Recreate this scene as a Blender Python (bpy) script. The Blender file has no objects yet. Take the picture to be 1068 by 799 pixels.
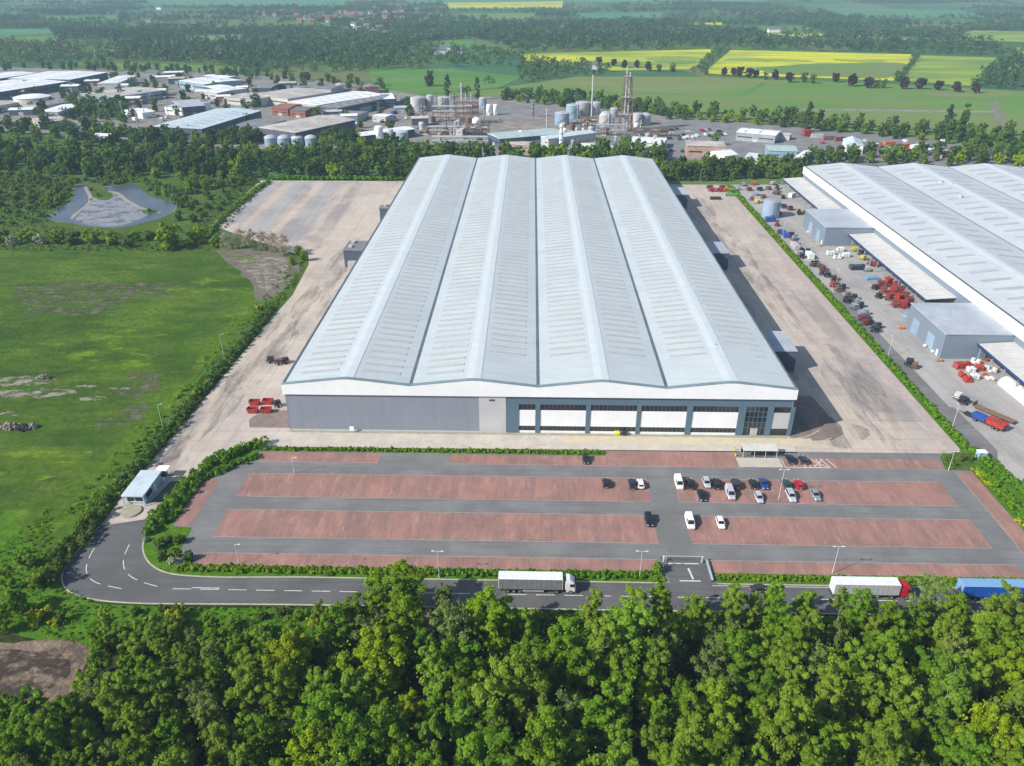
import bpy, bmesh, math, random
import numpy as np
from mathutils import Vector, Matrix

R = math.radians
rng = random.Random(7)
nr = np.random.default_rng(11)
scene = bpy.context.scene
COL = scene.collection

# ------------------------------------------------------------------ survey
# camera solved from the photograph; at() turns a surveyed image point into the
# ground position (or the position at height z) that it belongs to
FOC, PITCH, YAW, ROLL, CAMH = 805.0, R(28.25), R(1.415), R(-0.06), 117.44
_F = np.array([-math.sin(YAW) * math.cos(PITCH), math.cos(YAW) * math.cos(PITCH), -math.sin(PITCH)])
_R0 = np.array([math.cos(YAW), math.sin(YAW), 0.0])
_U0 = np.cross(_R0, _F)
_R = math.cos(ROLL) * _R0 + math.sin(ROLL) * _U0
_U = -math.sin(ROLL) * _R0 + math.cos(ROLL) * _U0


def at(px, py, z=0.0):
    v = _F + _R * (px - 534) / FOC - _U * (py - 399.5) / FOC
    t = (z - CAMH) / v[2]
    return (float(v[0] * t), float(v[1] * t), float(z))


def at2(px, py, z=0.0):
    p = at(px, py, z)
    return (p[0], p[1])


# ------------------------------------------------------------------ materials
MATS = {}


def newmat(name):
    m = bpy.data.materials.new(name)
    m.use_nodes = True
    nt = m.node_tree
    b = nt.nodes['Principled BSDF']
    MATS[name] = m
    return m, nt, b


def nd(nt, typ, **kw):
    n = nt.nodes.new(typ)
    for k, v in kw.items():
        setattr(n, k, v)
    return n


def coords(nt, mapscale=(1, 1, 1), world=True):
    mp = nd(nt, 'ShaderNodeMapping')
    mp.inputs['Scale'].default_value = mapscale
    if world:
        g = nd(nt, 'ShaderNodeNewGeometry')
        nt.links.new(g.outputs['Position'], mp.inputs['Vector'])
    else:
        g = nd(nt, 'ShaderNodeTexCoord')
        nt.links.new(g.outputs['Object'], mp.inputs['Vector'])
    return mp.outputs['Vector']


def noise(nt, vec, scale, detail=4, rough=0.55, lo=0.35, hi=0.65):
    n = nd(nt, 'ShaderNodeTexNoise')
    n.inputs['Scale'].default_value = scale
    n.inputs['Detail'].default_value = detail
    n.inputs['Roughness'].default_value = rough
    nt.links.new(vec, n.inputs['Vector'])
    r = nd(nt, 'ShaderNodeMapRange')
    r.inputs['From Min'].default_value = lo
    r.inputs['From Max'].default_value = hi
    nt.links.new(n.outputs['Fac'], r.inputs['Value'])
    return r.outputs['Result']


def mix(nt, fac, a, b, blend='MIX'):
    m = nd(nt, 'ShaderNodeMix', data_type='RGBA', blend_type=blend)
    for sock, val in ((m.inputs[0], fac), (m.inputs[6], a), (m.inputs[7], b)):
        if hasattr(val, 'is_output') or hasattr(val, 'links'):
            nt.links.new(val, sock)
        elif isinstance(val, (int, float)):
            sock.default_value = val
        else:
            sock.default_value = (*val, 1)
    return m.outputs[2]


def mul(nt, a, b, op='MULTIPLY'):
    m = nd(nt, 'ShaderNodeMath', operation=op)
    m.use_clamp = op in ('MULTIPLY', 'ADD')
    for i, v in enumerate((a, b)):
        if isinstance(v, (int, float)):
            m.inputs[i].default_value = v
        else:
            nt.links.new(v, m.inputs[i])
    return m.outputs[0]


def surf(name, c, c2=None, scale=0.3, rough=0.8, c3=None, scale3=2.0, amt3=0.5, spec=0.3,
         stretch=(1, 1, 1), metallic=0.0, bump=0.0, bscale=3.0, world=True, detail=4, lo=0.35, hi=0.65, lo3=0.4, hi3=0.7):
    """two noise tones plus an optional third finer one"""
    m, nt, b = newmat(name)
    vec = coords(nt, stretch, world)
    col = c
    if c2 is not None:
        col = mix(nt, noise(nt, vec, scale, detail, lo=lo, hi=hi), c, c2)
    if c3 is not None:
        f = mul(nt, noise(nt, vec, scale3, 5, lo=lo3, hi=hi3), amt3)
        col = mix(nt, f, col, c3)
    if isinstance(col, tuple):
        b.inputs['Base Color'].default_value = (*col, 1)
    else:
        nt.links.new(col, b.inputs['Base Color'])
    b.inputs['Roughness'].default_value = rough
    b.inputs['Specular IOR Level'].default_value = spec
    b.inputs['Metallic'].default_value = metallic
    if bump:
        n = nd(nt, 'ShaderNodeTexNoise')
        n.inputs['Scale'].default_value = bscale
        n.inputs['Detail'].default_value = 5
        nt.links.new(vec, n.inputs['Vector'])
        bp = nd(nt, 'ShaderNodeBump')
        bp.inputs['Strength'].default_value = 1.0
        bp.inputs['Distance'].default_value = bump
        nt.links.new(n.outputs['Fac'], bp.inputs['Height'])
        nt.links.new(bp.outputs['Normal'], b.inputs['Normal'])
    return m


def paint(name, c, rough=0.4, spec=0.5, metallic=0.0, var=0.12, scale=1.5):
    c2 = tuple(max(0, x * (1 - var)) for x in c)
    return surf(name, c, c2, scale, rough, spec=spec, metallic=metallic, world=False)


def leafmat(name, c, c2, objvar=0.35, trans=0.3):
    """foliage: per leaf and per tree variation, part of the light passes through"""
    m, nt, b = newmat(name)
    g = nd(nt, 'ShaderNodeNewGeometry')
    oi = nd(nt, 'ShaderNodeObjectInfo')
    col = mix(nt, g.outputs['Random Per Island'], c, c2)
    hsv = nd(nt, 'ShaderNodeHueSaturation')
    rr = nd(nt, 'ShaderNodeMapRange')
    rr.inputs['To Min'].default_value = 1 - objvar
    rr.inputs['To Max'].default_value = 1 + objvar
    nt.links.new(oi.outputs['Random'], rr.inputs['Value'])
    nt.links.new(rr.outputs['Result'], hsv.inputs['Value'])
    w = nd(nt, 'ShaderNodeTexWhiteNoise', noise_dimensions='1D')
    nt.links.new(oi.outputs['Random'], w.inputs['W'])
    hr = nd(nt, 'ShaderNodeMapRange')
    hr.inputs['To Min'].default_value = 0.484
    hr.inputs['To Max'].default_value = 0.512
    nt.links.new(w.outputs['Value'], hr.inputs['Value'])
    nt.links.new(hr.outputs['Result'], hsv.inputs['Hue'])
    nt.links.new(col, hsv.inputs['Color'])
    d = nd(nt, 'ShaderNodeBsdfDiffuse')
    t = nd(nt, 'ShaderNodeBsdfTranslucent')
    gl = nd(nt, 'ShaderNodeBsdfGlossy')
    gl.inputs['Roughness'].default_value = 0.55
    gl.inputs['Color'].default_value = (0.5, 0.5, 0.5, 1)
    mx = nd(nt, 'ShaderNodeMixShader')
    mx.inputs[0].default_value = trans
    mx2 = nd(nt, 'ShaderNodeMixShader')
    mx2.inputs[0].default_value = 0.015
    nt.links.new(hsv.outputs['Color'], d.inputs['Color'])
    nt.links.new(hsv.outputs['Color'], t.inputs['Color'])
    nt.links.new(d.outputs[0], mx.inputs[1])
    nt.links.new(t.outputs[0], mx.inputs[2])
    nt.links.new(mx.outputs[0], mx2.inputs[1])
    nt.links.new(gl.outputs[0], mx2.inputs[2])
    nt.links.new(mx2.outputs[0], nt.nodes['Material Output'].inputs['Surface'])
    nt.nodes.remove(b)
    return m


# ------------------------------------------------------------------ mesh builder
class MB:
    def __init__(self):
        self.v, self.f = [], []

    def add(self, vs, fs):
        o = len(self.v)
        self.v += [tuple(p) for p in vs]
        self.f += [tuple(i + o for i in f) for f in fs]
        return self

    def box(self, x0, x1, y0, y1, z0, z1):
        vs = [(x, y, z) for z in (z0, z1) for x, y in ((x0, y0), (x1, y0), (x1, y1), (x0, y1))]
        return self.add(vs, [(3, 2, 1, 0), (4, 5, 6, 7), (0, 1, 5, 4), (1, 2, 6, 5), (2, 3, 7, 6), (3, 0, 4, 7)])

    def prism(self, pts, z0, z1):
        n = len(pts)
        a = sum(pts[i][0] * pts[(i + 1) % n][1] - pts[(i + 1) % n][0] * pts[i][1] for i in range(n))
        if a < 0:
            pts = pts[::-1]
        vs = [(p[0], p[1], z0) for p in pts] + [(p[0], p[1], z1) for p in pts]
        return self.add(vs, [tuple(range(n))[::-1], tuple(range(n, 2 * n))] + [(i, (i + 1) % n, n + (i + 1) % n, n + i) for i in range(n)])

    def hexa(self, bot, top):
        """bot, top: four corners each, counter-clockwise seen from above"""
        return self.add(list(bot) + list(top), [(3, 2, 1, 0), (4, 5, 6, 7), (0, 1, 5, 4), (1, 2, 6, 5), (2, 3, 7, 6), (3, 0, 4, 7)])

    def cyl(self, x, y, z0, z1, r, n=20, r1=None, dome=0.0):
        r1 = r if r1 is None else r1
        vs = [(x + r * math.cos(2 * math.pi * i / n), y + r * math.sin(2 * math.pi * i / n), z0) for i in range(n)]
        vs += [(x + r1 * math.cos(2 * math.pi * i / n), y + r1 * math.sin(2 * math.pi * i / n), z1) for i in range(n)]
        fs = [(i, (i + 1) % n, n + (i + 1) % n, n + i) for i in range(n)] + [tuple(range(n))[::-1]]
        if dome:
            k = len(vs)
            for j, (q, h) in enumerate(((0.7, 0.6), (0.35, 0.9))):
                vs += [(x + r1 * q * math.cos(2 * math.pi * i / n), y + r1 * q * math.sin(2 * math.pi * i / n), z1 + dome * h) for i in range(n)]
                b = n + j * n
                fs += [(b + i, b + (i + 1) % n, b + n + (i + 1) % n, b + n + i) for i in range(n)]
            vs.append((x, y, z1 + dome))
            b = 3 * n
            fs += [(b + i, b + (i + 1) % n, 4 * n) for i in range(n)]
        else:
            fs.append(tuple(range(n, 2 * n)))
        return self.add(vs, fs)

    def tube(self, p, q, r0, r1=None, n=6):
        r1 = r0 if r1 is None else r1
        p, q = Vector(p), Vector(q)
        d = (q - p).normalized()
        a = d.orthogonal().normalized()
        b = d.cross(a)
        vs = []
        for c, r in ((p, r0), (q, r1)):
            for i in range(n):
                t = 2 * math.pi * i / n
                vs.append(c + a * (r * math.cos(t)) + b * (r * math.sin(t)))
        return self.add(vs, [(i, (i + 1) % n, n + (i + 1) % n, n + i) for i in range(n)] + [tuple(range(n))[::-1], tuple(range(n, 2 * n))])

    def loft(self, secs):
        """secs: list of closed rings with equal point counts"""
        n = len(secs[0])
        vs = [p for s in secs for p in s]
        fs = []
        for k in range(len(secs) - 1):
            b = k * n
            fs += [(b + i, b + (i + 1) % n, b + n + (i + 1) % n, b + n + i) for i in range(n)]
        fs += [tuple(range(n))[::-1], tuple(range((len(secs) - 1) * n, len(secs) * n))]
        return self.add(vs, fs)

    def quad(self, *p):
        return self.add(p, [tuple(range(len(p)))])

    def xform(self, M):
        self.v = [tuple(M @ Vector(p)) for p in self.v]
        return self

    def mesh(self, name, mat, off=(0, 0, 0), smooth=False):
        me = bpy.data.meshes.new(name)
        me.from_pydata([(a - off[0], b - off[1], c - off[2]) for a, b, c in self.v], [], self.f)
        bm = bmesh.new()
        bm.from_mesh(me)
        bmesh.ops.recalc_face_normals(bm, faces=bm.faces)
        bm.to_mesh(me)
        bm.free()
        me.materials.append(mat)
        if smooth:
            for p in me.polygons:
                p.use_smooth = True
        return me


def link(name, me, parent=None):
    o = bpy.data.objects.new(name, me)
    COL.objects.link(o)
    if parent is not None:
        o.parent = parent
    return o


def tag(o, label=None, cat=None, group=None, kind=None):
    for k, v in (('label', label), ('category', cat), ('group', group), ('kind', kind)):
        if v:
            o[k] = v
    return o


def thing(name, label, cat, loc=(0, 0, 0), rotz=0.0, group=None):
    o = link(name, None)
    o.location = loc
    o.rotation_euler = (0, 0, rotz)
    o.empty_display_size = 0.5
    return tag(o, label, cat, group)


def part(name, mb, mat, parent, local=True, smooth=False, label=None):
    """local=False: the shape was given in world coordinates, the thing is not turned"""
    if local:
        off = (0, 0, 0)
    else:
        off = tuple(parent.location)
        if parent.parent is not None:
            off = tuple(parent.parent.location)
    o = link(name, mb.mesh(name, MATS[mat], off, smooth), parent)
    if label:
        o['label'] = label
    return o


def single(name, mb, mat, label, cat, loc=(0, 0, 0), rotz=0.0, group=None, smooth=False):
    o = link(name, mb.mesh(name, MATS[mat], (0, 0, 0), smooth))
    o.location = loc
    o.rotation_euler = (0, 0, rotz)
    return tag(o, label, cat, group)


def copy_tree(o, parent=None):
    c = o.copy()
    COL.objects.link(c)
    c.parent = parent
    for ch in [x for x in o.children]:
        copy_tree(ch, c)
    return c


def sheet(name, pts, z, mat, kind='structure', label=None):
    me = bpy.data.meshes.new(name)
    pts = list(pts)
    n = len(pts)
    a = sum(pts[i][0] * pts[(i + 1) % n][1] - pts[(i + 1) % n][0] * pts[i][1] for i in range(n))
    if a < 0:
        pts = pts[::-1]
    me.from_pydata([(p[0], p[1], z) for p in pts], [], [tuple(range(n))])
    me.materials.append(MATS[mat])
    o = link(name, me)
    tag(o, label, None, None, kind)
    return o


def rect(x0, x1, y0, y1):
    return [(x0, y0), (x1, y0), (x1, y1), (x0, y1)]


def smoothline(pts, step=2.0, it=2):
    """Chaikin corner cutting, then resampled"""
    P = [Vector(p[:2]) for p in pts]
    for _ in range(it):
        Q = [P[0]]
        for a, b in zip(P, P[1:]):
            Q += [a.lerp(b, .25), a.lerp(b, .75)]
        Q.append(P[-1])
        P = Q
    out, acc = [P[0]], 0
    for a, b in zip(P, P[1:]):
        L = (b - a).length
        t = step - acc
        while t <= L and L > 0:
            out.append(a.lerp(b, t / L))
            t += step
        acc = (acc + L) % step
    return out


def ribbon(pts, w):
    """outline of a band of width w along a polyline"""
    P = [Vector(p) for p in pts]
    l, r = [], []
    for i, p in enumerate(P):
        d = (P[min(i + 1, len(P) - 1)] - P[max(i - 1, 0)]).normalized()
        n = Vector((-d.y, d.x))
        l.append(p + n * w / 2)
        r.append(p - n * w / 2)
    return [tuple(q) for q in l] + [tuple(q) for q in r[::-1]]


def inside(p, poly):
    x, y = p
    c = False
    j = len(poly) - 1
    for i in range(len(poly)):
        xi, yi = poly[i][:2]
        xj, yj = poly[j][:2]
        if (yi > y) != (yj > y) and x < (xj - xi) * (y - yi) / (yj - yi) + xi:
            c = not c
        j = i
    return c


# ------------------------------------------------------------------ foliage
def leafmesh(name, P, N, S, mat, rs):
    """one quad per leaf: centre P, normal N, size S"""
    n = len(P)
    N = N / (np.linalg.norm(N, axis=1, keepdims=True) + 1e-9)
    a = rs.normal(size=(n, 3))
    a -= (a * N).sum(1, keepdims=True) * N
    a /= np.linalg.norm(a, axis=1, keepdims=True) + 1e-9
    b = np.cross(N, a)
    S = S[:, None]
    k = rs.uniform(.55, .9, (n, 1))
    V = np.stack([P - a * S, P - b * S * k, P + a * S, P + b * S * k], 1).reshape(-1, 3)
    me = bpy.data.meshes.new(name)
    me.vertices.add(4 * n)
    me.vertices.foreach_set('co', V.astype(np.float32).ravel())
    me.loops.add(4 * n)
    me.loops.foreach_set('vertex_index', np.arange(4 * n, dtype=np.int32))
    me.polygons.add(n)
    me.polygons.foreach_set('loop_start', np.arange(0, 4 * n, 4, dtype=np.int32))
    me.polygons.foreach_set('loop_total', np.full(n, 4, dtype=np.int32))
    me.update(calc_edges=True)
    me.materials.append(MATS[mat])
    return me


def clump_points(C, RC, per, rs, jitter=0.55, flat=0.85, lo=.72):
    """leaves on the shells of clumps with centres C and radii RC"""
    k = len(C)
    d = rs.normal(size=(k, per, 3))
    d[..., 2] += 0.35
    d /= np.linalg.norm(d, axis=2, keepdims=True)
    r = rs.uniform(lo, 1.08, (k, per, 1)) * RC[:, None, None]
    P = C[:, None, :] + d * r * np.array([1, 1, flat])
    N = d + jitter * rs.normal(size=d.shape)
    return P.reshape(-1, 3), N.reshape(-1, 3)


def crown(name, seed, z0, z1, rad, nclump, per, leaf, mat, shape='round', rc=(.24, .4), loose=0.0):
    """a crown of several tops, each a tapering heap of leaf clumps"""
    rs = np.random.default_rng(seed)
    if shape == 'birch':
        ntop, spread, tr = rs.integers(3, 6), .50, .70
    elif shape == 'poplar':
        ntop, spread, tr = 1, 0, 1.0
    else:
        ntop, spread, tr = rs.integers(5, 8), .62, .52
    tops = []
    a0 = rs.uniform(0, 6.28)
    for i in range(ntop):
        a = a0 + i * 2 * np.pi / max(ntop - 1, 1) + rs.uniform(-.5, .5)
        d = 0 if i == 0 else rad * spread * rs.uniform(.75, 1.15)
        tops.append((d * np.cos(a), d * np.sin(a), z1 * (1 if i == 0 else rs.uniform(.74, .95)), rad * tr * rs.uniform(.8, 1.15)))
    C, RC = [], []
    for k in range(nclump):
        tx, ty, th, r_ = tops[k % ntop]
        t = float(np.clip(rs.beta(1.2, 1.0), .02, .99))
        env = (np.sin(np.pi * (t * .74 + .14)) ** .7 if shape == 'birch' else np.sin(np.pi * (t * .86 + .12)) ** .75 if shape == 'poplar' else np.sqrt(np.clip(1 - (2 * t - .8) ** 2 * .70, .03, 1)))
        ang = rs.uniform(0, 2 * np.pi)
        q = r_ * env * np.sqrt(rs.uniform(.15, 1))
        c = rad * rs.uniform(*rc) * (.72 if ntop > 1 else 1.0) * (1.1 - .35 * t)
        C.append((tx * (.35 + .65 * t) + q * np.cos(ang), ty * (.35 + .65 * t) + q * np.sin(ang), z0 + (th - z0) * t - c * .4))
        RC.append(c)
    C, RC = np.array(C), np.array(RC)
    P, N = clump_points(C, RC, per, rs, jitter=.42, flat=rs.uniform(.75, 1.05), lo=.5)
    N = N + np.array([-.12, -.08, .42])
    if loose:
        m = int(len(P) * loose)
        i = rs.integers(0, len(P), m)
        P = np.concatenate([P, P[i] + rs.normal(size=(m, 3)) * rad * .13])
        N = np.concatenate([N, rs.normal(size=(m, 3))])
    S = leaf * rs.uniform(.5, 1.25, len(P))
    return leafmesh(name, P, N, S, mat, rs), C


def trunkmesh(name, C, z0, z1, r, mat, seed, nl=9):
    rd = random.Random(seed)
    mb = MB()
    pts = [Vector((0, 0, -.2))]
    k = 5
    for i in range(1, k + 1):
        pts.append(Vector((rd.uniform(-.12, .12) * i * .5, rd.uniform(-.12, .12) * i * .5, z1 * .86 * i / k)))
    for i in range(k):
        mb.tube(pts[i], pts[i + 1], r * (1 - .8 * i / k), r * (1 - .8 * (i + 1) / k), 7)
    idx = list(range(len(C)))
    rd.shuffle(idx)
    for i in idx[:nl]:
        c = Vector(C[i])
        h = max(z0 * .6, min(c.z - .25 * math.hypot(c.x, c.y) - .6, z1 * .8))
        f = h / (z1 * .86) * k
        a = pts[int(f)].lerp(pts[min(int(f) + 1, k)], f - int(f))
        mb.tube(a, c, r * .32, r * .08, 5)
    return mb.mesh(name, MATS[mat])


class TreeKind:
    def __init__(self, z0, z1, rad, nclump, per, leaf, leafm, shape, seed, barkm='bark', trunk=.18, rc=(.24, .4), loose=0.0, nl=9):
        self.cm, C = crown('crown', seed, z0, z1, rad, nclump, per, leaf, leafm, shape, rc, loose)
        self.tm = trunkmesh('trunk', C, z0, z1, trunk, barkm, seed, nl)

    def put(self, name, x, y, s, label, cat='tree', group=None, sz=None, z=0.0, bare=False):
        o = thing(name, label, cat, (x, y, z), rng.uniform(0, 6.28), group)
        o.scale = (s * rng.uniform(.92, 1.08), s * rng.uniform(.92, 1.08), sz or s)
        link('trunk', self.tm, o)
        link('crown', self.cm, o)
        return o


def scatter(poly, d, n_try=6000, rnd=rng, maxn=10 ** 6):
    xs = [p[0] for p in poly]
    ys = [p[1] for p in poly]
    out, grid = [], {}
    for _ in range(n_try):
        p = (rnd.uniform(min(xs), max(xs)), rnd.uniform(min(ys), max(ys)))
        if not inside(p, poly):
            continue
        g = (int(p[0] // d), int(p[1] // d))
        if any(math.hypot(p[0] - q[0], p[1] - q[1]) < d for a in (-1, 0, 1) for b in (-1, 0, 1) for q in grid.get((g[0] + a, g[1] + b), ())):
            continue
        grid.setdefault(g, []).append(p)
        out.append(p)
        if len(out) >= maxn:
            break
    return out


def hedge(name, pts, w, h, leaf, leafm, label, seed, dens=9.0, bump=.45, step=.9, cat='hedge', hvar=.25):
    """a hedge: overlapping clumps of leaves along a line over a woody core"""
    rs = np.random.default_rng(seed)
    line = smoothline(pts, step)
    C, RC = [], []
    for i, p in enumerate(line):
        q = line[min(i + 1, len(line) - 1)] - line[max(i - 1, 0)]
        n = Vector((-q.y, q.x)).normalized()
        m = max(2, int(round(w / (h * .55))))
        for j in range(m):
            u = (j + .5) / m - .5 + rs.uniform(-.18, .18)
            c = p + n * (u * w * .9)
            hh = h * (1 + rs.uniform(-hvar, hvar))
            C.append((c.x + rs.normal() * .25 * h, c.y + rs.normal() * .25 * h, hh * rs.uniform(.38, .60)))
            RC.append(hh * rs.uniform(.26, .56))
    C, RC = np.array(C), np.array(RC)
    per = max(8, int(dens * (h / leaf) ** 2 * .28))
    P, N = clump_points(C, RC, per, rs, jitter=bump, flat=.95)
    P[:, 2] = np.maximum(P[:, 2], .05)
    S = leaf * rs.uniform(.5, 1.2, len(P))
    o0 = Vector((line[0].x, line[0].y, 0))
    t = thing(name, label, cat, o0)
    P -= np.array(o0)
    link('foliage', leafmesh('foliage', P, N, S, leafm, rs), t)
    core = MB()
    for i in range(0, len(line), 2):
        x, y = line[i].x - o0.x, line[i].y - o0.y
        core.tube((x, y, 0), (x + rng.uniform(-.2, .2), y + rng.uniform(-.2, .2), h * .75), .09, .04, 5)
    part('stems', core, 'bark', t)
    return t
# ------------------------------------------------------------------ material list
surf('meadow', (.052, .118, .008), (.112, .190, .014), .030, .95, (.16, .19, .035), .10, .5, spec=.1, detail=8, lo=.38, hi=.62, lo3=.5, hi3=.72)


def meadow_detail():
    """more tones for the meadow: drier patches, dark rushes, fine mottling"""
    m = MATS['meadow']
    nt = m.node_tree
    b = nt.nodes['Principled BSDF']
    src = b.inputs['Base Color'].links[0].from_socket
    v = coords(nt, (1, 1.8, 1))
    c = mix(nt, mul(nt, noise(nt, v, .016, 6, .65, .48, .62), .75), src, (.024, .062, .008))
    c = mix(nt, mul(nt, noise(nt, coords(nt, (.5, 1.6, 1)), .10, 7, .7, .46, .62), .7), c, (.028, .062, .010))
    c = mix(nt, mul(nt, noise(nt, coords(nt, (.5, 1.6, 1)), .16, 7, .7, .54, .68), .6), c, (.135, .175, .028))
    c = mix(nt, mul(nt, noise(nt, v, .045, 7, .7, .58, .74), .55), c, (.15, .125, .07))
    g = nd(nt, 'ShaderNodeNewGeometry')
    sp = nd(nt, 'ShaderNodeSeparateXYZ')
    nt.links.new(g.outputs['Position'], sp.inputs[0])
    nz = nd(nt, 'ShaderNodeTexNoise')
    nz.inputs['Scale'].default_value = .06
    nz.inputs['Detail'].default_value = 6
    nt.links.new(coords(nt), nz.inputs['Vector'])
    ad = nd(nt, 'ShaderNodeMath', operation='MULTIPLY_ADD')
    ad.inputs[1].default_value = 55
    nt.links.new(nz.outputs['Fac'], ad.inputs[0])
    nt.links.new(sp.outputs[0], ad.inputs[2])
    edge = nd(nt, 'ShaderNodeMapRange')
    edge.inputs['From Min'].default_value = -94
    edge.inputs['From Max'].default_value = -80
    nt.links.new(ad.outputs[0], edge.inputs['Value'])
    c = mix(nt, mul(nt, edge.outputs['Result'], .6), c, (.088, .18, .012))
    c = mix(nt, mul(nt, noise(nt, coords(nt), .55, 7, .75, .42, .62), .7), c, (.022, .055, .006))
    c = mix(nt, mul(nt, noise(nt, coords(nt), 2.2, 3, .6, .5, .72), .4), c, (.115, .185, .025))
    nt.links.new(c, b.inputs['Base Color'])
    n = nd(nt, 'ShaderNodeTexNoise')
    n.inputs['Scale'].default_value = 2.6
    n.inputs['Detail'].default_value = 6
    nt.links.new(coords(nt), n.inputs['Vector'])
    bp = nd(nt, 'ShaderNodeBump')
    bp.inputs['Strength'].default_value = 1
    bp.inputs['Distance'].default_value = .12
    nt.links.new(n.outputs['Fac'], bp.inputs['Height'])
    nt.links.new(bp.outputs['Normal'], b.inputs['Normal'])


meadow_detail()
surf('verge', (.060, .150, .008), (.105, .215, .012), .5, .95, (.03, .08, .006), 2.4, .7, spec=.1, bump=.2, bscale=3)
surf('rough_lime', (.115, .195, .018), (.085, .165, .014), .08, .95, (.17, .20, .04), .5, .6, spec=.1, detail=7)
surf('rough_grass', (.055, .115, .012), (.10, .15, .025), .09, .95, (.03, .065, .008), .7, .7, spec=.1, bump=.4, bscale=1.2, detail=7)
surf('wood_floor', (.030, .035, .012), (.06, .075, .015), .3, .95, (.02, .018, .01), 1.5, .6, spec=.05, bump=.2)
surf('bare_soil', (.165, .12, .095), (.060, .048, .042), .10, .95, (.30, .225, .16), .35, .8, spec=.05, bump=.35, bscale=1.0, detail=8)
surf('silt', (.235, .215, .18), (.15, .15, .105), .12, .95, (.30, .28, .24), .5, .6, spec=.1, detail=7)
surf('mudflat', (.33, .29, .235), (.24, .22, .18), .2, .9, spec=.2)
surf('pond_water', (.095, .105, .135), (.065, .075, .10), .05, .22, spec=.5, bump=.015, bscale=2)
surf('yellow_flowers', (.52, .46, .010), (.20, .26, .015), .8, .9, spec=.1)
surf('gravel', (.36, .33, .26), (.27, .27, .18), .5, .95, spec=.1)
surf('dirt_paving', (.27, .205, .18), (.20, .16, .145), .3, .9, (.14, .115, .10), 1.2, .5, spec=.15)
surf('pink_strip', (.47, .385, .35), (.38, .32, .295), .3, .9, (.30, .25, .23), 1.2, .5, spec=.15)
surf('shallow_water', (.27, .265, .295), (.20, .20, .23), .06, .4, (.33, .305, .30), .35, .6, spec=.4, detail=7)  # pale lavender tone: the sky's reflection put into the water's base colour
surf('dark_bank', (.16, .135, .115), (.105, .10, .07), .12, .95, (.22, .19, .165), .5, .6, spec=.1, detail=7)
surf('pale_concrete', (.55, .50, .43), (.44, .40, .35), .25, .85, (.34, .32, .28), 1.6, .5, spec=.25)
surf('yellow_concrete', (.56, .49, .34), (.48, .43, .33), .3, .85, (.40, .36, .28), 1.2, .5, spec=.25)
surf('white_paint', (.72, .72, .70), (.50, .50, .49), 1.4, .7, spec=.3)
surf('worn_paint', (.42, .40, .39), (.26, .24, .23), 1.2, .8, spec=.2)
surf('kerb_stone', (.46, .44, .33), (.36, .35, .27), .7, .85, spec=.2)


def concrete_yard(name, base, dark, warm, stain, joint=(.16, .14, .12), joint_amt=.35):
    """big slabs of brushed concrete: cast bays, joints, long tyre streaks along the yard, oil stains"""
    m, nt, b = newmat(name)
    c = mix(nt, noise(nt, coords(nt, (1, .22, 1)), .09, 5, .6, .36, .64), base, warm)
    c = mix(nt, mul(nt, noise(nt, coords(nt, (1, .06, 1)), .55, 5, .7, .46, .66), .45), c, dark)
    c = mix(nt, mul(nt, noise(nt, coords(nt, (1, .5, 1)), .05, 7, .68, .46, .60), .6), c, stain)
    c = mix(nt, mul(nt, noise(nt, coords(nt), .8, 5, .7, .45, .75), .4), c, dark)
    br = nd(nt, 'ShaderNodeTexBrick')
    br.offset = 0
    br.inputs['Scale'].default_value = 1
    br.inputs['Brick Width'].default_value = 6
    br.inputs['Row Height'].default_value = 5.2
    br.inputs['Mortar Size'].default_value = .09
    br.inputs['Mortar Smooth'].default_value = .2
    br.inputs['Color1'].default_value = (1, 1, 1, 1)
    br.inputs['Color2'].default_value = (.86, .86, .87, 1)
    br.inputs['Mortar'].default_value = (.55, .52, .5, 1)
    nt.links.new(coords(nt), br.inputs['Vector'])
    c = mix(nt, joint_amt, c, br.outputs['Color'], 'MULTIPLY')
    nt.links.new(c, b.inputs['Base Color'])
    b.inputs['Roughness'].default_value = .85
    b.inputs['Specular IOR Level'].default_value = .2


concrete_yard('yard_concrete', (.53, .465, .405), (.385, .34, .30), (.52, .435, .35), (.335, .30, .275), joint_amt=.7)
concrete_yard('lorry_park', (.47, .40, .36), (.30, .275, .265), (.50, .41, .34), (.215, .205, .205), joint_amt=.6)
concrete_yard('neighbour_yard', (.38, .365, .35), (.28, .27, .265), (.41, .385, .355), (.22, .215, .215), joint_amt=.4)


def asphalt(name, base, patch, streak):
    m, nt, b = newmat(name)
    c = mix(nt, noise(nt, coords(nt), .10, 6, .6, .4, .62), base, patch)
    c = mix(nt, mul(nt, noise(nt, coords(nt, (.05, 1, 1)), .9, 5, .7, .48, .7), .7), c, streak)
    c = mix(nt, mul(nt, noise(nt, coords(nt), 1.7, 5, .7, .5, .8), .4), c, tuple(x * 1.5 for x in base))
    nt.links.new(c, b.inputs['Base Color'])
    b.inputs['Roughness'].default_value = .88
    b.inputs['Specular IOR Level'].default_value = .25


asphalt('asphalt', (.150, .150, .148), (.195, .195, .192), (.118, .118, .118))
asphalt('road_asphalt', (.098, .098, .100), (.125, .125, .125), (.075, .075, .078))
asphalt('depot_ground', (.17, .168, .17), (.24, .235, .23), (.13, .13, .135))
surf('pink_pad', (.30, .25, .225), (.215, .20, .19), .035, .9, (.115, .125, .09), .12, .8, detail=8)


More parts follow.
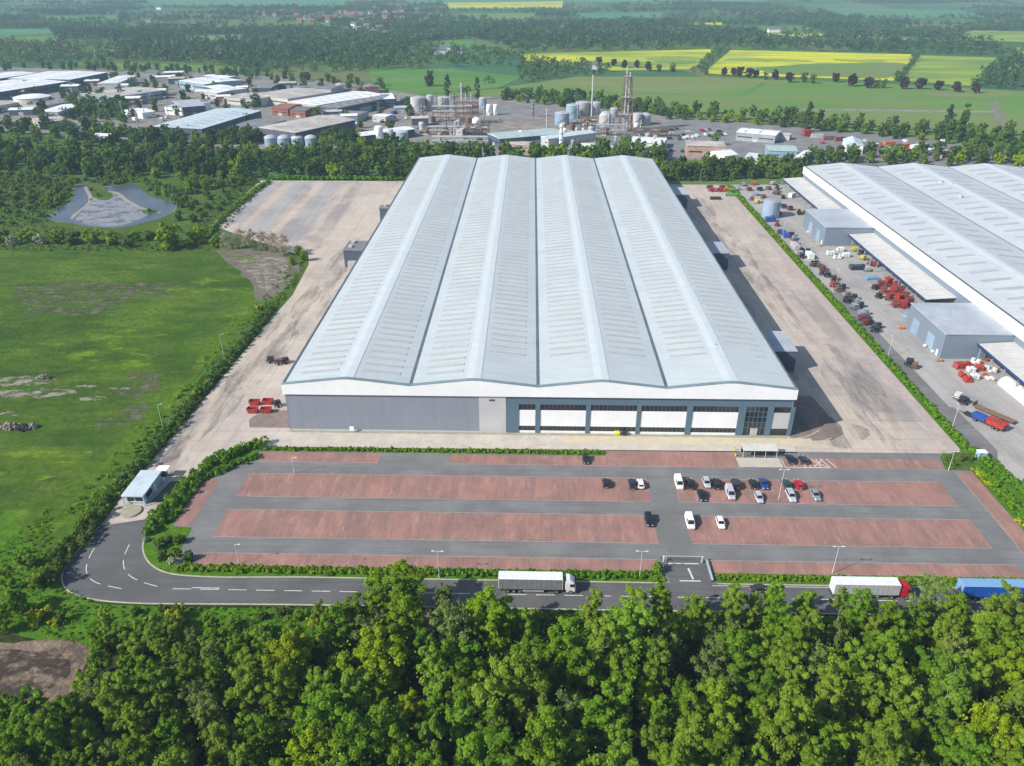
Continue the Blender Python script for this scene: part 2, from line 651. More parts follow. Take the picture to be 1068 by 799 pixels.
def block_paving():
    """red block paving: thin bay lines every 2.5 m, dark wear where engines stand, weathered ends"""
    m, nt, b = newmat('red_paving')
    g = nd(nt, 'ShaderNodeNewGeometry')
    sp = nd(nt, 'ShaderNodeSeparateXYZ')
    nt.links.new(g.outputs['Position'], sp.inputs[0])
    c = mix(nt, noise(nt, coords(nt, (1, .35, 1)), .22, 6, .65, .36, .66), (.36, .190, .153), (.282, .15, .125))
    c = mix(nt, mul(nt, noise(nt, coords(nt, (1.2, .25, 1)), .55, 5, .7, .45, .7), .6), c, (.385, .235, .195))
    c = mix(nt, mul(nt, noise(nt, coords(nt, (1, 1, 1)), .09, 6, .7, .46, .68), .7), c, (.19, .118, .106))
    c = mix(nt, mul(nt, noise(nt, coords(nt, (1, .14, 1)), .34, 6, .7, .45, .60), .6), c, (.195, .130, .117))
    c = mix(nt, mul(nt, noise(nt, coords(nt, (1, .3, 1)), .5, 6, .75, .55, .68), .55), c, (.42, .29, .245))
    c = mix(nt, mul(nt, noise(nt, coords(nt), 1.3, 5, .75, .52, .74), .55), c, (.150, .108, .098))
    d = nd(nt, 'ShaderNodeMath', operation='DIVIDE')
    d.inputs[1].default_value = 2.5
    nt.links.new(sp.outputs[0], d.inputs[0])
    f = nd(nt, 'ShaderNodeMath', operation='FRACT')
    nt.links.new(d.outputs[0], f.inputs[0])
    lt = nd(nt, 'ShaderNodeMath', operation='LESS_THAN')
    lt.inputs[1].default_value = .042
    nt.links.new(f.outputs[0], lt.inputs[0])
    c = mix(nt, mul(nt, lt.outputs[0], .30), c, (.40, .27, .23))
    nt.links.new(c, b.inputs['Base Color'])
    b.inputs['Roughness'].default_value = .88
    b.inputs['Specular IOR Level'].default_value = .2


block_paving()


def clad(name, c, c2, axis=0, pitch=1.0, rough=.45, amt=.25, streak=.3, darker=.8):
    """profiled metal cladding: panel joints across one axis, faint run-off streaks down the slope"""
    m, nt, b = newmat(name)
    g = nd(nt, 'ShaderNodeNewGeometry')
    sp = nd(nt, 'ShaderNodeSeparateXYZ')
    nt.links.new(g.outputs['Position'], sp.inputs[0])
    d = nd(nt, 'ShaderNodeMath', operation='DIVIDE')
    d.inputs[1].default_value = pitch
    nt.links.new(sp.outputs[axis], d.inputs[0])
    f = nd(nt, 'ShaderNodeMath', operation='FRACT')
    nt.links.new(d.outputs[0], f.inputs[0])
    lt = nd(nt, 'ShaderNodeMath', operation='LESS_THAN')
    lt.inputs[1].default_value = .12
    nt.links.new(f.outputs[0], lt.inputs[0])
    st = (.08, .9, 1) if axis == 1 else (1, 1, .1) if axis == 0 else (1, 1, 1)
    col = mix(nt, noise(nt, coords(nt), .06, 5, .6, .35, .65), c, c2)
    col = mix(nt, mul(nt, noise(nt, coords(nt, st), .8, 5, .7, .45, .7), streak), col, tuple(x * darker for x in c2))
    col = mix(nt, mul(nt, lt.outputs[0], amt), col, tuple(x * .72 for x in c))
    nt.links.new(col, b.inputs['Base Color'])
    b.inputs['Roughness'].default_value = rough
    b.inputs['Specular IOR Level'].default_value = .4


clad('roof_metal', (.505, .555, .565), (.455, .505, .525), 1, 2.1, .5, .20, .5, .78)
clad('neighbour_roof', (.535, .56, .575), (.465, .49, .515), 1, 2.0, .5, .22, .5, .76)
clad('wall_grey', (.255, .275, .325), (.225, .245, .295), 0, 1.0, .5, .24, .4)
clad('wall_blue', (.105, .165, .215), (.095, .15, .20), 0, 1.0, .45, .12, .2)
clad('wall_slate', (.19, .235, .29), (.17, .215, .27), 1, 1.0, .5, .12, .25)
surf('fascia_white', (.85, .865, .88), (.79, .805, .82), .12, .4, (.70, .71, .72), .5, .3, spec=.4)
surf('panel_white', (.84, .85, .865), (.78, .79, .805), .25, .4, spec=.4)
surf('panel_light', (.50, .50, .51), (.45, .45, .465), .2, .5, spec=.4)
surf('ridge_pale', (.56, .61, .625), (.52, .57, .585), .3, .5, spec=.4)
surf('gutter_dark', (.13, .155, .175), (.09, .11, .13), .3, .6)
surf('eaves_teal', (.20, .27, .29), (.15, .21, .23), .3, .5)
surf('rooflight_grp', (.47, .475, .465), (.42, .42, .405), .08, .4, (.35, .34, .32), .7, .5, spec=.4)
surf('skylight_haze', (.40, .425, .455), (.34, .36, .39), .1, .4, spec=.4)
surf('flat_roof', (.42, .46, .50), (.34, .38, .43), .1, .7, (.27, .30, .34), .6, .5)
surf('white_roof', (.80, .81, .82), (.70, .72, .74), .06, .6, (.52, .53, .54), .35, .5)
surf('canopy_roof', (.56, .555, .54), (.49, .485, .465), .1, .6, (.40, .385, .36), .5, .5)
surf('beige_roof', (.56, .52, .46), (.36, .33, .30), .06, .7, (.28, .26, .25), .3, .6)
surf('grey_roof', (.23, .225, .23), (.18, .18, .19), .06, .7, (.13, .13, .14), .3, .6)
surf('green_roof', (.40, .50, .47), (.33, .43, .41), .06, .7, (.26, .34, .33), .3, .5)
surf('blue_roof', (.55, .635, .67), (.47, .56, .61), .06, .6, (.30, .37, .42), .3, .5)
surf('brick_wall', (.29, .125, .085), (.22, .105, .08), .4, .9)
surf('pink_wall', (.47, .30, .235), (.39, .26, .21), .15, .9, (.24, .18, .16), .4, .5)
surf('pale_wall', (.50, .49, .46), (.42, .42, .40), .15, .8)
surf('dark_wall', (.085, .105, .15), (.065, .08, .115), .15, .7)
surf('tile_roof', (.27, .115, .085), (.20, .095, .075), .2, .9)
surf('slate_roof', (.13, .12, .125), (.17, .15, .15), .2, .85)
surf('render_wall', (.62, .58, .52), (.50, .46, .41), .1, .9)
surf('steel_grey', (.40, .43, .47), (.31, .33, .37), .15, .45, metallic=.25, spec=.5)
surf('steel_pale', (.50, .50, .505), (.40, .405, .41), .15, .45, (.33, .32, .31), .5, .4, spec=.5)
surf('steel_blue', (.28, .38, .48), (.22, .31, .41), .15, .45, spec=.5)
surf('rust', (.20, .125, .085), (.135, .095, .075), .6, .85)
surf('galvanised', (.50, .52, .53), (.42, .44, .45), 1, .5, metallic=.4)
surf('bark', (.11, .095, .075), (.065, .055, .045), 3, .95, world=False)
surf('pale_bark', (.36, .34, .31), (.18, .165, .15), 3, .9, world=False)


def patchy(name, scale, lo, hi):
    """let the ground below show through in an irregular, broken pattern"""
    m = MATS[name]
    nt = m.node_tree
    nt.links.new(noise(nt, coords(nt, (.7, 1.3, 1)), scale, 7, .68, lo, hi), nt.nodes['Principled BSDF'].inputs['Alpha'])


surf('broken_silt', (.27, .245, .20), (.17, .165, .115), .15, .95, (.34, .31, .27), .6, .6, spec=.1, detail=7)
patchy('shallow_water', .13, .40, .50)
surf('broken_dark', (.045, .038, .034), (.075, .06, .05), .2, .95, spec=.05)
patchy('broken_dark', .22, .46, .58)
m_ = surf('broken_oil', (.25, .225, .205), (.19, .175, .165), .2, .85, spec=.2)
nt_ = m_.node_tree
nt_.links.new(mul(nt_, noise(nt_, coords(nt_, (1, .18, 1)), .22, 7, .7, .46, .66), .5), nt_.nodes['Principled BSDF'].inputs['Alpha'])
patchy('broken_silt', .28, .44, .54)
surf('broken_earth', (.16, .14, .105), (.10, .105, .06), .15, .95, spec=.1, detail=7)
patchy('broken_earth', .30, .46, .60)
surf('broken_lime', (.125, .215, .016), (.095, .18, .012), .15, .95, (.17, .21, .03), .5, .5, spec=.1, detail=7)
patchy('broken_lime', .10, .45, .62)


def glass(name, c, rough=.08):
    m, nt, b = newmat(name)
    b.inputs['Base Color'].default_value = (*c, 1)
    b.inputs['Roughness'].default_value = rough
    b.inputs['Specular IOR Level'].default_value = .6
    nt.links.new(mix(nt, noise(nt, coords(nt), .35, 3, .5, .3, .7), c, tuple(x * .55 for x in c)), b.inputs['Base Color'])


glass('window_glass', (.030, .036, .042))
glass('car_glass', (.018, .022, .027), .05)
for nme, c in dict(black=(.012, .013, .016), navy=(.014, .020, .040), white=(.78, .78, .78), silver=(.46, .48, .52), grey_blue=(.23, .275, .34), blue=(.012, .055, .25),
                   green=(.012, .065, .045), red=(.45, .012, .028), charcoal=(.035, .038, .042)).items():
    m_ = paint('car_' + nme, c, .28, .6, var=.08)
    m_.node_tree.nodes['Principled BSDF'].inputs['Coat Weight'].default_value = .5
paint('tyre', (.022, .022, .023), .9, .2)
paint('rim', (.42, .43, .44), .4, .5, .6)
paint('lamp_white', (.75, .76, .78), .2)
paint('lamp_red', (.38, .012, .010), .3)
paint('plastic_dark', (.030, .032, .035), .6)
paint('canopy_blue', (.022, .050, .15), .5)
paint('lorry_white', (.74, .75, .76), .45)
paint('curtain_grey', (.20, .215, .22), .55, var=.2)
paint('curtain_pale', (.46, .47, .47), .55, var=.2)
paint('curtain_blue', (.010, .105, .50), .5, var=.2)
paint('top_blue', (.20, .37, .60), .5, var=.15)
paint('cab_red', (.46, .012, .025), .35, .6)
paint('safety_yellow', (.70, .62, .02), .5)
paint('machine_red', (.46, .045, .035), .55, var=.45)
paint('machine_brick', (.27, .050, .045), .65, var=.5)
paint('machine_orange', (.60, .16, .03), .5, var=.3)
paint('machine_green', (.10, .36, .07), .5, var=.25)
paint('machine_blue', (.025, .085, .36), .5, var=.3)
paint('machine_maroon', (.20, .055, .055), .6, var=.35)
paint('sky_blue', (.16, .34, .56), .5)
paint('pallet_wood', (.34, .26, .17), .9, var=.35)
paint('bag_white', (.66, .66, .66), .7, var=.25)
paint('brown_timber', (.22, .145, .09), .85, var=.3)
paint('hut_blue', (.36, .50, .60), .55)
paint('post_white', (.62, .64, .65), .5)
paint('rubble_stone', (.30, .255, .22), .95, var=.5)
paint('burnt', (.045, .038, .036), .95, var=.4)
paint('sign_dark', (.09, .09, .10), .5)

leafmat('leaf_birch', (.150, .262, .016), (.240, .380, .030), .20, .44)
leafmat('leaf_mid', (.110, .225, .008), (.195, .340, .014), .20, .44)
leafmat('leaf_bright', (.195, .310, .004), (.290, .430, .008), .08, .42)
leafmat('leaf_olive', (.140, .210, .040), (.215, .290, .070), .18, .40)
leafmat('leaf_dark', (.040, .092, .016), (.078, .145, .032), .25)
leafmat('leaf_belt', (.084, .165, .020), (.145, .240, .040), .34, .36)
leafmat('leaf_hedge', (.098, .212, .008), (.165, .305, .014), .1)
leafmat('leaf_hedge_bright', (.095, .215, .006), (.150, .290, .010), .1)
leafmat('leaf_scrub', (.070, .130, .014), (.125, .200, .028), .25)
leafmat('leaf_reed', (.100, .180, .022), (.160, .245, .042), .28)
leafmat('leaf_copper', (.050, .020, .022), (.085, .034, .034), .2)
leafmat('leaf_blossom', (.30, .33, .20), (.50, .52, .38), .1)
leafmat('leaf_bare', (.34, .29, .19), (.46, .40, .28), .15)
leafmat('leaf_yellow', (.50, .50, .010), (.26, .34, .015), .1)
leafmat('leaf_far', (.052, .115, .024), (.105, .175, .042), .05)
leafmat('leaf_far_dark', (.034, .080, .026), (.072, .120, .042), .05)
leafmat('leaf_far_pale', (.085, .135, .045), (.140, .195, .070), .05)


def countryside():
    """the base sheet: a patchwork of pastures and crops out to the horizon"""
    m, nt, b = newmat('countryside')
    v = coords(nt, (1, .55, 1))
    vo = nd(nt, 'ShaderNodeTexVoronoi')
    vo.inputs['Scale'].default_value = .0042
    nz = nd(nt, 'ShaderNodeTexNoise')
    nz.inputs['Scale'].default_value = .004
    nt.links.new(v, nz.inputs['Vector'])
    ad = nd(nt, 'ShaderNodeMix', data_type='VECTOR')
    nt.links.new(v, vo.inputs['Vector'])
    cr = nd(nt, 'ShaderNodeValToRGB')
    e = cr.color_ramp
    e.interpolation = 'CONSTANT'
    cols = [(.045, .115, .022), (.075, .155, .03), (.055, .135, .05), (.11, .17, .05), (.06, .12, .022), (.10, .155, .028), (.05, .14, .06), (.135, .16, .06)]
    while len(e.elements) < len(cols):
        e.elements.new(.5)
    for i, c in enumerate(cols):
        e.elements[i].position = i / len(cols)
        e.elements[i].color = (*c, 1)
    s = nd(nt, 'ShaderNodeSeparateColor')
    nt.links.new(vo.outputs['Color'], s.inputs[0])
    nt.links.new(s.outputs[0], cr.inputs[0])
    c = mix(nt, mul(nt, noise(nt, coords(nt), .02, 7, .65, .42, .7), .45), cr.outputs[0], (.045, .085, .022))
    nt.links.new(c, b.inputs['Base Color'])
    b.inputs['Roughness'].default_value = .95
    b.inputs['Specular IOR Level'].default_value = .1


countryside()


def crop_field(name, base, other, low, stretch, sc=.05, bands=(.45, .60), big=.012):
    """a crop that thins out in long irregular bands along the drilling"""
    m, nt, b = newmat(name)
    c = mix(nt, noise(nt, coords(nt, stretch), sc, 6, .65, .40, .62), base, other)
    c = mix(nt, mul(nt, noise(nt, coords(nt, (.3, 1, 1)), big, 6, .6, bands[0], bands[1]), .95), c, low)
    c = mix(nt, mul(nt, noise(nt, coords(nt, (.25, 1, 1)), big * 1.9, 5, .6, .56, .68), .55), c, (.24, .215, .12))
    c = mix(nt, mul(nt, noise(nt, coords(nt), .25, 4, .6, .5, .75), .3), c, other)
    nt.links.new(c, b.inputs['Base Color'])
    b.inputs['Roughness'].default_value = .95
    b.inputs['Specular IOR Level'].default_value = .1


crop_field('rapeseed', (.60, .57, .012), (.42, .46, .025), (.20, .29, .05), (.25, 1, 1))
crop_field('thin_rapeseed', (.30, .37, .03), (.20, .29, .04), (.13, .22, .05), (.3, 1, 1))
crop_field('pasture', (.090, .205, .030), (.125, .225, .045), (.165, .20, .065), (.3, 1, 1), .02, (.44, .58), .008)
crop_field('dry_grass', (.135, .205, .05), (.17, .205, .07), (.13, .20, .05), (.3, 1, 1), .03)
crop_field('lush_pasture', (.07, .19, .03), (.10, .225, .04), (.085, .17, .035), (.5, 1, 1), .03)
crop_field('young_wheat', (.06, .20, .085), (.085, .225, .105), (.075, .175, .075), (.4, 1, 1), .02)
# ------------------------------------------------------------------ ground, yards, roads
sheet('ground', rect(-14000, 14000, -3000, 15000), 0, 'countryside')

def blob(pts, step, amp, seed):
    """irregular closed outline through the points"""
    rd = random.Random(seed)
    L = smoothline([at2(*p) for p in pts] + [at2(*pts[0])], step)
    c = sum(L, Vector((0, 0))) / len(L)
    ph = [(rd.uniform(0, 6.28), k, rd.uniform(.4, 1) / k ** .6) for k in (3, 5, 8, 13, 21)]
    out = []
    for p in L[:-1]:
        d = p - c
        a = math.atan2(d.y, d.x)
        f = sum(w_ * math.sin(k * a + q) for q, k, w_ in ph)
        out.append(tuple(p + d.normalized() * amp * f))
    return out


# left meadow and the rough land round the pond
sheet('meadow', [at2(-200, 700), at2(-260, 262), at2(0, 261), at2(120, 259), at2(215, 262), at2(268, 286), at2(283, 318), at2(240, 360), at2(160, 455), at2(90, 540),
                 at2(40, 600), at2(0, 640)], .02, 'meadow')
sheet('scrubland', [at2(-300, 261.5), at2(-200, 186), at2(0, 186), at2(282, 187), at2(430, 189), at2(430, 196), at2(275, 196), at2(222, 250), at2(330, 268), at2(300, 300),
                    at2(283, 318), at2(268, 286), at2(215, 262), at2(0, 261.5)], .008, 'rough_grass')
sheet('red_strip', rect(21.3, 57.0, 176.85, 179.55), .068, 'red_paving')
sheet('earth_bank', blob([(226, 262), (252, 258), (312, 268), (312, 288), (280, 318), (264, 312), (266, 296), (242, 278)], 1.2, 1.6, 8), .05, 'dark_bank')
sheet('scrubland', rect(-185, -94, 280, 372), .006, 'rough_grass')
for pts in ([(0, 395), (22, 392), (50, 392), (66, 396), (48, 401), (20, 403), (0, 404)], [(0, 408), (40, 405), (75, 406), (82, 411), (40, 415), (0, 418)],
            [(78, 402), (100, 401), (98, 404), (80, 404)], [(84, 415), (116, 413), (112, 417), (84, 418)], [(115, 405), (138, 404), (132, 408), (116, 408)],
            [(0, 430), (24, 429), (20, 433), (0, 434)]):
    sheet('bare_patch', blob(pts, .6, 1.3, len(pts) + pts[0][1]), .045, 'broken_silt')
for pts in ([(98, 445), (122, 431), (150, 418), (160, 424), (140, 440), (116, 450)], [(84, 480), (100, 469), (106, 471), (90, 481)]):
    sheet('worn_ground', blob(pts, .8, 1.1, pts[0][0]), .04, 'broken_earth')

# pond with its mud banks
pond = [(77, 194), (93, 191), (106, 196), (125, 193), (142, 191), (152, 203), (166, 208), (182, 210), (184, 215), (178, 224), (154, 232), (134, 236), (117, 239), (90, 236),
        (66, 231), (48, 230), (54, 222), (67, 215), (78, 207)]
sheet('mud_bank', blob(pond, 2, 1.6, 3), .05, 'silt')
sheet('pond_water', [tuple(p) for p in smoothline([at2(*p) for p in pond + pond[:1]], 3)], .06, 'pond_water')
sheet('shallow_water', [tuple(p) for p in smoothline([at2(*p) for p in ((96, 208), (86, 220), (76, 231), (92, 235), (118, 237), (140, 232), (158, 223), (146, 217), (131, 209), (122, 202), (108, 206), (96, 208))], 2)], .075, 'shallow_water')
for pts, w in (([(89, 195), (95, 206), (93, 213), (80, 222), (73, 230)], 2.0), ([(100, 200), (122, 200), (131, 209), (146, 217), (160, 221), (170, 222)], 2.4), ([(96, 209), (108, 203), (120, 203)], 3.5)):
    sheet('mud_bank', ribbon(smoothline([at2(*p) for p in pts], 3), w), .09, 'mudflat')
for pts in ([(92, 192), (104, 191), (112, 200), (120, 204), (112, 210), (100, 208), (94, 201)], [(148, 219), (164, 218), (166, 222), (150, 224)]):
    sheet('pond_island', [tuple(p) for p in smoothline([at2(*p) for p in pts + pts[:1]], 2.5)], .12, 'rough_grass')

# woodland floor in front, roadside verge, bare soil
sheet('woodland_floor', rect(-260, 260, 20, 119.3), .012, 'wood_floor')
sheet('roadside_verge', [(-128, 150)] + [at2(62, 605), at2(66, 622), at2(105, 630), at2(170, 633)] + [(300, 119.35), (300, 116.8), (-20, 116.8), (-34, 111.5), (-48, 108), (-70, 106), (-90, 107), (-130, 116)],
      .04, 'verge')
sheet('bare_soil', blob([(-60, 690), (-20, 668), (20, 672), (52, 666), (92, 670), (98, 684), (84, 700), (92, 712), (70, 724), (62, 742), (20, 746), (-60, 748)], .6, .6, 12),
      .06, 'bare_soil')

# concrete yards round the warehouse
Lp = [(105, 548), (130, 515), (160, 478), (195, 438), (225, 402), (255, 366), (282, 334), (305, 308), (322, 276)]
left_edge = [at2(*p) for p in Lp]
sheet('yard', left_edge + [at2(322, 268), (-118, 350), (-166, 388), (-170, 484), (-60, 484), (-60, 179.2), at2(270, 466), at2(210, 495), at2(160, 549)], .03, 'yard_concrete')
sheet('lorry_park', [(-118, 352), (-164, 390), (-168, 482), (-104, 482), (-100, 352)], .05, 'lorry_park')
for (xa, xb) in ((-150, -146.5), (-131, -127), (-112, -108)):
    sheet('concrete_lane', [(xa, 372 if xa > -140 else 385), (xb, 372 if xa > -140 else 385), (xb - 2, 480), (xa - 2, 480)], .07, 'yard_concrete')
sheet('yard', rect(60, 119.6, 180.2, 479.0), .03, 'yard_concrete')
sheet('trailer_stands', rect(100, 115.5, 197, 340), .05, 'lorry_park')
sheet('pavement', rect(-74.5, 74, 179.6, 187.2), .05, 'pale_concrete')
sheet('pavement', rect(10, 80, 182.9, 187.1), .07, 'yellow_concrete')
sheet('gravel_strip', rect(-68.6, 73.6, 187.25, 188.35), .06, 'gravel')
sheet('block_apron', [(-81, 189.5), (-69.2, 189.5), (-69.2, 199.5), (-80, 199.5), (-82.5, 194)], .05, 'dirt_paving')
sheet('block_apron', [(74.3, 187.5), (80, 186), (86, 186.5), (90, 189.5), (91, 194), (89.5, 200), (88, 212), (74.3, 212)], .05, 'dirt_paving')
for pts in ([(74.4, 186.6), (79.8, 188.2), (84.2, 192.0)], [(75.5, 184.6), (81.5, 185.0), (86.0, 187.6)]):
    sheet('yellow_line', ribbon(smoothline(pts, 1), .3), .09, 'yellow_concrete')
sheet('line', rect(115.6, 115.9, 184, 470), .06, 'worn_paint')
sheet('pavement', rect(116.0, 119.4, 182, 476), .05, 'pink_strip')

# car park
CP = [(-89, 127.6), (-89, 150), at2(185, 520), at2(208, 498), at2(240, 480), (-73.9, 179.5), (119.5, 180.3), (119.8, 127.6)]
sheet('car_park', CP, .05, 'asphalt')
rows = [rect(-73.5, -40.4, 172.2, 176.8), rect(-21.0, 57.3, 172.2, 176.8), rect(68.4, 110.6, 172.4, 177.0),
        rect(-73.7, 31.0, 156.6, 166.5), [(37.7, 156.6), (106.6, 156.6), (106.6, 166.5), (38.0, 166.5)],
        rect(-73.7, 30.5, 140.8, 151.0), rect(38.1, 106.8, 140.8, 151.0),
        rect(-73.8, 29.3, 131.0, 135.0), rect(40.5, 109.0, 131.0, 135.0),
        [(-80.4, 144.4), (-84.5, 144.4), (-84.5, 163.8), (-80.4, 163.8)], rect(113.0, 117.3, 136.0, 171.2)]
for q in rows:
    sheet('parking_bays', q, .07, 'red_paving')
for y, xs in ((172.1, ((-73.5, -40.4), (-21, 57.3), (68.4, 110.6))), (166.6, ((-73.7, 31.0), (38, 106.6))), (156.5, ((-73.7, 31), (37.7, 106.6))), (151.1, ((-73.7, 30.5), (38.1, 106.8))),
              (140.7, ((-73.7, 30.5), (38.1, 106.8))), (135.1, ((-73.8, 29.3), (40.5, 109)))):
    for xa, xb in xs:
        sheet('line', rect(xa, xb, y - .07, y + .07), .085, 'worn_paint')
sheet('line', rect(112.85, 112.99, 136, 171.2), .085, 'worn_paint')
# accessible bays: hatching and edge lines
for x in (68.6, 71.2, 73.8, 75.4, 78.0):
    sheet('line', rect(x, x + .18, 172.5, 176.8), .09, 'white_paint')
for (xa, ya, xb, yb) in ((76.3, 172.7, 79.9, 176.6), (79.9, 172.7, 76.3, 176.6), (74.0, 172.7, 76.0, 176.6), (68.6, 172.5, 80.6, 172.5), (80.6, 172.5, 79.2, 176.8), (82.2, 172.5, 81.0, 176.8)):
    sheet('line', ribbon([(xa, ya), (xb, yb)], .22), .095, 'white_paint')
# narrow concrete kerb round the planted corner by the block wall
sheet('cycle_bay', rect(56.5, 68.2, 172.4, 176.9), .075, 'pale_concrete')

# road
inner = smoothline([at2(163, 540), at2(154, 553), at2(148, 569), at2(151, 582), at2(160, 592), at2(176, 599), at2(205, 601.5), at2(240, 602.5)], 1.2)
outer = smoothline([at2(104, 549), at2(86, 569), at2(68, 590), at2(63, 604), at2(70, 618), at2(100, 627), at2(150, 630), at2(180, 630)], 1.2)
road = [tuple(p) for p in inner] + [(-50, 127.5), (300, 127.5), (300, 119.4), (-50, 119.4)] + [tuple(p) for p in outer[::-1]]
sheet('road', road, .06, 'road_asphalt')
sheet('junction', [(31.2, 127.4), (30.0, 136), (39.9, 136), (40.2, 127.4)], .075, 'road_asphalt')
sheet('road', [at2(157, 524), at2(184, 523), at2(206, 502), at2(178, 502)], .05, 'road_asphalt')  # dark pavement and part of the gatehouse shadow, painted together as one asphalt patch


def kerb(name, pts, w=.32, h=.13):
    mb = MB()
    P = [Vector(p) for p in pts]
    for a, b in zip(P, P[1:]):
        d = (b - a).normalized()
        n = Vector((-d.y, d.x)) * (w / 2)
        mb.prism([tuple(a + n), tuple(b + n), tuple(b - n), tuple(a - n)], 0.0, h)
    o = link(name, mb.mesh(name, MATS['kerb_stone']))
    tag(o, kind='structure')


kerb('kerb', [tuple(p) for p in inner] + [(-50, 127.6), (29.9, 127.6)])
kerb('kerb', [(41.3, 127.6), (118, 127.6)])
kerb('kerb', [tuple(p) for p in outer] + [(-50, 119.3), (160, 119.3)])
for i in range(-16, 50):
    x = -46 + i * 6.0
    if -78 < x < 170:
        sheet('road_marking', rect(x, x + 4, 123.28, 123.46), .078, 'white_paint')
for pts in ([(110, 556), (98, 572), (90, 588), (90, 600), (100, 609), (128, 614.5)], [(135, 568), (128, 583), (130, 597), (143, 606), (168, 613)]):
    L = smoothline([at2(*p) for p in pts], .5, 3)
    for k in range(0, len(L) - 7, 11):
        sheet('road_marking', ribbon(L[k:k + 8], .17), .078, 'white_paint')
sheet('road_marking', rect(-72, -66, 123.7, 123.88), .079, 'white_paint')
for (xa, xb) in ((33.2, 37.8),):
    sheet('road_marking', rect(xa, xb, 128.2, 128.5), .085, 'white_paint')
sheet('road_marking', ribbon([(36.3, 128.9), (35.8, 132.4)], .4), .085, 'white_paint')
sheet('road_marking', ribbon([(31.6, 133.9), (38.4, 133.9)], .3), .086, 'white_paint')
sheet('road_marking', ribbon([(40, 127.0), (68, 127.0)], .14), .078, 'white_paint')

# verges
sheet('verge', [tuple(p) for p in inner] + [(-50, 127.75), (29.8, 127.75), (29.8, 130.95), (-79.5, 130.95), (-79.5, 136), (-79.9, 143.9), (-84.9, 144.2), (-84.9, 164), at2(236, 489), (-73.9, 177), (-74.2, 178.9), at2(252, 471), at2(222, 483),
      at2(196, 504), at2(172, 530)], .10, 'verge')
sheet('verge', rect(41.4, 118, 127.75, 130.9), .10, 'verge')
sheet('verge', rect(-74, 21, 177.2, 179.4), .09, 'verge')
sheet('planting_bed', [(110.9, 172.4), (119.6, 172.0), (119.8, 182), (112.2, 178.6)], .09, 'rough_grass')
sheet('verge', [(119.5, 182.5), (123.2, 182.5), (123.2, 478), (119.5, 478)], .08, 'verge')
sheet('verge', [(119.5, 182.5), (117.4, 172), (117.6, 127.5), (135, 127.5), (129.5, 150), (125.3, 172)], .085, 'verge')

# neighbouring works yard
sheet('works_yard', [(123.0, 127.6), (123.0, 480), (300, 480), (300, 127.6)], .03, 'neighbour_yard')
sheet('works_road', [(123.2, 205), (127.6, 205), (127.6, 300), (123.2, 300)], .05, 'asphalt')
sheet('works_road', [(123.2, 170), (129.5, 182), (129.0, 206), (123.2, 206)], .055, 'asphalt')
# trading estate and refinery ground
sheet('trading_estate_ground', [at2(-220, 150), at2(-220, 70), at2(0, 70), at2(240, 76), at2(420, 92), at2(440, 100), at2(440, 152), at2(250, 156), at2(0, 136)], .04, 'pink_pad')
sheet('refinery_ground', [at2(436, 100), at2(530, 101), at2(700, 122), at2(700, 165), at2(430, 165)], .05, 'pink_pad')
sheet('depot_ground', [at2(690, 121), at2(760, 127), at2(900, 138), at2(1000, 150), at2(1120, 160), at2(1120, 178), at2(690, 166)], .06, 'depot_ground')
sheet('asphalt_pad', [at2(512, 108), at2(580, 108), at2(578, 122), at2(520, 118)], .08, 'depot_ground')


def field(pts, z, m, n='field'):
    return sheet(n, [at2(*p) for p in pts], z, m)


field([(440, 100), (520, 92), (600, 80), (735, 80), (935, 88), (1100, 97), (1200, 110), (1200, 165), (1000, 150), (860, 134), (700, 114), (560, 101)], .10, 'pasture')
field([(545, 56.5), (746, 51.5), (722, 72.5), (640, 74), (545, 63)], .3, 'rapeseed')
field([(762, 52.5), (956, 57), (932, 84.5), (733, 77)], .3, 'rapeseed')
field([(960, 58), (1047, 60), (1012, 90), (941, 84.5)], .3, 'thin_rapeseed')
sheet('field', blob([(964, 59), (1044, 60.5), (1036, 64), (960, 62)], 4, 2, 2), .4, 'rapeseed')
for k, (q, m_) in enumerate((([(792, 71), (850, 66), (905, 66), (944, 66), (946, 72), (932, 83), (860, 80), (800, 78)], 'pasture'), ([(758, 61), (800, 61), (845, 63), (850, 65), (800, 65), (752, 64)], 'thin_rapeseed'), ([(690, 59), (734, 59), (724, 68), (690, 66), (670, 62)], 'thin_rapeseed'),
                             ([(870, 62), (930, 63), (925, 66), (880, 65)], 'thin_rapeseed'), ([(600, 66), (660, 64), (690, 68), (650, 72)], 'thin_rapeseed'))):
    sheet('field', blob(q, 5, 7, 20 + k), .36 + k * .05, m_)
for k, (q, w_) in enumerate((([(768, 101), (782, 95), (798, 86)], 6), ([(560, 100), (640, 96), (720, 99)], 5), ([(700, 113), (620, 106)], 4))):
    sheet('field', ribbon(smoothline([at2(*p) for p in q], 5), w_), .2 + .03 * k, 'lush_pasture')
for k, q in enumerate(([(590, 86), (625, 84), (650, 88), (600, 92)], [(820, 101), (900, 103), (960, 108), (900, 110), (830, 106)], [(700, 104), (760, 105), (790, 110), (720, 110)], [(960, 96), (1030, 98), (1030, 102), (970, 101)])):
    sheet('field', blob(q, 4, 5, 60 + k), .14 + .01 * k, 'dry_grass')
field([(462, 3), (587, 1.5), (587, 9), (470, 9)], .6, 'rapeseed')
field([(425, -4), (800, -6), (800, 2), (590, 3), (425, 4)], .4, 'young_wheat')
field([(784, 35), (862, 35.5), (862, 41), (790, 39.5)], .5, 'rapeseed')
field([(1010, 32), (1120, 34), (1120, 46), (1000, 42)], .5, 'thin_rapeseed')
field([(1060, 50), (1120, 51), (1120, 58), (1062, 57)], .5, 'rapeseed')
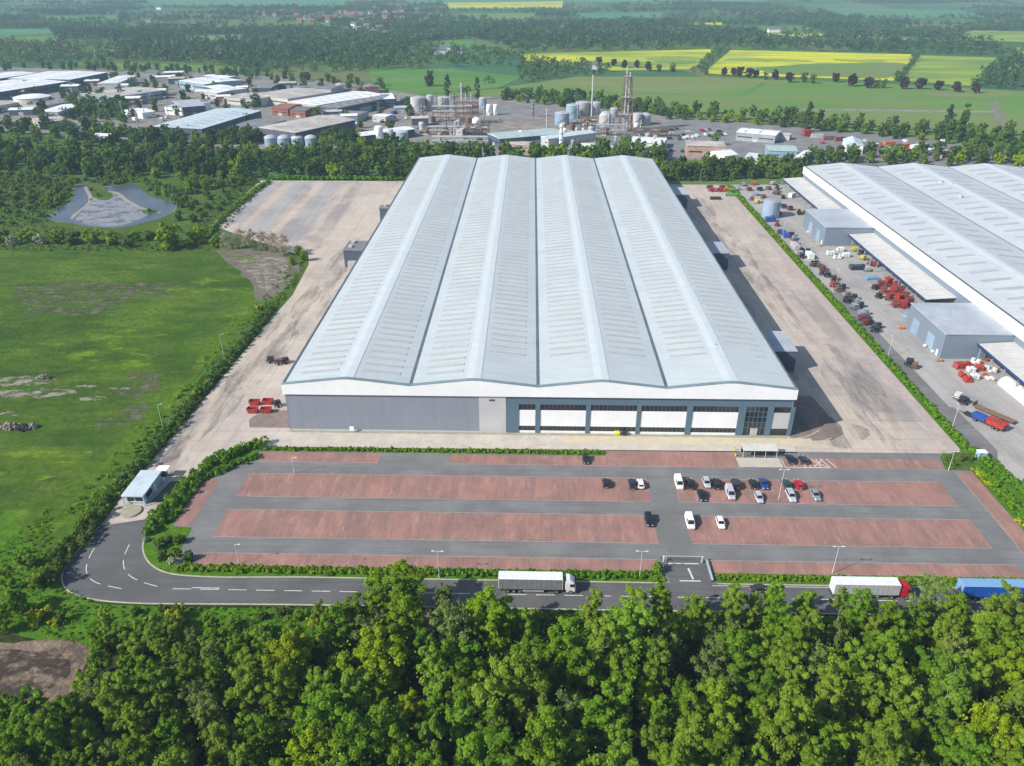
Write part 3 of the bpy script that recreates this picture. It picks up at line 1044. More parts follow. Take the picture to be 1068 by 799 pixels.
field([(717, 24), (753, 24), (753, 26.5), (717, 26)], .6, 'rapeseed')
field([(860, 8), (1000, 11), (1030, 18), (880, 20)], .6, 'young_wheat')
field([(140, -3), (360, -3), (360, 7), (230, 8), (160, 5)], .6, 'young_wheat')
field([(-40, 31), (52, 30), (56, 36), (-40, 39)], .5, 'young_wheat')
field([(-40, 39), (56, 37), (62, 43), (-40, 49)], .45, 'lush_pasture')
field([(385, 73), (470, 72), (545, 80), (520, 92), (440, 99), (390, 92)], .2, 'lush_pasture')
field([(462, 42), (496, 42), (490, 50), (466, 49)], .5, 'lush_pasture')
field([(265, 24), (345, 24), (345, 31), (270, 30)], .5, 'lush_pasture')
field([(120, 66), (260, 70), (250, 76), (125, 74)], .3, 'pasture')
field([(40, 17), (124, 16), (120, 22), (42, 23)], .5, 'lush_pasture')
field([(600, 14), (690, 13), (700, 19), (606, 20)], .5, 'young_wheat')
field([(760, 28), (840, 27), (846, 32), (764, 33)], .5, 'lush_pasture')
field([(190, 38), (250, 37), (254, 42), (194, 43)], .45, 'pasture')
field([(480, 14), (560, 14), (556, 20), (484, 20)], .5, 'pasture')
field([(940, 26), (1010, 27), (1004, 31), (944, 31)], .5, 'lush_pasture')
field([(80, 52), (130, 53), (126, 58), (84, 57)], .4, 'lush_pasture')
field([(850, 38), (1000, 40), (1000, 43), (880, 43)], .5, 'thin_rapeseed')
sheet('track', blob([(1031, 105), (1040, 104), (1046, 116), (1054, 130), (1038, 131), (1034, 118)], 3, 5, 44), .19, 'broken_silt')
field([(810, 113), (1040, 116), (1040, 118), (810, 114.6)], .15, 'pink_pad', 'track')

# darker worn lanes of the back yard, tracks through the meadow
for (xa, xb, ya, yb) in ((-160, -152, 392, 478), (-144, -134, 376, 480), (-124, -114, 362, 478)):
    sheet('worn_lane', [(xa, ya), (xb, ya), (xb - 3, yb), (xa - 3, yb)], .08, 'neighbour_yard')
for off in (-1.1, 1.1):
    L = smoothline([at2(*p) for p in ((250, 318), (244, 342), (222, 372), (204, 396), (180, 424))], 2)
    sheet('meadow_track', ribbon([(p.x + off, p.y) for p in L], .7), .045, 'verge')
sheet('meadow_strip', blob([(262, 300), (266, 318), (236, 352), (205, 392), (160, 446), (150, 450), (190, 398), (222, 352), (240, 316)], 2, 1.5, 9), .034, 'broken_lime')
sheet('meadow_strip', blob([(172, 302), (210, 288), (262, 292), (264, 306), (215, 304), (180, 312)], 2, 2.5, 4), .036, 'broken_lime')

for k, (q, m_) in enumerate((([(10, 300), (90, 290), (150, 300), (110, 330), (30, 330)], 'broken_earth'), ([(20, 350), (120, 340), (190, 352), (130, 372), (40, 370)], 'broken_lime'), ([(100, 300), (180, 292), (200, 306), (140, 316)], 'broken_earth'),
                             ([(0, 470), (60, 462), (110, 470), (60, 500), (0, 510)], 'broken_lime'), ([(0, 530), (60, 512), (80, 530), (40, 570), (0, 590)], 'broken_lime'), ([(60, 372), (150, 366), (180, 380), (110, 392)], 'broken_lime'),
                             ([(130, 392), (180, 384), (160, 412), (120, 420)], 'broken_earth'))):
    sheet('meadow_patch', blob(q, 2, 4, 90 + k), .026 + .001 * k, m_)

sheet('soil_stain', blob([(-40, 690), (10, 676), (50, 678), (80, 690), (60, 716), (20, 738), (-40, 740)], .8, 1.0, 31), .08, 'broken_dark')
sheet('bank_stain', blob([(240, 268), (290, 266), (306, 276), (290, 300), (270, 304), (262, 284)], 1.5, 2.5, 33), .07, 'broken_silt')
sheet('bank_stain', blob([(228, 263), (262, 262), (268, 276), (246, 274)], 1.5, 2.0, 34), .072, 'broken_lime')
for k, (x0, y0, w_, d_) in enumerate(((-98, 196, 9, 26), (-92, 240, 7, 40), (-86, 300, 8, 44), (-100, 172, 8, 12), (84, 262, 5, 50), (97, 330, 7, 60), (104, 212, 8, 34), (92, 420, 8, 40), (86, 192, 10, 9))):
    rd = random.Random(200 + k)
    q = [(x0 + w_ * math.cos(a / 24 * 6.283) * (1 + .25 * math.sin(3 * a / 24 * 6.283 + k)), y0 + d_ * math.sin(a / 24 * 6.283) * (1 + .2 * math.sin(2 * a / 24 * 6.283 + 2 * k))) for a in range(24)]
    sheet('tyre_stain', q, .055 + .001 * k, 'broken_oil')
# ------------------------------------------------------------------ the big warehouse
WX0, WX1, WY0, WY1 = -68.7, 73.8, 188.4, 481.7
EAVE, RISE = 15.0, 2.05
BAY = (WX1 - WX0) / 4


def wave(x, x0=WX0, bay=BAY, eave=EAVE, rise=RISE):
    """roof height across the gables, ridges slightly rounded"""
    u = ((x - x0) % bay) / bay
    t = 1 - abs(2 * u - 1)
    return eave + rise * min(t, .90 + (t - .90) * .45 if t > .90 else t)


def roof_profile(x0, bays, bay, eave, rise):
    out = []
    for k in range(bays):
        for u in (0, .45, .475, .5, .525, .55):
            out.append(x0 + (k + u) * bay)
    out.append(x0 + bays * bay)
    return [(x, wave(min(x, x0 + bays * bay - 1e-4), x0, bay, eave, rise)) for x in out]


def roof_span(k, x0, bay, eave, rise, y0, y1, steps=1):
    mb = MB()
    P = roof_profile(x0 + k * bay, 1, bay, eave, rise)
    P[-1] = (P[-1][0], eave)
    top = [(x, y, z) for y in (y0, y1) for x, z in P]
    n = len(P)
    bot = [(x, y, z - .25) for x, y, z in top]
    fs = [(i, i + 1, n + i + 1, n + i) for i in range(n - 1)]
    mb.add(top + bot, fs + [(2 * n + a, 2 * n + d, 2 * n + c, 2 * n + b) for a, b, c, d in fs] + [(0, n, 3 * n, 2 * n), (n - 1, 3 * n - 1, 4 * n - 1, 2 * n - 1)]
           + [(i, 2 * n + i, 2 * n + i + 1, i + 1) for i in range(n - 1)] + [(n + i, n + i + 1, 3 * n + i + 1, 3 * n + i) for i in range(n - 1)])
    return mb


wh = thing('warehouse', 'huge grey warehouse with four pale ridged roof spans facing the red car park', 'warehouse', (WX0, WY0, 0))
part('side_wall', MB().box(WX0, WX0 + .35, WY0, WY1, 0, EAVE - .3), 'wall_slate', wh, False)
part('side_wall', MB().box(WX1 - .35, WX1, WY0, WY1, 0, EAVE - .3), 'wall_slate', wh, False)
part('rear_wall', MB().box(WX0 + .36, WX1 - .36, WY1 - .35, WY1, 0, EAVE - .3), 'wall_slate', wh, False)
FB = 12.35                                            # underside of the white fascia
xs_grey = (WX0 + .36, -14.0)
part('front_wall', MB().box(xs_grey[0], xs_grey[1], WY0, WY0 + .4, 0, FB), 'wall_grey', wh, False)
fp = part('wall_panel', MB().box(-13.98, -6.4, WY0 - .08, WY0 + .4, 0, FB), 'panel_light', wh, False, label='pale grey front panel with small dark sign')
part('sign_plate', MB().box(-11.1, -9.5, WY0 - .16, WY0 - .08, 10.4, 10.95), 'sign_dark', fp, False)
part('skirting', MB().box(WX0 + .36, -14.0, WY0 - .06, WY0, 0, .45), 'panel_light', wh, False)


def px2x(p):
    return -6.3 + (p - 528) * .2747


wins = [(541, 558), (563, 610), (614.6, 662), (666.5, 713), (719, 765.5)]
ent = (773, 795)
last = (801, 822.5)
part('office_wall', MB().box(-6.38, WX1 - .36, WY0, WY0 + .4, 9.4, FB), 'wall_blue', wh, False)
edges = [-6.38] + [px2x(v) for w in wins for v in w] + [px2x(ent[0]), px2x(ent[1]), px2x(last[0]), px2x(last[1]), WX1 - .36]
for a, b in zip(edges[0::2], edges[1::2]):
    part('pier', MB().box(a, b, WY0 - .10, WY0 + .4, 0, 9.398), 'wall_blue', wh, False)
for a, b in [(px2x(w[0]), px2x(w[1])) for w in wins]:
    part('white_panel', MB().box(a + .003, b - .003, WY0 + .05, WY0 + .4, 2.35, 7.5), 'panel_white', wh, False)
    part('window_sill', MB().box(a + .003, b - .003, WY0 + .04, WY0 + .4, 0, .75), 'panel_white', wh, False)
    for z0, z1 in ((.752, 2.348), (7.502, 9.396)):
        w = part('window', MB().box(a + .003, b - .003, WY0 + .16, WY0 + .4, z0, z1), 'window_glass', wh, False)
        fr = MB()
        n = max(2, int((b - a) / 1.15))
        for i in range(1, n):
            x = a + (b - a) * i / n
            fr.box(x - .035, x + .035, WY0 + .10, WY0 + .158, z0 + .02, z1 - .02)
        part('frame', fr, 'wall_blue', w, False)
a, b = px2x(ent[0]), px2x(ent[1])
e = part('entrance', MB().box(a + .003, b - .003, WY0 + .10, WY0 + .4, 0, 9.396), 'window_glass', wh, False)
fr = MB()
for i in range(1, 5):
    x = a + (b - a) * i / 5
    fr.box(x - .06, x + .06, WY0 + .02, WY0 + .098, 0, 9.3)
for z in (2.6, 4.4, 6.1, 7.8):
    fr.box(a + .02, b - .02, WY0 + .025, WY0 + .097, z - .06, z + .06)
part('frame', fr, 'wall_blue', e, False)
for i in (1, 2):
    d = MB().box(a + 2.0 + (i - 1) * 1.05, a + 3.0 + (i - 1) * 1.05, WY0 - .02, WY0 + .02, .1, 2.4)
    part('door', d, 'steel_pale', e, False)
a, b = px2x(last[0]), px2x(last[1])
part('grey_panel', MB().box(a + .003, b - .003, WY0 + .05, WY0 + .4, 2.35, 7.5), 'panel_light', wh, False)
for z0, z1 in ((.752, 2.348), (7.502, 9.396), (.0, .75)):
    part('window', MB().box(a + .003, b - .003, WY0 + .16, WY0 + .4, z0, z1), 'window_glass', wh, False)
# fascia with a wavy top edge
fa = MB()
prof = roof_profile(WX0, 4, BAY, EAVE + .12, RISE)
prof = [(WX0 - .4, EAVE + .12)] + prof[1:-1] + [(WX1 + .4, EAVE + .12)]
n = len(prof)
vs = [(x, y, z) for y in (WY0 - .55, WY0 - .02) for x, z in prof] + [(x, y, FB - .25) for y in (WY0 - .55, WY0 - .02) for x, z in prof]
fs = []
for i in range(n - 1):
    fs += [(i, 2 * n + i, 2 * n + i + 1, i + 1), (n + i, n + i + 1, 3 * n + i + 1, 3 * n + i), (i, i + 1, n + i + 1, n + i), (2 * n + i, 3 * n + i, 3 * n + i + 1, 2 * n + i + 1)]
fs += [(0, n, 3 * n, 2 * n), (n - 1, 3 * n - 1, 4 * n - 1 - 0, 2 * n - 1)][:1] + [(n - 1, 3 * n - 1, 4 * n - 1, 2 * n - 1)]
part('fascia', fa.add(vs, fs), 'fascia_white', wh, False)
# eaves trim behind the fascia
tr = MB()
for (xa, za), (xb, zb) in zip(prof, prof[1:]):
    tr.hexa([(xa, WY0 - .56, za + .003), (xb, WY0 - .56, zb + .003), (xb, WY0 + .75, zb + .003), (xa, WY0 + .75, za + .003)],
            [(xa, WY0 - .56, za + .16), (xb, WY0 - .56, zb + .16), (xb, WY0 + .75, zb + .16), (xa, WY0 + .75, za + .16)])
part('eaves_trim', tr, 'eaves_teal', wh, False)
part('side_fascia', MB().box(WX0 - .4, WX0 - .004, WY0 + .01, WY1, FB - .25, EAVE + .10), 'fascia_white', wh, False)
part('side_fascia', MB().box(WX1 + .004, WX1 + .4, WY0 + .01, WY1, FB - .25, EAVE + .10), 'fascia_white', wh, False)
LIGHTS = []
extra = MB()
for k in range(4):
    x0 = WX0 + k * BAY
    ro = part('roof_span', roof_span(k, WX0, BAY, EAVE, RISE, WY0 + .76, WY1), 'roof_metal', wh, False)
    rz = EAVE + RISE * (.90 + .1 * .45)
    cap = MB()
    xm = x0 + BAY / 2
    for (u0, u1) in ((-.055, -.025), (-.025, .0), (0, .025), (.025, .055)):
        xa, xb = xm + u0 * BAY, xm + u1 * BAY
        za, zb = wave(xa) + .03, wave(xb) + .03
        cap.hexa([(xa, WY0 + .78, za), (xb, WY0 + .78, zb), (xb, WY1, zb), (xa, WY1, za)], [(xa, WY0 + .78, za + .05), (xb, WY0 + .78, zb + .05), (xb, WY1, zb + .05), (xa, WY1, za + .05)])
    part('ridge_cap', cap, 'ridge_pale', ro, False)
    for s in (0, 1):
        y = WY0 + (5.5 if (k == 0 or (k == 1 and s == 0)) else 18.5)
        while y < WY1 - 12:
            ua, ub = (.10, .405) if s == 0 else (.595, .90)
            xa, xb = x0 + ua * BAY, x0 + ub * BAY
            if k == 3 and s == 1 and y < 214:
                xa = xb - 3.6
            za, zb = wave(xa) + .02, wave(xb) + .02
            LIGHTS.append((y, [(xa, y, za), (xb, y, zb), (xb, y + 1.15, zb), (xa, y + 1.15, za)]))
            y += 4.2
for i, (y, q) in enumerate(sorted(LIGHTS)):
    mb = MB() if i < 99 else extra
    mb.hexa(q, [(p[0], p[1], p[2] + .10) for p in q])
    if i < 99:
        part('rooflight', mb, 'rooflight_grp', wh, False)
ex = part('far_rooflight', extra, 'rooflight_grp', wh, False)
ex['kind'] = 'stuff'
for k in range(1, 4):
    x = WX0 + k * BAY
    part('valley_gutter', MB().box(x - .42, x + .42, WY0 + .78, WY1, EAVE + .02, EAVE + .14), 'gutter_dark', wh, False)
part('gutter', MB().box(WX0 - .42, WX0 + .12, WY0 + .8, WY1, EAVE + .11, EAVE + .2), 'gutter_dark', wh, False)
part('gutter', MB().box(WX1 - .12, WX1 + .42, WY0 + .8, WY1, EAVE + .11, EAVE + .2), 'gutter_dark', wh, False)
part('roof_vent', MB().cyl(56.5, 213, EAVE + .6, EAVE + 2.0, .5, 14, .6), 'steel_grey', wh, False)
for x, y, s in ((-82.5, 326, 0), (-78.5, 394, 0), (82.0, 326, 1), (81.5, 425, 1), (82.2, 228, 1)):
    xa, xb = (x, WX0 - .41) if s == 0 else (WX1 + .41, x + 5)
    ln = 15 if x > -80 or s else 13
    ln = 6 if x == -78.5 else ln
    lb = part('dock_pod', MB().box(xa, xb, y, y + ln, 0, 7.6), 'dark_wall', wh, False)
    part('pod_roof', MB().box(xa - .2, xb + .0, y - .2, y + ln + .2, 7.602, 8.0), 'flat_roof' if s else 'grey_roof', lb, False)
    for q in range(2 if ln > 8 else 1):
        hv = MB().box(xa + 1.6, xa + 3.2, y + 3 + q * 6, y + 5.5 + q * 6, 8.003, 8.8)
        part('air_unit', hv, 'steel_pale', lb, False)
    xx = xa - .05 if s == 0 else xb + .05
    for q in range(3 if ln > 13 else 2 if ln > 8 else 1):
        sd = MB().box(min(xx, xx), xx + .06, y + 1.2 + q * 4.6, y + 4.7 + q * 4.6, .9, 4.6)
        part('dock_door', sd, 'panel_white', lb, False)
    part('stair_box', MB().box(xa + 2, xa + 6, y - 3.1, y - .21, 0, 3.2), 'steel_pale', lb, False)

# ------------------------------------------------------------------ the neighbouring works
NX0, NY0, NY1, NB, NE = 162.5, 150.0, 470.0, 42.0, 13.4
nb = thing('factory_building', 'second large factory with pale ridged roof, white eaves band and two grey blocks', 'factory', (NX0, NY0, 0))
part('side_wall', MB().box(NX0 + .3, NX0 + .7, NY0, NY1, 0, 9.2), 'wall_slate', nb, False)
part('rear_wall', MB().box(NX0 + .71, NX0 + 4 * NB, NY1 - .4, NY1, 0, NE - .4), 'wall_slate', nb, False)
part('front_wall', MB().box(NX0 + .71, NX0 + 4 * NB, NY0, NY0 + .4, 0, NE - .4), 'wall_slate', nb, False)
part('eaves_band', MB().box(NX0 - .1, NX0 + .7, NY0 - .3, NY1 + .3, 9.203, NE + .12), 'fascia_white', nb, False)
part('eaves_trim', MB().box(NX0 - .15, NX0 + .75, NY0 - .3, NY1 + .3, NE + .123, NE + .26), 'gutter_dark', nb, False)
for k in range(4):
    ro = part('roof_span', roof_span(k, NX0 + .76, NB, NE, 2.3, NY0, NY1), 'neighbour_roof', nb, False)
    x0 = NX0 + .76 + k * NB
    W = lambda x: wave(x, NX0 + .76, NB, NE, 2.3)
    cap = MB()
    xm = x0 + NB / 2
    for (u0, u1) in ((-.045, -.025), (-.025, .0), (0, .025), (.025, .045)):
        xa, xb = xm + u0 * NB, xm + u1 * NB
        za, zb = W(xa) + .03, W(xb) + .03
        cap.hexa([(xa, NY0, za), (xb, NY0, zb), (xb, NY1, zb), (xa, NY1, za)], [(xa, NY0, za + .05), (xb, NY0, zb + .05), (xb, NY1, zb + .05), (xa, NY1, za + .05)])
    part('ridge_cap', cap, 'ridge_pale', ro, False)
    if k:
        part('valley_gutter', MB().box(x0 - .4, x0 + .4, NY0, NY1, NE + .02, NE + .12), 'eaves_teal', ro, False)
    for s in (0, 1):
        y = 222.0
        while y < NY1 - 10:
            if k < 2 or y > 330:
                ua, ub = (.13, .39) if s == 0 else (.61, .87)
                xa, xb = x0 + ua * NB, x0 + ub * NB
                za, zb = W(xa) + .02, W(xb) + .02
                if k < 2 and y < 400:
                    mb = MB().hexa([(xa, y, za), (xb, y, zb), (xb, y + 2.0, zb), (xa, y + 2.0, za)], [(xa, y, za + .12), (xb, y, zb + .12), (xb, y + 2.0, zb + .12), (xa, y + 2.0, za + .12)])
                    part('rooflight', mb, 'skylight_haze', nb, False)
            y += 9.0
mb = MB()
for k in range(4):
    x0 = NX0 + .76 + k * NB
    W = lambda x: wave(x, NX0 + .76, NB, NE, 2.3)
    for s in (0, 1):
        y = 222.0
        while y < NY1 - 10:
            if not (k < 2 and y < 400):
                ua, ub = (.13, .39) if s == 0 else (.61, .87)
                xa, xb = x0 + ua * NB, x0 + ub * NB
                za, zb = W(xa) + .02, W(xb) + .02
                mb.hexa([(xa, y, za), (xb, y, zb), (xb, y + 2.0, zb), (xa, y + 2.0, za)], [(xa, y, za + .12), (xb, y, zb + .12), (xb, y + 2.0, zb + .12), (xa, y + 2.0, za + .12)])
            y += 9.0
o = part('far_rooflight', mb, 'skylight_haze', nb, False)
o['kind'] = 'stuff'
for (x, y) in ((222, 425), (218, 395), (263, 372)):
    part('roof_vent', MB().cyl(x, y, NE + .3, NE + 2.6, .9, 14, 1.0), 'steel_pale', nb, False)
part('roof_plant', MB().box(225, 229, 419, 422, NE + .4, NE + 2.6), 'steel_pale', nb, False)
for (y0, y1, x0, lab) in ((360.5, 392, 140.2, 'grey loading block further back along the factory'), (239.3, 266.5, 139.9, 'grey loading block nearest the car park')):
    bl = part('loading_block', MB().box(x0, NX0 + .29, y0, y1, 0, 9.0), 'wall_slate', nb, False, label=lab)
    part('block_roof', MB().box(x0 - .25, NX0 - .12, y0 - .25, y1 + .25, 9.003, 9.35), 'flat_roof', bl, False)
    for q in (0, 1):
        yy = y0 + 6 + q * 12
        part('roller_door', MB().box(x0 - .09, x0 - .004, yy, yy + 5, .1, 5.5), 'steel_blue', bl, False)
    part('door', MB().box(x0 - .07, x0 - .004, y0 + 2, y0 + 3.1, .1, 2.2), 'panel_white', bl, False)
for (y0, y1) in ((402.3, 471.0), (278.6, 364.8 - 4.6), (176, 238.9)):
    cn = MB()
    cn.hexa([(151.2, y0, 5.7), (NX0 + .29, y0, 6.5), (NX0 + .29, y1, 6.5), (151.2, y1, 5.7)], [(151.2, y0, 5.95), (NX0 + .29, y0, 6.75), (NX0 + .29, y1, 6.75), (151.2, y1, 5.95)])
    c = part('canopy', cn, 'canopy_roof', nb, False)
    part('canopy_edge', MB().box(150.9, 151.19, y0 - .1, y1 + .1, 5.2, 6.0), 'canopy_blue', c, False)
    yy = y0 + 1
    while yy < y1:
        part('post', MB().box(151.3, 151.6, yy, yy + .3, 0, 5.69), 'steel_blue', c, False)
        yy += 7.5
    sk = MB()
    yy = y0 + 3
    while yy < y1 - 3:
        sk.hexa([(152.6, yy, 5.98 + .09), (160, yy, 6.50 + .09), (160, yy + 1, 6.50 + .09), (152.6, yy + 1, 5.98 + .09)], [(152.6, yy, 6.14), (160, yy, 6.66), (160, yy + 1, 6.66), (152.6, yy + 1, 6.14)])
        yy += 6
    part('canopy_seam', sk, 'panel_light', c, False)
# ------------------------------------------------------------------ hedges round the site
E_ = [at2(*p) for p in ((283, 322), (262, 350), (238, 378), (212, 409), (190, 436))]
hedge('hedge', E_, 3.0, 1.5, .42, 'leaf_scrub', 'dark scrubby hedge between the upper meadow and the concrete yard', 31, step=1.3, hvar=.45)
hedge('hedge', [at2(*p) for p in ((190, 436), (160, 471), (128, 508), (104, 536))], 3.4, 1.7, .38, 'leaf_scrub', 'dark scrubby hedge behind the blue gatehouse along the meadow', 32, step=1.2, hvar=.45)
hedge('hedge', [at2(*p) for p in ((104, 538), (84, 562), (62, 590), (50, 612))], 4.2, 2.2, .36, 'leaf_scrub', 'thick tall hedge outside the road bend', 33, step=1.2, hvar=.4)
hedge('hedge', [at2(*p) for p in ((272, 465.5), (250, 471), (228, 480), (206, 496), (186, 517), (166, 542), (157, 557))], 3.0, 2.2, .36, 'leaf_hedge', 'clipped green hedge curving between gatehouse yard and car park', 34)
hedge('hedge', [at2(*p) for p in ((268, 477), (240, 487.5), (214, 497.5), (206, 505), (190, 525), (176, 545))], 2.4, 1.3, .34, 'leaf_mid', 'low inner hedge beside the short red bay strip', 35)
hedge('hedge', [(-77, 129.6), (-48, 129.5), (-20, 129.5)], 1.7, 1.15, .32, 'leaf_hedge_bright', 'bright green hedge along the road below the car park, bend end', 36, hvar=.12)
hedge('hedge', [(-19.6, 129.5), (2, 129.5), (29, 129.6)], 1.7, 1.15, .32, 'leaf_hedge_bright', 'bright green hedge along the road behind the white lorry', 37, hvar=.12)
hedge('hedge', [(41.8, 129.5), (70, 129.5), (112, 129.5)], 1.4, .9, .32, 'leaf_hedge', 'green hedge beside the road above the red-cabbed lorry', 38, hvar=.15)
hedge('hedge', [(-74, 178.1), (-40, 178.1), (20.6, 178.3)], 1.2, .95, .34, 'leaf_hedge', 'long thin hedge between warehouse pavement and red bays', 39, hvar=.12)
hedge('hedge', [(121.3, 183), (121.4, 260), (121.4, 330)], 1.8, 1.3, .45, 'leaf_hedge', 'long hedge between the warehouse yard and factory yard, front half', 40, step=1.2, hvar=.18)
hedge('hedge', [(121.4, 330.5), (121.4, 400), (121.5, 474)], 1.8, 1.3, .55, 'leaf_hedge', 'long hedge between the warehouse yard and factory yard, back half', 41, step=1.4, hvar=.18)
hedge('hedge', [(122.3, 181.5), (124.5, 171), (126.8, 160), (130, 149), (134, 138)], 3.0, 1.6, .34, 'leaf_hedge_bright', 'bright lime hedge sloping beside the yellow flowers', 42, step=1.0, hvar=.2)
hedge('flowering_hedge', [at2(*p) for p in ((1016, 491), (1022, 497), (1034, 509))], 1.6, .9, .26, 'leaf_yellow', 'yellow flowering low hedge at the corner of the end bays', 52, step=.8)
hedge('flowering_hedge', [at2(*p) for p in ((1061, 543), (1068, 550), (1076, 558))], 1.4, .8, .26, 'leaf_yellow', 'yellow flowering hedge at the very edge of the view by the end bays', 53, step=.8)
hedge('hedge', [at2(*p) for p in ((1022, 490), (1036, 506), (1052, 524), (1080, 553))], 2.6, 1.2, .3, 'leaf_hedge_bright', 'bright lime hedge directly behind the yellow flowering hedge', 54, step=.9)
hedge('hedge', [at2(*p) for p in ((282, 187.5), (350, 187.5), (420, 188))], 3.0, 2.6, .7, 'leaf_hedge', 'bright straight hedge at the far edge of the back yard', 43, step=1.8, hvar=.12)
hedge('hedge', [at2(*p) for p in ((690, 188), (730, 188.5), (762, 188.5))], 3.0, 2.4, .7, 'leaf_dark', 'dark straight hedge behind the yard of red machines', 44, step=1.8, hvar=.15)
hedge('hedge', [at2(*p) for p in ((280, 190), (255, 208), (232, 228), (214, 250))], 3.0, 1.8, .6, 'leaf_hedge', 'hedge along the slanting side of the back yard', 45, step=1.7, hvar=.35)

# ------------------------------------------------------------------ tree kinds
birch = [TreeKind(2.0 - .2 * i, 12.0 + .7 * i, 2.45 + .28 * i, 48 + 5 * i, 225, .215, 'leaf_birch', 'birch', 100 + i, 'pale_bark', .13, (.25, .42), .05) for i in range(5)]
mid = [TreeKind(2.0, 11.0 + .9 * i, 2.8 + .4 * i, 46 + 8 * i, 225, .225, 'leaf_mid', 'round', 120 + i, 'bark', .17, (.24, .40), .05) for i in range(4)]
oak = [TreeKind(2.4, 13.5, 5.2 + .5 * i, 95, 250, .24, 'leaf_bright', 'round', 140 + i, 'bark', .32, (.18, .30), .05, 16) for i in range(2)]
bigdark = [TreeKind(2.6, 15.0, 6.2, 120, 250, .24, 'leaf_mid', 'round', 150, 'bark', .34, (.18, .29), .05, 16)]
olive = [TreeKind(1.8, 10.5 + i, 2.7 + .4 * i, 46, 150, .20, 'leaf_olive', 'birch', 160 + i, 'pale_bark', .13, (.26, .42), .10, 14) for i in range(2)]
small = [TreeKind(.5, 5.2, 2.2 + .2 * i, 32, 120, .25, 'leaf_birch', 'round', 170 + i, 'bark', .09, (.28, .44), .06, 8) for i in range(3)]
bush = [TreeKind(.1, 3.0, 1.9 + .2 * i, 22, 80, .28, 'leaf_scrub', 'round', 180 + i, 'bark', .06, (.30, .5), .06, 6) for i in range(2)]
reed = [TreeKind(.05, 2.2, 2.1 + .3 * i, 22, 70, .34, 'leaf_reed', 'round', 185 + i, 'bark', .05, (.30, .5), .06, 5) for i in range(2)]
gorse = [TreeKind(.05, 1.7, 1.15, 14, 90, .17, 'leaf_yellow', 'round', 190, 'bark', .05, (.3, .5), .08, 5)]
bare = [TreeKind(.4, 8.0, 3.2, 40, 50, .15, 'leaf_bare', 'birch', 195 + i, 'pale_bark', .10, (.25, .4), .5, 22) for i in range(2)]
blossom = [TreeKind(.2, 4.2, 2.4, 26, 70, .34, 'leaf_blossom', 'round', 199, 'bark', .08, (.28, .45), .06, 6)]
hround = [TreeKind(1.2, 9.8 + .7 * i, 3.9 + .35 * i, 50, 52, .60, 'leaf_belt', 'round', 210 + i, 'bark', .22, (.24, .38), .05, 8) for i in range(4)]
hbright = [TreeKind(.6, 8.0 + i, 3.9 + .3 * i, 44, 46, .60, 'leaf_bright', 'round', 220 + i, 'bark', .2, (.24, .38), .05, 8) for i in range(2)]
hdark = [TreeKind(1.2, 10.8, 4.1 + .3 * i, 46, 46, .68, 'leaf_dark', 'round', 230 + i, 'bark', .22, (.24, .38), .05, 8) for i in range(2)]
poplar = [TreeKind(.8, 19.0, 2.2 + .2 * i, 40, 44, .62, 'leaf_dark', 'poplar', 240 + i, 'bark', .25, (.34, .5), .05, 6) for i in range(2)]
copper = [TreeKind(2.0, 12.0, 5.2 + .3 * i, 42, 34, .95, 'leaf_copper', 'round', 250 + i, 'bark', .25, (.26, .4), .04, 6) for i in range(2)]
ALLK = [birch, mid, oak, bigdark, olive, small, bush, gorse, bare, blossom, hround, hbright, hdark, poplar, copper]

# ------------------------------------------------------------------ the wood in front, across the road
WOOD = 'trees of the wood across the road'
PUT = []
BIG = [   # image place of the crown's middle, its height there, kind, scale, label
    (411, 622, 7, bigdark[0], 1.22, 'dark green broad tree leaning over the road beside the short grass verge'),
    (305, 697, 6, oak[0], 1.08, 'lime green round tree standing out among the duller young trees'),
    (392, 697, 6.5, oak[1], 1.22, 'broad bright green tree, largest crown of the wood under the road'),
    (508, 645, 7, oak[0], 1.02, 'bright green tree just below the white lorry trailer'),
    (468, 692, 8, mid[2], 1.05, 'green tree beside the dark gap in the wood'),
    (545, 700, 8, birch[4], 1.02, 'tall tree at the edge of the dark gap below the white lorry'),
    (655, 640, 8, birch[3], 1.06, 'tall birch beside the road under the car park entrance'),
    (330, 792, 6, oak[0], .85, 'lime green tree at the bottom edge of the wood near the bare soil'),
    (1030, 775, 7, oak[1], .9, 'yellowish lime tree at the bottom edge below the blue trailer'),
    (1048, 705, 7, oak[0], .75, 'light lime tree in the wood below the blue trailer'),
    (462, 622, 6, olive[0], .9, 'thin greyish olive tree beside the dark tree over the road'),
    (445, 650, 5, bare[0], .9, 'nearly leafless grey tree between two green crowns by the road'),
    (808, 622, 7, birch[1], .86, 'birch crown hiding the road left of the red-cabbed lorry'),
    (842, 628, 7, mid[1], .84, 'green tree whose crown covers the road before the dark car'),
    (880, 622, 7, birch[0], .80, 'birch crown overlapping the red-cabbed lorry trailer'),
    (972, 622, 7, olive[1], 1.05, 'pale olive tree between the red cab and the blue trailer'),
    (690, 625, 8, birch[2], .98, 'birch in front of the car park entrance road'),
    (725, 640, 7, birch[4], .86, 'pale birch below the junction markings'),
    (262, 655, 4, small[0], 1.0, 'young tree at the grassy verge above the lime tree'),
]
for px, py, hz, k, s, lab in BIG:
    p = at(px, py, hz)
    PUT.append((p[0], p[1], 5.2 * s if k in oak else 4.3 * s if k in bigdark else 3.0))
    k.put('woodland_tree', p[0], p[1], s, lab, 'tree', None, sz=(.84 if k in bigdark else 1.04 if k in oak else s))
gap = [at2(556, 660), at2(612, 660), at2(618, 700), at2(560, 705)]
gap = [at2(556, 638), at2(612, 638), at2(616, 690), at2(560, 694)]
gap = [(p[0], min(p[1], 117.6)) for p in gap]
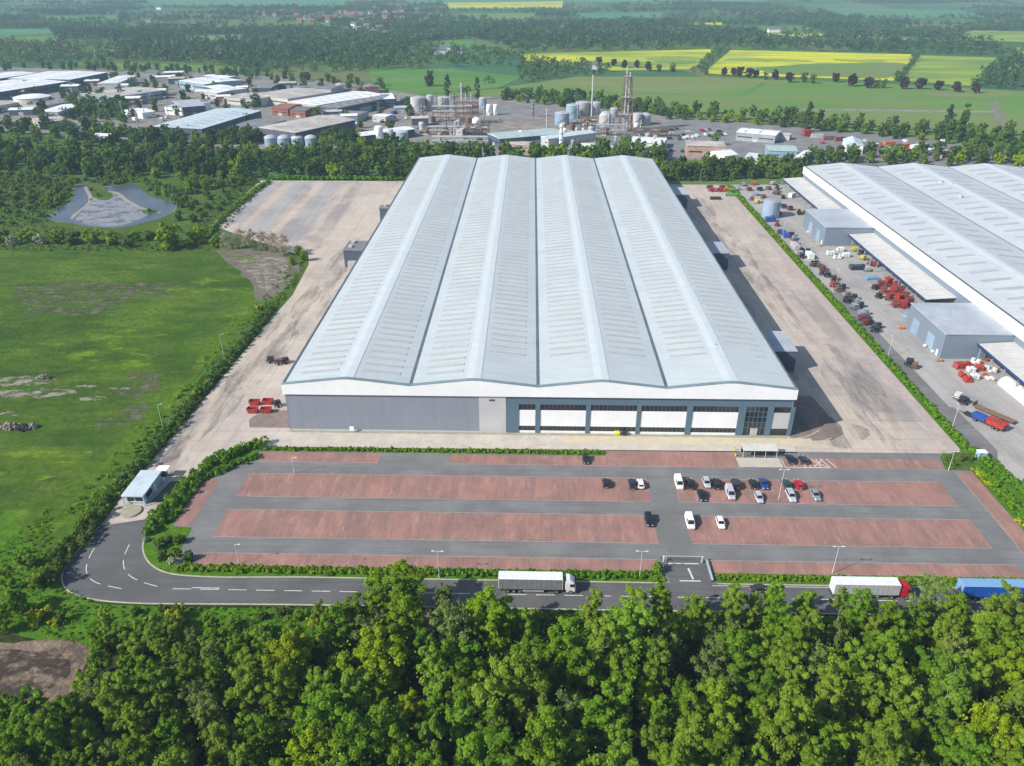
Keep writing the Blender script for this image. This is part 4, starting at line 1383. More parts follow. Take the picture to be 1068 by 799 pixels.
poly = [(-40, 110), (-22, 113), (6, 114.2), (40, 114.8), (80, 115), (118, 115.5), (112, 62), (-100, 62), (-84, 84), (-66, 98), (-50, 103)]
TONES = {'birch': ('light green birch of the dense wood across the road', birch), 'mid': ('mid green rounded tree of the dense wood across the road', mid),
         'olive': ('greyish olive tree of the dense wood across the road', olive), 'oak': ('bright yellow-green tree of the dense wood across the road', oak)}
NW = 0
for x, y in scatter(poly, 4.7, 60000):
    if inside((x, y), gap):
        continue
    if any(math.hypot(x - a, y - b) < r for a, b, r in PUT):
        continue
    left = x < -35
    u = rng.random()
    # clumps of one kind rather than an even mix
    w = math.sin(x * .13 + 1.3) + math.sin(y * .17 + x * .05)
    kind = 'olive' if u < .14 + (.05 if left else 0) else 'oak' if u < .21 else 'birch' if u < (.72 if w > -.3 else .38) else 'mid'
    lab, ks = TONES[kind]
    s = rng.uniform(.92, 1.24) * (.78 if left else 1.0) * (.52 if kind == 'oak' else 1)
    front = y > 108
    if front:
        s *= .90
    if x > 24 and y > 103:
        s *= .86
    if -10 < x < 24 and y > 104:
        s *= .80
    rng.choice(ks).put('woodland_tree', x, y, s, lab, 'tree', lab, sz=s * rng.uniform(.92, 1.15))
    NW += 1
# open, shrubby left end
sp = [at2(0, 648), at2(60, 640), at2(115, 634), at2(240, 640), at2(355, 645), at2(300, 672), at2(200, 668), at2(120, 672), at2(100, 700), at2(80, 665), at2(30, 664), at2(-60, 690), at2(-60, 655)]
for x, y in scatter(sp, 3.6, 8000):
    u = rng.random()
    if u < .34:
        rng.choice(bush).put('shrub', x, y, rng.uniform(.4, .8), 'low green shrub of the rough ground below the road bend', 'shrub', 'shrubs below the road bend')
    elif u < .42:
        rng.choice(small).put('sapling', x, y, rng.uniform(.5, .8), 'young green tree of the rough ground below the road bend', 'tree', 'young trees below the road bend')
sp = [at2(100, 660), at2(200, 664), at2(290, 668), at2(280, 700), at2(240, 740), at2(200, 820), at2(60, 830), at2(60, 760), at2(92, 716), at2(105, 690)]
for x, y in scatter(sp, 3.9, 8000):
    k = rng.choice(small + [birch[0], mid[0], olive[0]])
    s = rng.uniform(.9, 1.35) if k in small else rng.uniform(.58, .74)
    k.put('sapling', x, y, s, 'young tree of the thicket beside the bare brown soil', 'tree', 'young trees beside the bare soil')
sp = [at2(-60, 752), at2(40, 750), at2(64, 760), at2(60, 850), at2(-60, 850)]
for x, y in scatter(sp, 3.7, 4000):
    k = rng.choice(small + mid[:1])
    s = rng.uniform(.9, 1.3) if k in small else rng.uniform(.55, .7)
    k.put('sapling', x, y, s, 'young tree in the corner below the bare brown soil', 'tree', 'young trees below the bare soil')
for px, py, s, lab in ((42, 646, 1.5, 'large yellow gorse bush beside the tall hedge at the road bend'), (58, 652, .8, 'small yellow gorse bush next to the large one'), (181, 652, 1.5, 'yellow gorse bush on the verge below the road'),
                       (325, 650, .7, 'small yellow gorse bush near the dark tree by the road'), (205, 412, 1.0, 'yellow gorse bush in the meadow edge by the yard lamp'), (217, 401, 1.0, 'yellow gorse bush beside the yard hedge'),
                       (270, 323, 1.1, 'yellow gorse bush at the tip of the earth bank')):
    x, y = at2(px, py)
    gorse[0].put('gorse_bush', x, y, s * 1.3, lab, 'bush')
for px, py, k, s, lab in ((20, 640, small[1], 1.2, 'tall leafy shrub behind the gorse at the hedge end'), (12, 615, mid[0], .62, 'leafy tree at the hedge end by the road bend'), (44, 612, small[0], 1.1, 'bushy tree at the outer corner of the road bend'),
                          (30, 592, small[2], 1.0, 'round shrub in the meadow beside the tall hedge'), (4, 660, mid[3], .55, 'leafy tree above the bare brown soil')):
    x, y = at2(px, py)
    k.put('hedge_tree', x, y, s, lab, 'tree')
# planted corner of the car park
for i, (px, py, k, s, lab) in enumerate(((166, 572, bush[0], .75, 'round shrub nearest the kerb of the road bend'), (176, 566, bush[1], .7, 'shrub in the planted corner under the red bay strip'), (188, 566, bush[0], .72, 'shrub next to the end of the red bay strip'),
                                         (186, 580, small[0], .5, 'small tree of the planted corner'), (198, 584, bush[1], .75, 'shrub at the car park end of the planted corner'), (180, 587, blossom[0], .42, 'pale rounded shrub in the planted corner'),
                                         (153, 565, blossom[0], .34, 'pale small shrub at the tip of the curved hedge'), (170, 583, bush[0], .7, 'shrub low in the planted corner by the verge'), (1000, 482, olive[0], .32, 'pale willow shrub in the bed by the far parking bays'),
                                         (986, 479, bush[0], .6, 'dark shrub at the end of the far parking bays'), (1012, 480, bush[1], .62, 'dark shrub by the factory hedge end'), (994, 485, bush[1], .5, 'low shrub in front of the pale willow shrub'),
                                         (686, 597, small[1], .55, 'small tree at the hedge end by the car park entrance'))):
    x, y = at2(px, py)
    k.put('shrub', x, y, s, lab, 'shrub')

# ------------------------------------------------------------------ round the pond and the meadow's top edge
row = [(14, 256, blossom[0], .95, 'white blossoming bush first in the row below the pond'), (44, 254, blossom[0], 1.0, 'white blossoming bush second in the row below the pond'), (28, 252, small[0], 1.2, 'green bush between two white blossoming bushes'),
       (62, 254, small[1], 1.25, 'green bush next to the blossoming bushes below the pond'), (78, 254, bush[0], 1.7, 'olive bush below the middle of the pond'), (98, 253, small[2], 1.3, 'dark bush under the pond mud bank'),
       (118, 255, hbright[0], .95, 'bright bush below the tip of the pond'), (140, 252, small[0], 1.1, 'small bush beside the bright one below the pond'), (158, 250, bush[1], 1.4, 'low bush before the big lime tree'),
       (178, 259, hbright[1], 1.55, 'big lime green tree at the meadow corner below the pond'), (207, 254, hbright[0], 1.2, 'lime green tree beside the big one at the meadow corner'), (2, 252, bush[0], 1.6, 'bush at the end of the row below the pond'),
       (225, 258, small[1], 1.0, 'bush at the foot of the bare trees'), (132, 258, bush[0], 1.2, 'low bush at the meadow edge')]
for px, py, k, s, lab in row:
    x, y = at2(px, py)
    k.put('meadow_bush', x, y, s * (1.0 if k in hbright else 1.35), lab, 'bush', sz=s * (.95 if k in hbright else 1.1))
for px, py in ((238, 260), (250, 259), (262, 261), (274, 261), (285, 263), (296, 266)):
    x, y = at2(px, py)
    rng.choice(bare).put('bare_tree', x, y, rng.uniform(1.0, 1.3), 'pale leafless tree on the bank at the yard corner', 'tree', 'leafless trees on the bank')
for px, py in ((312, 266), (305, 276), (318, 272)):
    x, y = at2(px, py)
    rng.choice(small).put('shrub', x, y, rng.uniform(.8, 1.1), 'dark green shrub where the bank meets the yard', 'shrub', 'shrubs where the bank meets the yard')
for poly, d, ks, lab in (([at2(-80, 194), at2(70, 188), at2(62, 208), at2(40, 232), at2(-80, 248)], 6.6, reed, 'scrubby bush of the rough ground left of the pond'),
                         ([at2(-80, 181), at2(66, 181), at2(66, 190), at2(-80, 196)], 5.2, reed + small[:1], 'leafy bush between the tree belt and the rough ground left of the pond'),
                         ([at2(188, 187), at2(268, 187), at2(258, 192), at2(198, 203)], 5.0, reed + small[:2], 'leafy bush below the belt on the pond side of the back yard'),
                         ([at2(182, 200), at2(240, 190), at2(262, 192), at2(212, 235), at2(186, 232)], 8.5, bush, 'scrubby bush of the green slope beside the pond')):
    for x, y in scatter(poly, d, 5000):
        rng.choice(ks).put('scrub_bush', x, y, rng.uniform(.7, 1.5), lab, 'bush', lab)
for x, y in scatter([at2(62, 187), at2(150, 187), at2(196, 200), at2(194, 216), at2(184, 214), at2(180, 207), at2(160, 203), at2(146, 190), at2(128, 191), at2(106, 194), at2(92, 189), at2(78, 192), at2(70, 207), at2(52, 220), at2(46, 214)], 5.0, 8000):
    rng.choice(reed + small[:1] + reed).put('bank_bush', x, y, rng.uniform(.7, 1.3), 'leafy bush crowding the far bank of the pond', 'bush', 'bushes on the far bank of the pond')
for px, py in ((95, 199), (103, 205), (156, 221)):
    x, y = at2(px, py)
    bush[0].put('island_bush', x, y, .7, 'small bush growing on a pond island', 'bush', 'bushes on the pond islands')

# ------------------------------------------------------------------ belt of trees behind the yards
belts = [([at2(-80, 160), at2(0, 161), at2(130, 158), at2(270, 161), at2(432, 158), at2(432, 187), at2(250, 186), at2(120, 187), at2(70, 182), at2(0, 180), at2(-100, 184)], 8.4,
          'tree of the belt between pond and trading estate'),
         ([at2(690, 178), at2(830, 176), at2(832, 187), at2(690, 187)], 7.0, 'tree of the belt behind the red machines'),
         ([at2(430, 164), at2(690, 164), at2(690, 176), at2(430, 176)], 8.0, 'tree showing above the far roof edge of the warehouse')]
for poly, d, lab in belts:
    for x, y in scatter(poly, d, 6000):
        u = rng.random()
        k = rng.choice(hround if u < .62 else hdark if u < .82 else hbright)
        hh = .95 if 'roof' not in lab else 1.05
        k.put('belt_tree' if 'belt' in lab else 'roofline_tree', x, y, rng.uniform(.75, 1.25) * hh, lab, 'tree', lab)
for px, py in ((398, 186), (414, 184), (425, 187), (207, 186), (262, 186), (436, 178), (410, 188)):
    x, y = at2(px, py)
    rng.choice(poplar).put('poplar', x, y, rng.uniform(.8, 1.0), 'tall narrow poplar in the belt behind the back yard', 'tree', 'poplars in the belt behind the back yard')
for px, py, s, lab in ((467, 102, 1.2, 'tall poplar beside the refinery towers'), (498, 104, 1.15, 'tall poplar behind the two white tanks'), (841, 138, 1.25, 'tall dark poplar at the depot edge below the big pasture'), (984, 143, 1.3, 'dark poplar near the end of the pasture track'),
                       (1000, 147, 1.5, 'tallest dark poplar near the pasture track'), (988, 150, 1.2, 'dark poplar above the factory roof')):
    x, y = at2(px, py)
    rng.choice(poplar).put('poplar', x, y, s, lab, 'tree')
# trees among the trading estate, refinery and depot
for poly, d, lab in (([at2(-60, 140), at2(0, 132), at2(120, 132), at2(140, 152), at2(-60, 158)], 13, 'tree of the estate edge before the small sheds'),
                     ([at2(136, 144), at2(268, 146), at2(268, 152), at2(136, 150)], 7.5, 'tree standing close before the big pale blue roofed shed'),
                        ([at2(334, 146), at2(384, 146), at2(384, 154), at2(334, 154)], 7.5, 'tree beside the narrow white roofed shed'),
                        ([at2(70, 106), at2(130, 104), at2(132, 126), at2(85, 128)], 11, 'tree clump between the estate sheds'),
                     ([at2(690, 116), at2(800, 121), at2(900, 130), at2(1120, 146), at2(1120, 153), at2(940, 146), at2(880, 139), at2(780, 130), at2(690, 124)], 10.5, 'tree of the line between depot and pasture'),
                     ([at2(530, 98), at2(620, 103), at2(690, 112), at2(690, 120), at2(600, 113), at2(520, 104)], 10, 'tree of the line above the refinery tanks'),
                     ([at2(840, 163), at2(1000, 163), at2(1110, 168), at2(1110, 174), at2(840, 172)], 9, 'tree showing above the factory roof edge'),
                     ([at2(1010, 145), at2(1120, 148), at2(1120, 166), at2(1000, 160)], 10, 'tree of the clump beyond the factory roof')):
    for x, y in scatter(poly, d, 4000):
        u = rng.random()
        rng.choice(hround if u < .6 else hdark if u < .8 else hbright).put('depot_tree' if 'depot' in lab or 'factory' in lab else 'estate_tree', x, y, rng.uniform(.7, 1.1), lab, 'tree', lab)
for px, py, s, lab in ((82, 118, 1.1, 'dark round tree before the low white shed'), (268, 112, 1.15, 'dark tree behind the pale blue shed roof'), (46, 118, 1.1, 'dark tree beside the round beige building'), (445, 113, .8, 'green tree between refinery tanks'),
                       (428, 121, .95, 'round green tree beside the refinery pipe frames'), (138, 84, 1.0, 'round green tree before the white estate shed'), (108, 66, 1.1, 'dark tree at the end of the long white roof'), (224, 95, .9, 'tree between two white estate roofs'),
                       (652, 158, 1.0, 'large green tree in front of the lattice tower'), (745, 152, .85, 'green tree beside the pink building'), (600, 158, .7, 'small tree beside the tall white vessel'), (448, 90, 1.6, 'broad dark tree in the green field above the refinery')):
    x, y = at2(px, py)
    rng.choice(hround + hdark).put('estate_tree', x, y, s, lab, 'tree')
# trees standing between the sheds
ES = [at2(-60, 134), at2(-60, 84), at2(40, 92), at2(130, 80), at2(250, 86), at2(430, 98), at2(430, 140), at2(300, 150), at2(130, 140), at2(0, 138)]
for x, y in scatter(ES, 17, 6000, maxn=210):
    if x > -330 and rng.random() < .55:
        continue
    rng.choice(hround + hdark).put('yard_tree', x, y, rng.uniform(.55, .95), 'tree standing between the sheds of the trading estate', 'tree', 'trees between the estate sheds')
for x, y in scatter([at2(-60, 80), at2(-60, 72), at2(120, 69), at2(250, 76), at2(400, 90), at2(400, 96), at2(250, 82), at2(120, 75), at2(40, 72)], 12, 4000, maxn=90):
    rng.choice(hround + hdark).put('yard_tree', x, y, rng.uniform(.6, 1.0), 'tree behind the sheds along the far side of the trading estate', 'tree', 'trees behind the trading estate')
# copper beeches and green trees along the yellow fields
for px, py, c in ((624, 68, 1), (640, 69, 1), (651, 71, 1), (664, 71, 1), (676, 74, 1), (687, 75, 0), (701, 75, 0), (736, 78, 0), (755, 79, 1), (765, 79, 1), (771, 80, 1), (781, 81, 1), (788, 81, 1), (798, 83, 0), (808, 83, 1), (823, 86, 1), (838, 86, 0), (847, 87, 0),
                  (871, 86, 1), (888, 90, 1), (905, 92, 1), (921, 92, 0), (935, 84, 0), (942, 93, 1), (959, 93, 1), (978, 94, 1), (997, 96, 1), (1017, 97, 1), (914, 92, 0)):
    x, y = at2(px, py)
    if c:
        rng.choice(copper).put('copper_beech', x, y, rng.uniform(.85, 1.15), 'dark copper-leaved tree of the row below the yellow fields', 'tree', 'copper trees below the yellow fields')
    else:
        rng.choice(hround).put('row_tree', x, y, rng.uniform(.8, 1.1), 'green tree of the copper row below the yellow fields', 'tree', 'green trees in the copper row')
# the unplaced first copies of the kinds are never linked, only their meshes are used


# ------------------------------------------------------------------ undergrowth and far woods (nobody could count these)
def stuff_clumps(name, C, RC, per, leaf, mat, seed, flat=.9):
    rs = np.random.default_rng(seed)
    C, RC = np.array(C), np.array(RC)
    P, N = clump_points(C, RC, per, rs, flat=flat)
    P[:, 2] = np.maximum(P[:, 2], .03)
    o = link(name, leafmesh(name, P, N, leaf * rs.uniform(.55, 1.2, len(P)), mat, rs))
    return tag(o, kind='stuff')


C, RC = [], []
for x, y in scatter([(-118, 150), at2(58, 612), at2(105, 632), at2(170, 635), (-40, 118.6), (150, 118.6), (150, 112), (-20, 111), (-60, 104), (-90, 108), (-125, 118)], 1.35, 60000):
    h = rng.uniform(.25, .8)
    C.append((x, y, h * .4))
    RC.append(h)
stuff_clumps('verge_undergrowth', C, RC, 34, .20, 'leaf_hedge', 5)
C, RC = [], []
for x, y in scatter([(-60, 111), (120, 113), (120, 60), (-100, 60)], 2.6, 30000):
    h = rng.uniform(.4, 1.2)
    C.append((x, y, h * .4))
    RC.append(h)
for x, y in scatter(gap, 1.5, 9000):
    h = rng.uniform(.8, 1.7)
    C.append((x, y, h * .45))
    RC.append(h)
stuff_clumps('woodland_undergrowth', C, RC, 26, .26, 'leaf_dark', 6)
C, RC = [], []
for x, y in scatter([at2(-150, 190), at2(75, 189), at2(70, 212), at2(45, 236), at2(120, 244), at2(200, 240), at2(215, 215), at2(250, 192), at2(280, 190), at2(225, 250), at2(215, 262), at2(-150, 261)], 3.2, 40000):
    h = rng.uniform(.4, 1.3)
    C.append((x, y, h * .4))
    RC.append(h * 1.2)
stuff_clumps('pond_undergrowth', C, RC, 22, .42, 'leaf_scrub', 7)
C, RC = [], []
MEADOW = [at2(-150, 640), at2(-200, 264), at2(0, 263), at2(215, 264), at2(262, 290), at2(262, 318), at2(225, 360), at2(150, 452), at2(85, 535), at2(36, 598)]
for x, y in scatter(MEADOW, 1.9, 60000, maxn=7000):
    k = math.sin(x * .06) + math.sin(y * .045 + x * .02) + rng.uniform(-1, 1)
    if k < .1:
        continue
    h = rng.uniform(.10, .24)
    C.append((x, y, h * .2))
    RC.append(h * 3.5)
rs_ = np.random.default_rng(77)
P_, N_ = clump_points(np.array(C), np.array(RC), 12, rs_, flat=.4)
P_[:, 2] = np.maximum(P_[:, 2], .04)
N_ += np.array([0, 0, 1.2])
tag(link('meadow_grass', leafmesh('meadow_grass', P_, N_, .16 * rs_.uniform(.5, 1.2, len(P_)), 'leaf_hedge', rs_)), kind='stuff')
C, RC = [], []
for i in range(420):
    # tufts on the meadow edge along the hedge
    t = rng.random()
    a, b = Vector(left_edge[0]), Vector(left_edge[-1])
    k = int(t * (len(left_edge) - 1))
    p = Vector(left_edge[k]).lerp(Vector(left_edge[k + 1]), rng.random())
    C.append((p.x - abs(rng.gauss(2.5, 3)) - 2, p.y, .25))
    RC.append(rng.uniform(.4, 1.0))
stuff_clumps('meadow_undergrowth', C, RC, 26, .3, 'leaf_hedge', 8)


def far_trees(name, places, mat, seed, per_m=7, leaf=1.15):
    """places: (x, y, height). Each tree: a few overlapping leaf clumps"""
    rs = np.random.default_rng(seed)
    C, RC = [], []
    for x, y, h in places:
        for j in range(5):
            r = h * rng.uniform(.24, .36)
            C.append((x + rng.gauss(0, h * .19), y + rng.gauss(0, h * .19), h * rng.uniform(.34, .86) - r * .3))
            RC.append(r)
    C, RC = np.array(C), np.array(RC)
    P, N = clump_points(C, RC, 13, rs, jitter=.45, flat=.95)
    P[:, 2] = np.maximum(P[:, 2], .2)
    sz = np.repeat(RC, 13) * .40 * rs.uniform(.6, 1.15, len(P))
    o = link(name, leafmesh(name, P, N, sz, mat, rs))
    return tag(o, kind='stuff')


FIELDS = [[at2(*p) for p in q] for q in (
    [(440, 100), (520, 92), (600, 80), (735, 80), (935, 88), (1100, 97), (1200, 110), (1200, 165), (1000, 150), (860, 134), (700, 114), (560, 101)], [(545, 56.5), (746, 51.5), (722, 72.5), (640, 74), (545, 63)],
    [(762, 52.5), (956, 57), (932, 84.5), (733, 77)], [(960, 58), (1047, 60), (1012, 90), (941, 84.5)], [(462, 2), (587, 1), (587, 10), (470, 10)], [(784, 34.5), (862, 35), (862, 41.5), (790, 40)],
    [(1010, 32), (1120, 34), (1120, 46), (1000, 42)], [(717, 23.5), (753, 23.5), (753, 27), (717, 27)], [(860, 8), (1000, 11), (1030, 18), (880, 20)], [(140, -3), (360, -3), (360, 7), (230, 8), (160, 5)],
    [(-40, 31), (52, 30), (62, 43), (-40, 49)], [(385, 73), (470, 72), (545, 80), (520, 92), (440, 99), (390, 92)], [(462, 42), (496, 42), (490, 50), (466, 49)], [(265, 24), (345, 24), (345, 31), (270, 30)], [(425, -4), (800, -6), (800, 2), (590, 3), (425, 4)],
    [(850, 38), (1000, 40), (1000, 43), (880, 43)], [(40, 17), (124, 16), (120, 22), (42, 23)], [(600, 14), (690, 13), (700, 19), (606, 20)], [(760, 28), (840, 27), (846, 32), (764, 33)], [(190, 38), (250, 37), (254, 42), (194, 43)],
    [(480, 14), (560, 14), (556, 20), (484, 20)], [(940, 26), (1010, 27), (1004, 31), (944, 31)], [(80, 52), (130, 53), (126, 58), (84, 57)])]


def free(x, y):
    return not any(inside((x, y), f) for f in FIELDS)


def wood(pts, d, h, lst, cap=1500, openness=0.0):
    for x, y in scatter([at2(*p) for p in pts], d, cap * 8, maxn=cap):
        if free(x, y) and rng.random() > openness:
            (lst if rng.random() < .72 else rng.choice((NEAR, DARK, PALE))).append((x, y, rng.choice((.55, .8, 1, 1, 1.25)) * rng.uniform(.8, 1.2) * h))


NEAR, DARK, PALE = [], [], []
wood([(-150, 44), (0, 47), (120, 49), (130, 64), (0, 70), (-150, 76)], 13, 13, PALE, 900, .05)
wood([(120, 47), (350, 46), (440, 60), (345, 66), (250, 68), (130, 63)], 12, 14, DARK, 900)
wood([(220, 62), (345, 64), (350, 76), (250, 75)], 13, 12, NEAR, 300, .2)
wood([(330, 38), (430, 42), (445, 62), (440, 74), (390, 74), (345, 78), (345, 60)], 13, 14, NEAR, 600, .1)
wood([(430, 48), (470, 52), (545, 56), (545, 70), (470, 70), (440, 66)], 13, 12, NEAR, 500, .2)
wood([(460, 28), (700, 26), (760, 36), (955, 45), (1040, 50), (1050, 58), (955, 56), (760, 51), (545, 55), (510, 44)], 15, 15, DARK, 1300, .05)
wood([(545, 62), (640, 74), (612, 80), (560, 92), (540, 84)], 11, 11, NEAR, 260, .15)
wood([(470, 84), (520, 88), (528, 100), (480, 104)], 11, 9, NEAR, 100, .35)
wood([(1020, 62), (1120, 52), (1130, 100), (1012, 97)], 11, 12, DARK, 420, .1)
wood([(960, 70), (1015, 78), (1012, 86), (950, 84)], 14, 8, PALE, 60, .3)
wood([(720, 54), (746, 52), (764, 52), (742, 70), (730, 78), (722, 76)], 8, 7, NEAR, 120)
wood([(955, 57), (962, 57), (942, 86), (932, 85)], 8, 7, NEAR, 120)
# hedgerows and copses of the far country
for i in range(230):
    px, py = rng.uniform(-40, 1110), 1 + 41 * rng.random() ** 1.0
    x, y = at2(px, py)
    a = rng.choice((0.0, .1, -.12, 1.3, 1.6, .25))
    L = rng.uniform(120, 420)
    m = int(L / 11)
    lst = rng.choice((DARK, DARK, NEAR, PALE))
    for j in range(m):
        t = (j / m - .5) * L
        q = (x + math.cos(a) * t + rng.gauss(0, 3), y + math.sin(a) * t + rng.gauss(0, 3))
        if free(*q):
            lst.append((q[0], q[1], rng.uniform(5, 13)))
for i in range(150):
    px, py = rng.uniform(-40, 1110), 2 + 40 * rng.random()
    x, y = at2(px, py)
    w, d = rng.uniform(40, 190), rng.uniform(20, 60)
    lst = rng.choice((DARK, DARK, NEAR, PALE))
    for j in range(int(w * d / 75)):
        q = (x + rng.gauss(0, w * .5), y + rng.gauss(0, d * .5))
        if free(*q):
            lst.append((q[0], q[1], rng.uniform(8, 15)))
far_trees('far_woodland', DARK, 'leaf_far_dark', 21)
far_trees('far_copse', NEAR, 'leaf_far', 22)
far_trees('far_thicket', PALE, 'leaf_far_pale', 23)
print('wood trees', NW, 'far', len(DARK), len(NEAR), len(PALE))
# ------------------------------------------------------------------ cars
def ring(y, hw, z0, z1, c=.16):
    """cross-section of a body: chamfered rectangle"""
    return [(-hw + c, y, z0), (hw - c, y, z0), (hw, y, z0 + c), (hw, y, z1 - c * 1.3), (hw - c * 1.2, y, z1), (-hw + c * 1.2, y, z1), (-hw, y, z1 - c * 1.3), (-hw, y, z0 + c)]


def frust(b, t, zb, zt):
    """b, t: (x half, y0, y1)"""
    return ([(-b[0], b[1], zb), (b[0], b[1], zb), (b[0], b[2], zb), (-b[0], b[2], zb)], [(-t[0], t[1], zt), (t[0], t[1], zt), (t[0], t[2], zt), (-t[0], t[2], zt)])


def lerp3(a, b, t):
    return tuple(a[i] + (b[i] - a[i]) * t for i in range(3))


def pane(q, m0, m1, v0, v1, out, th=.012):
    """thin pane on the quad q (bl, br, tr, tl), inset, lifted along out"""
    bl, br, tr, tl = q
    def pt(u, v):
        return lerp3(lerp3(bl, br, u), lerp3(tl, tr, u), v)
    c = [pt(m0, v0), pt(m1, v0), pt(m1, v1), pt(m0, v1)]
    a = [tuple(p[i] + out[i] * .006 for i in range(3)) for p in c]
    b = [tuple(p[i] + out[i] * (.006 + th) for i in range(3)) for p in c]
    return MB().add(a + b, [(0, 1, 2, 3), (4, 5, 6, 7), (0, 1, 5, 4), (1, 2, 6, 5), (2, 3, 7, 6), (3, 0, 4, 7)])


CARSPEC = dict(  # length, half width, bonnet z, roof z, cabin bottom y0,y1, roof y0,y1
    hatch=(4.05, .87, .92, 1.47, -1.98, .95, -1.62, .25), saloon=(4.6, .90, .92, 1.43, -1.72, .98, -1.05, .22), suv=(4.6, .94, 1.08, 1.70, -2.2, 1.05, -1.95, .40), van=(5.0, .98, 1.15, 1.98, -2.45, 1.70, -2.38, .95))


def car(name, kind, paintname, x, y, rz, label, cat='car'):
    L, hw, zb, zr, c0, c1, r0, r1 = CARSPEC[kind]
    t = thing(name, label, cat, (x, y, .075), rz, 'cars in the car park' if y > 130 else None)
    h = L / 2
    b = MB()
    b.loft([ring(-h, hw * .84, .42, zb * .80), ring(-h + .12, hw * .94, .30, zb * .97), ring(-h * .55, hw, .24, zb + .02), ring(h * .35, hw, .24, zb), ring(h - .35, hw * .95, .26, zb * .88), ring(h - .05, hw * .80, .34, zb * .72)])
    bo, to = frust((hw * .93, c0, c1), (hw * .74, r0, r1), zb - .02, zr)
    b.hexa(bo, to)
    bd = part('body', b, 'car_' + paintname, t)
    rt = hw * .76
    part('roof', MB().hexa([(-rt, r0 - .03, zr), (rt, r0 - .03, zr), (rt, r1 + .03, zr), (-rt, r1 + .03, zr)], [(-rt * .9, r0 + .06, zr + .05), (rt * .9, r0 + .06, zr + .05), (rt * .9, r1 - .1, zr + .05), (-rt * .9, r1 - .1, zr + .05)]), 'car_' + paintname, t)
    part('windscreen', pane((bo[2], bo[3], to[3], to[2]), .05, .95, .1, .95, (0, .8, .5)), 'car_glass', t)
    part('rear_window', pane((bo[0], bo[1], to[1], to[0]), .08, .92, .2, .94, (0, -.9, .3)), 'car_glass', t)
    for s, q in ((1, (bo[1], bo[2], to[2], to[1])), (-1, (bo[3], bo[0], to[0], to[3]))):
        sw = MB()
        for u0, u1 in ((.06, .30), (.34, .62), (.66, .92)) if kind != 'van' else ((.64, .92),) if s == 1 else ((.08, .36),):
            p_ = pane(q, u0, u1, .14, .9, (s * .93, 0, .35))
            sw.add(p_.v, p_.f)
        part('side_window', sw, 'car_glass', t)
        part('mirror', MB().box(s * hw * .98 if s > 0 else s * hw * .98 - .16, s * hw * .98 + .16 if s > 0 else s * hw * .98, c1 - .55, c1 - .43, zb, zb + .14), 'car_' + paintname, t)
        part('headlight', MB().box(s * hw * .56 - .18, s * hw * .56 + .18, h - .12, h - .02, zb * .66, zb * .78), 'lamp_white', t)
        part('tail_light', MB().box(s * hw * .68 - .13, s * hw * .68 + .13, -h - .02, -h + .08, zb * .62, zb * .82), 'lamp_red', t)
        for yy in (-h * .60, h * .62):
            w = thing_part('wheel', t)
            for nm, rr, m, d in (('tyre', .33, 'tyre', .11), ('rim', .21, 'rim', .118)):
                mb = MB().tube((s * (hw - .1) - d, yy, .33), (s * (hw - .1) + d, yy, .33), rr, rr, 14)
                part(nm, mb, m, w)
    part('number_plate', MB().box(-.26, .26, -h - .025, -h + .02, zb * .48, zb * .59), 'lamp_white', t)
    return t


def thing_part(name, parent):
    o = link(name, None, parent)
    o.empty_display_size = .2
    return o


N, S = 0.0, math.pi
CARS = [
    ('hatch', 'black', 611, 478.5, S, 'small black hatchback alone by the hedge end in the far row of bays'),
    ('hatch', 'black', 632, 503, N, 'black hatchback standing alone left of the white one'),
    ('saloon', 'navy', 659.5, 504, N, 'dark navy car beside the white hatchback by the central lane'),
    ('hatch', 'white', 668, 504, N, 'white hatchback at the corner of the central lane'),
    ('van', 'white', 708, 503.5, S, 'white people carrier first in the long row of parked cars'),
    ('saloon', 'black', 719.5, 504, N, 'black saloon next to the white people carrier'),
    ('hatch', 'silver', 737, 503, S, 'light silver hatchback between two black cars'),
    ('suv', 'black', 747, 504, N, 'black off-roader to the right of the silver hatchback'),
    ('saloon', 'black', 732, 516, S, 'black saloon alone in the nearer half of the car row'),
    ('suv', 'charcoal', 767, 504, N, 'dark grey car behind the big silver estate'),
    ('van', 'silver', 761.5, 514, S, 'large pale silver van reaching between both halves of the row'),
    ('hatch', 'black', 785.5, 504, N, 'black hatchback beside the blue car'),
    ('saloon', 'blue', 796.5, 504, S, 'bright blue saloon in the car row'),
    ('hatch', 'silver', 791.5, 518.5, S, 'silver hatchback in front of the blue saloon'),
    ('hatch', 'green', 820, 504, N, 'dark green hatchback next to the red car'),
    ('hatch', 'red', 833, 504.5, N, 'bright red hatchback in the car row'),
    ('suv', 'silver', 825, 517, S, 'silver car in front of the dark green hatchback'),
    ('saloon', 'grey_blue', 850.5, 515.5, S, 'grey blue saloon last in the car row'),
    ('saloon', 'navy', 824, 478, N, 'dark navy saloon beside the white hatched bay'),
    ('hatch', 'charcoal', 837.5, 479, N, 'charcoal hatchback on the accessible bay by the shelter'),
    ('suv', 'black', 676.8, 542, S, 'large black off-roader alone at the end of the nearer bays'),
    ('van', 'white', 719.5, 544, S, 'tall white van at the corner of the nearer bays'),
    ('hatch', 'white', 751.5, 545, S, 'white hatchback alone in the nearer bays'),
]
for kind, col, px, py, rz, lab in CARS:
    p = at(px, py, .8)
    car('parked_car' if kind != 'van' else 'parked_van', kind, col, p[0], p[1], rz + rng.uniform(-.02, .02), lab, 'car' if kind != 'van' else 'van')
p = at(792, 609.5, .7)
car('dark_car', 'saloon', 'charcoal', p[0], 125.6, -math.pi / 2, 'dark saloon driving on the road by the car park entrance')


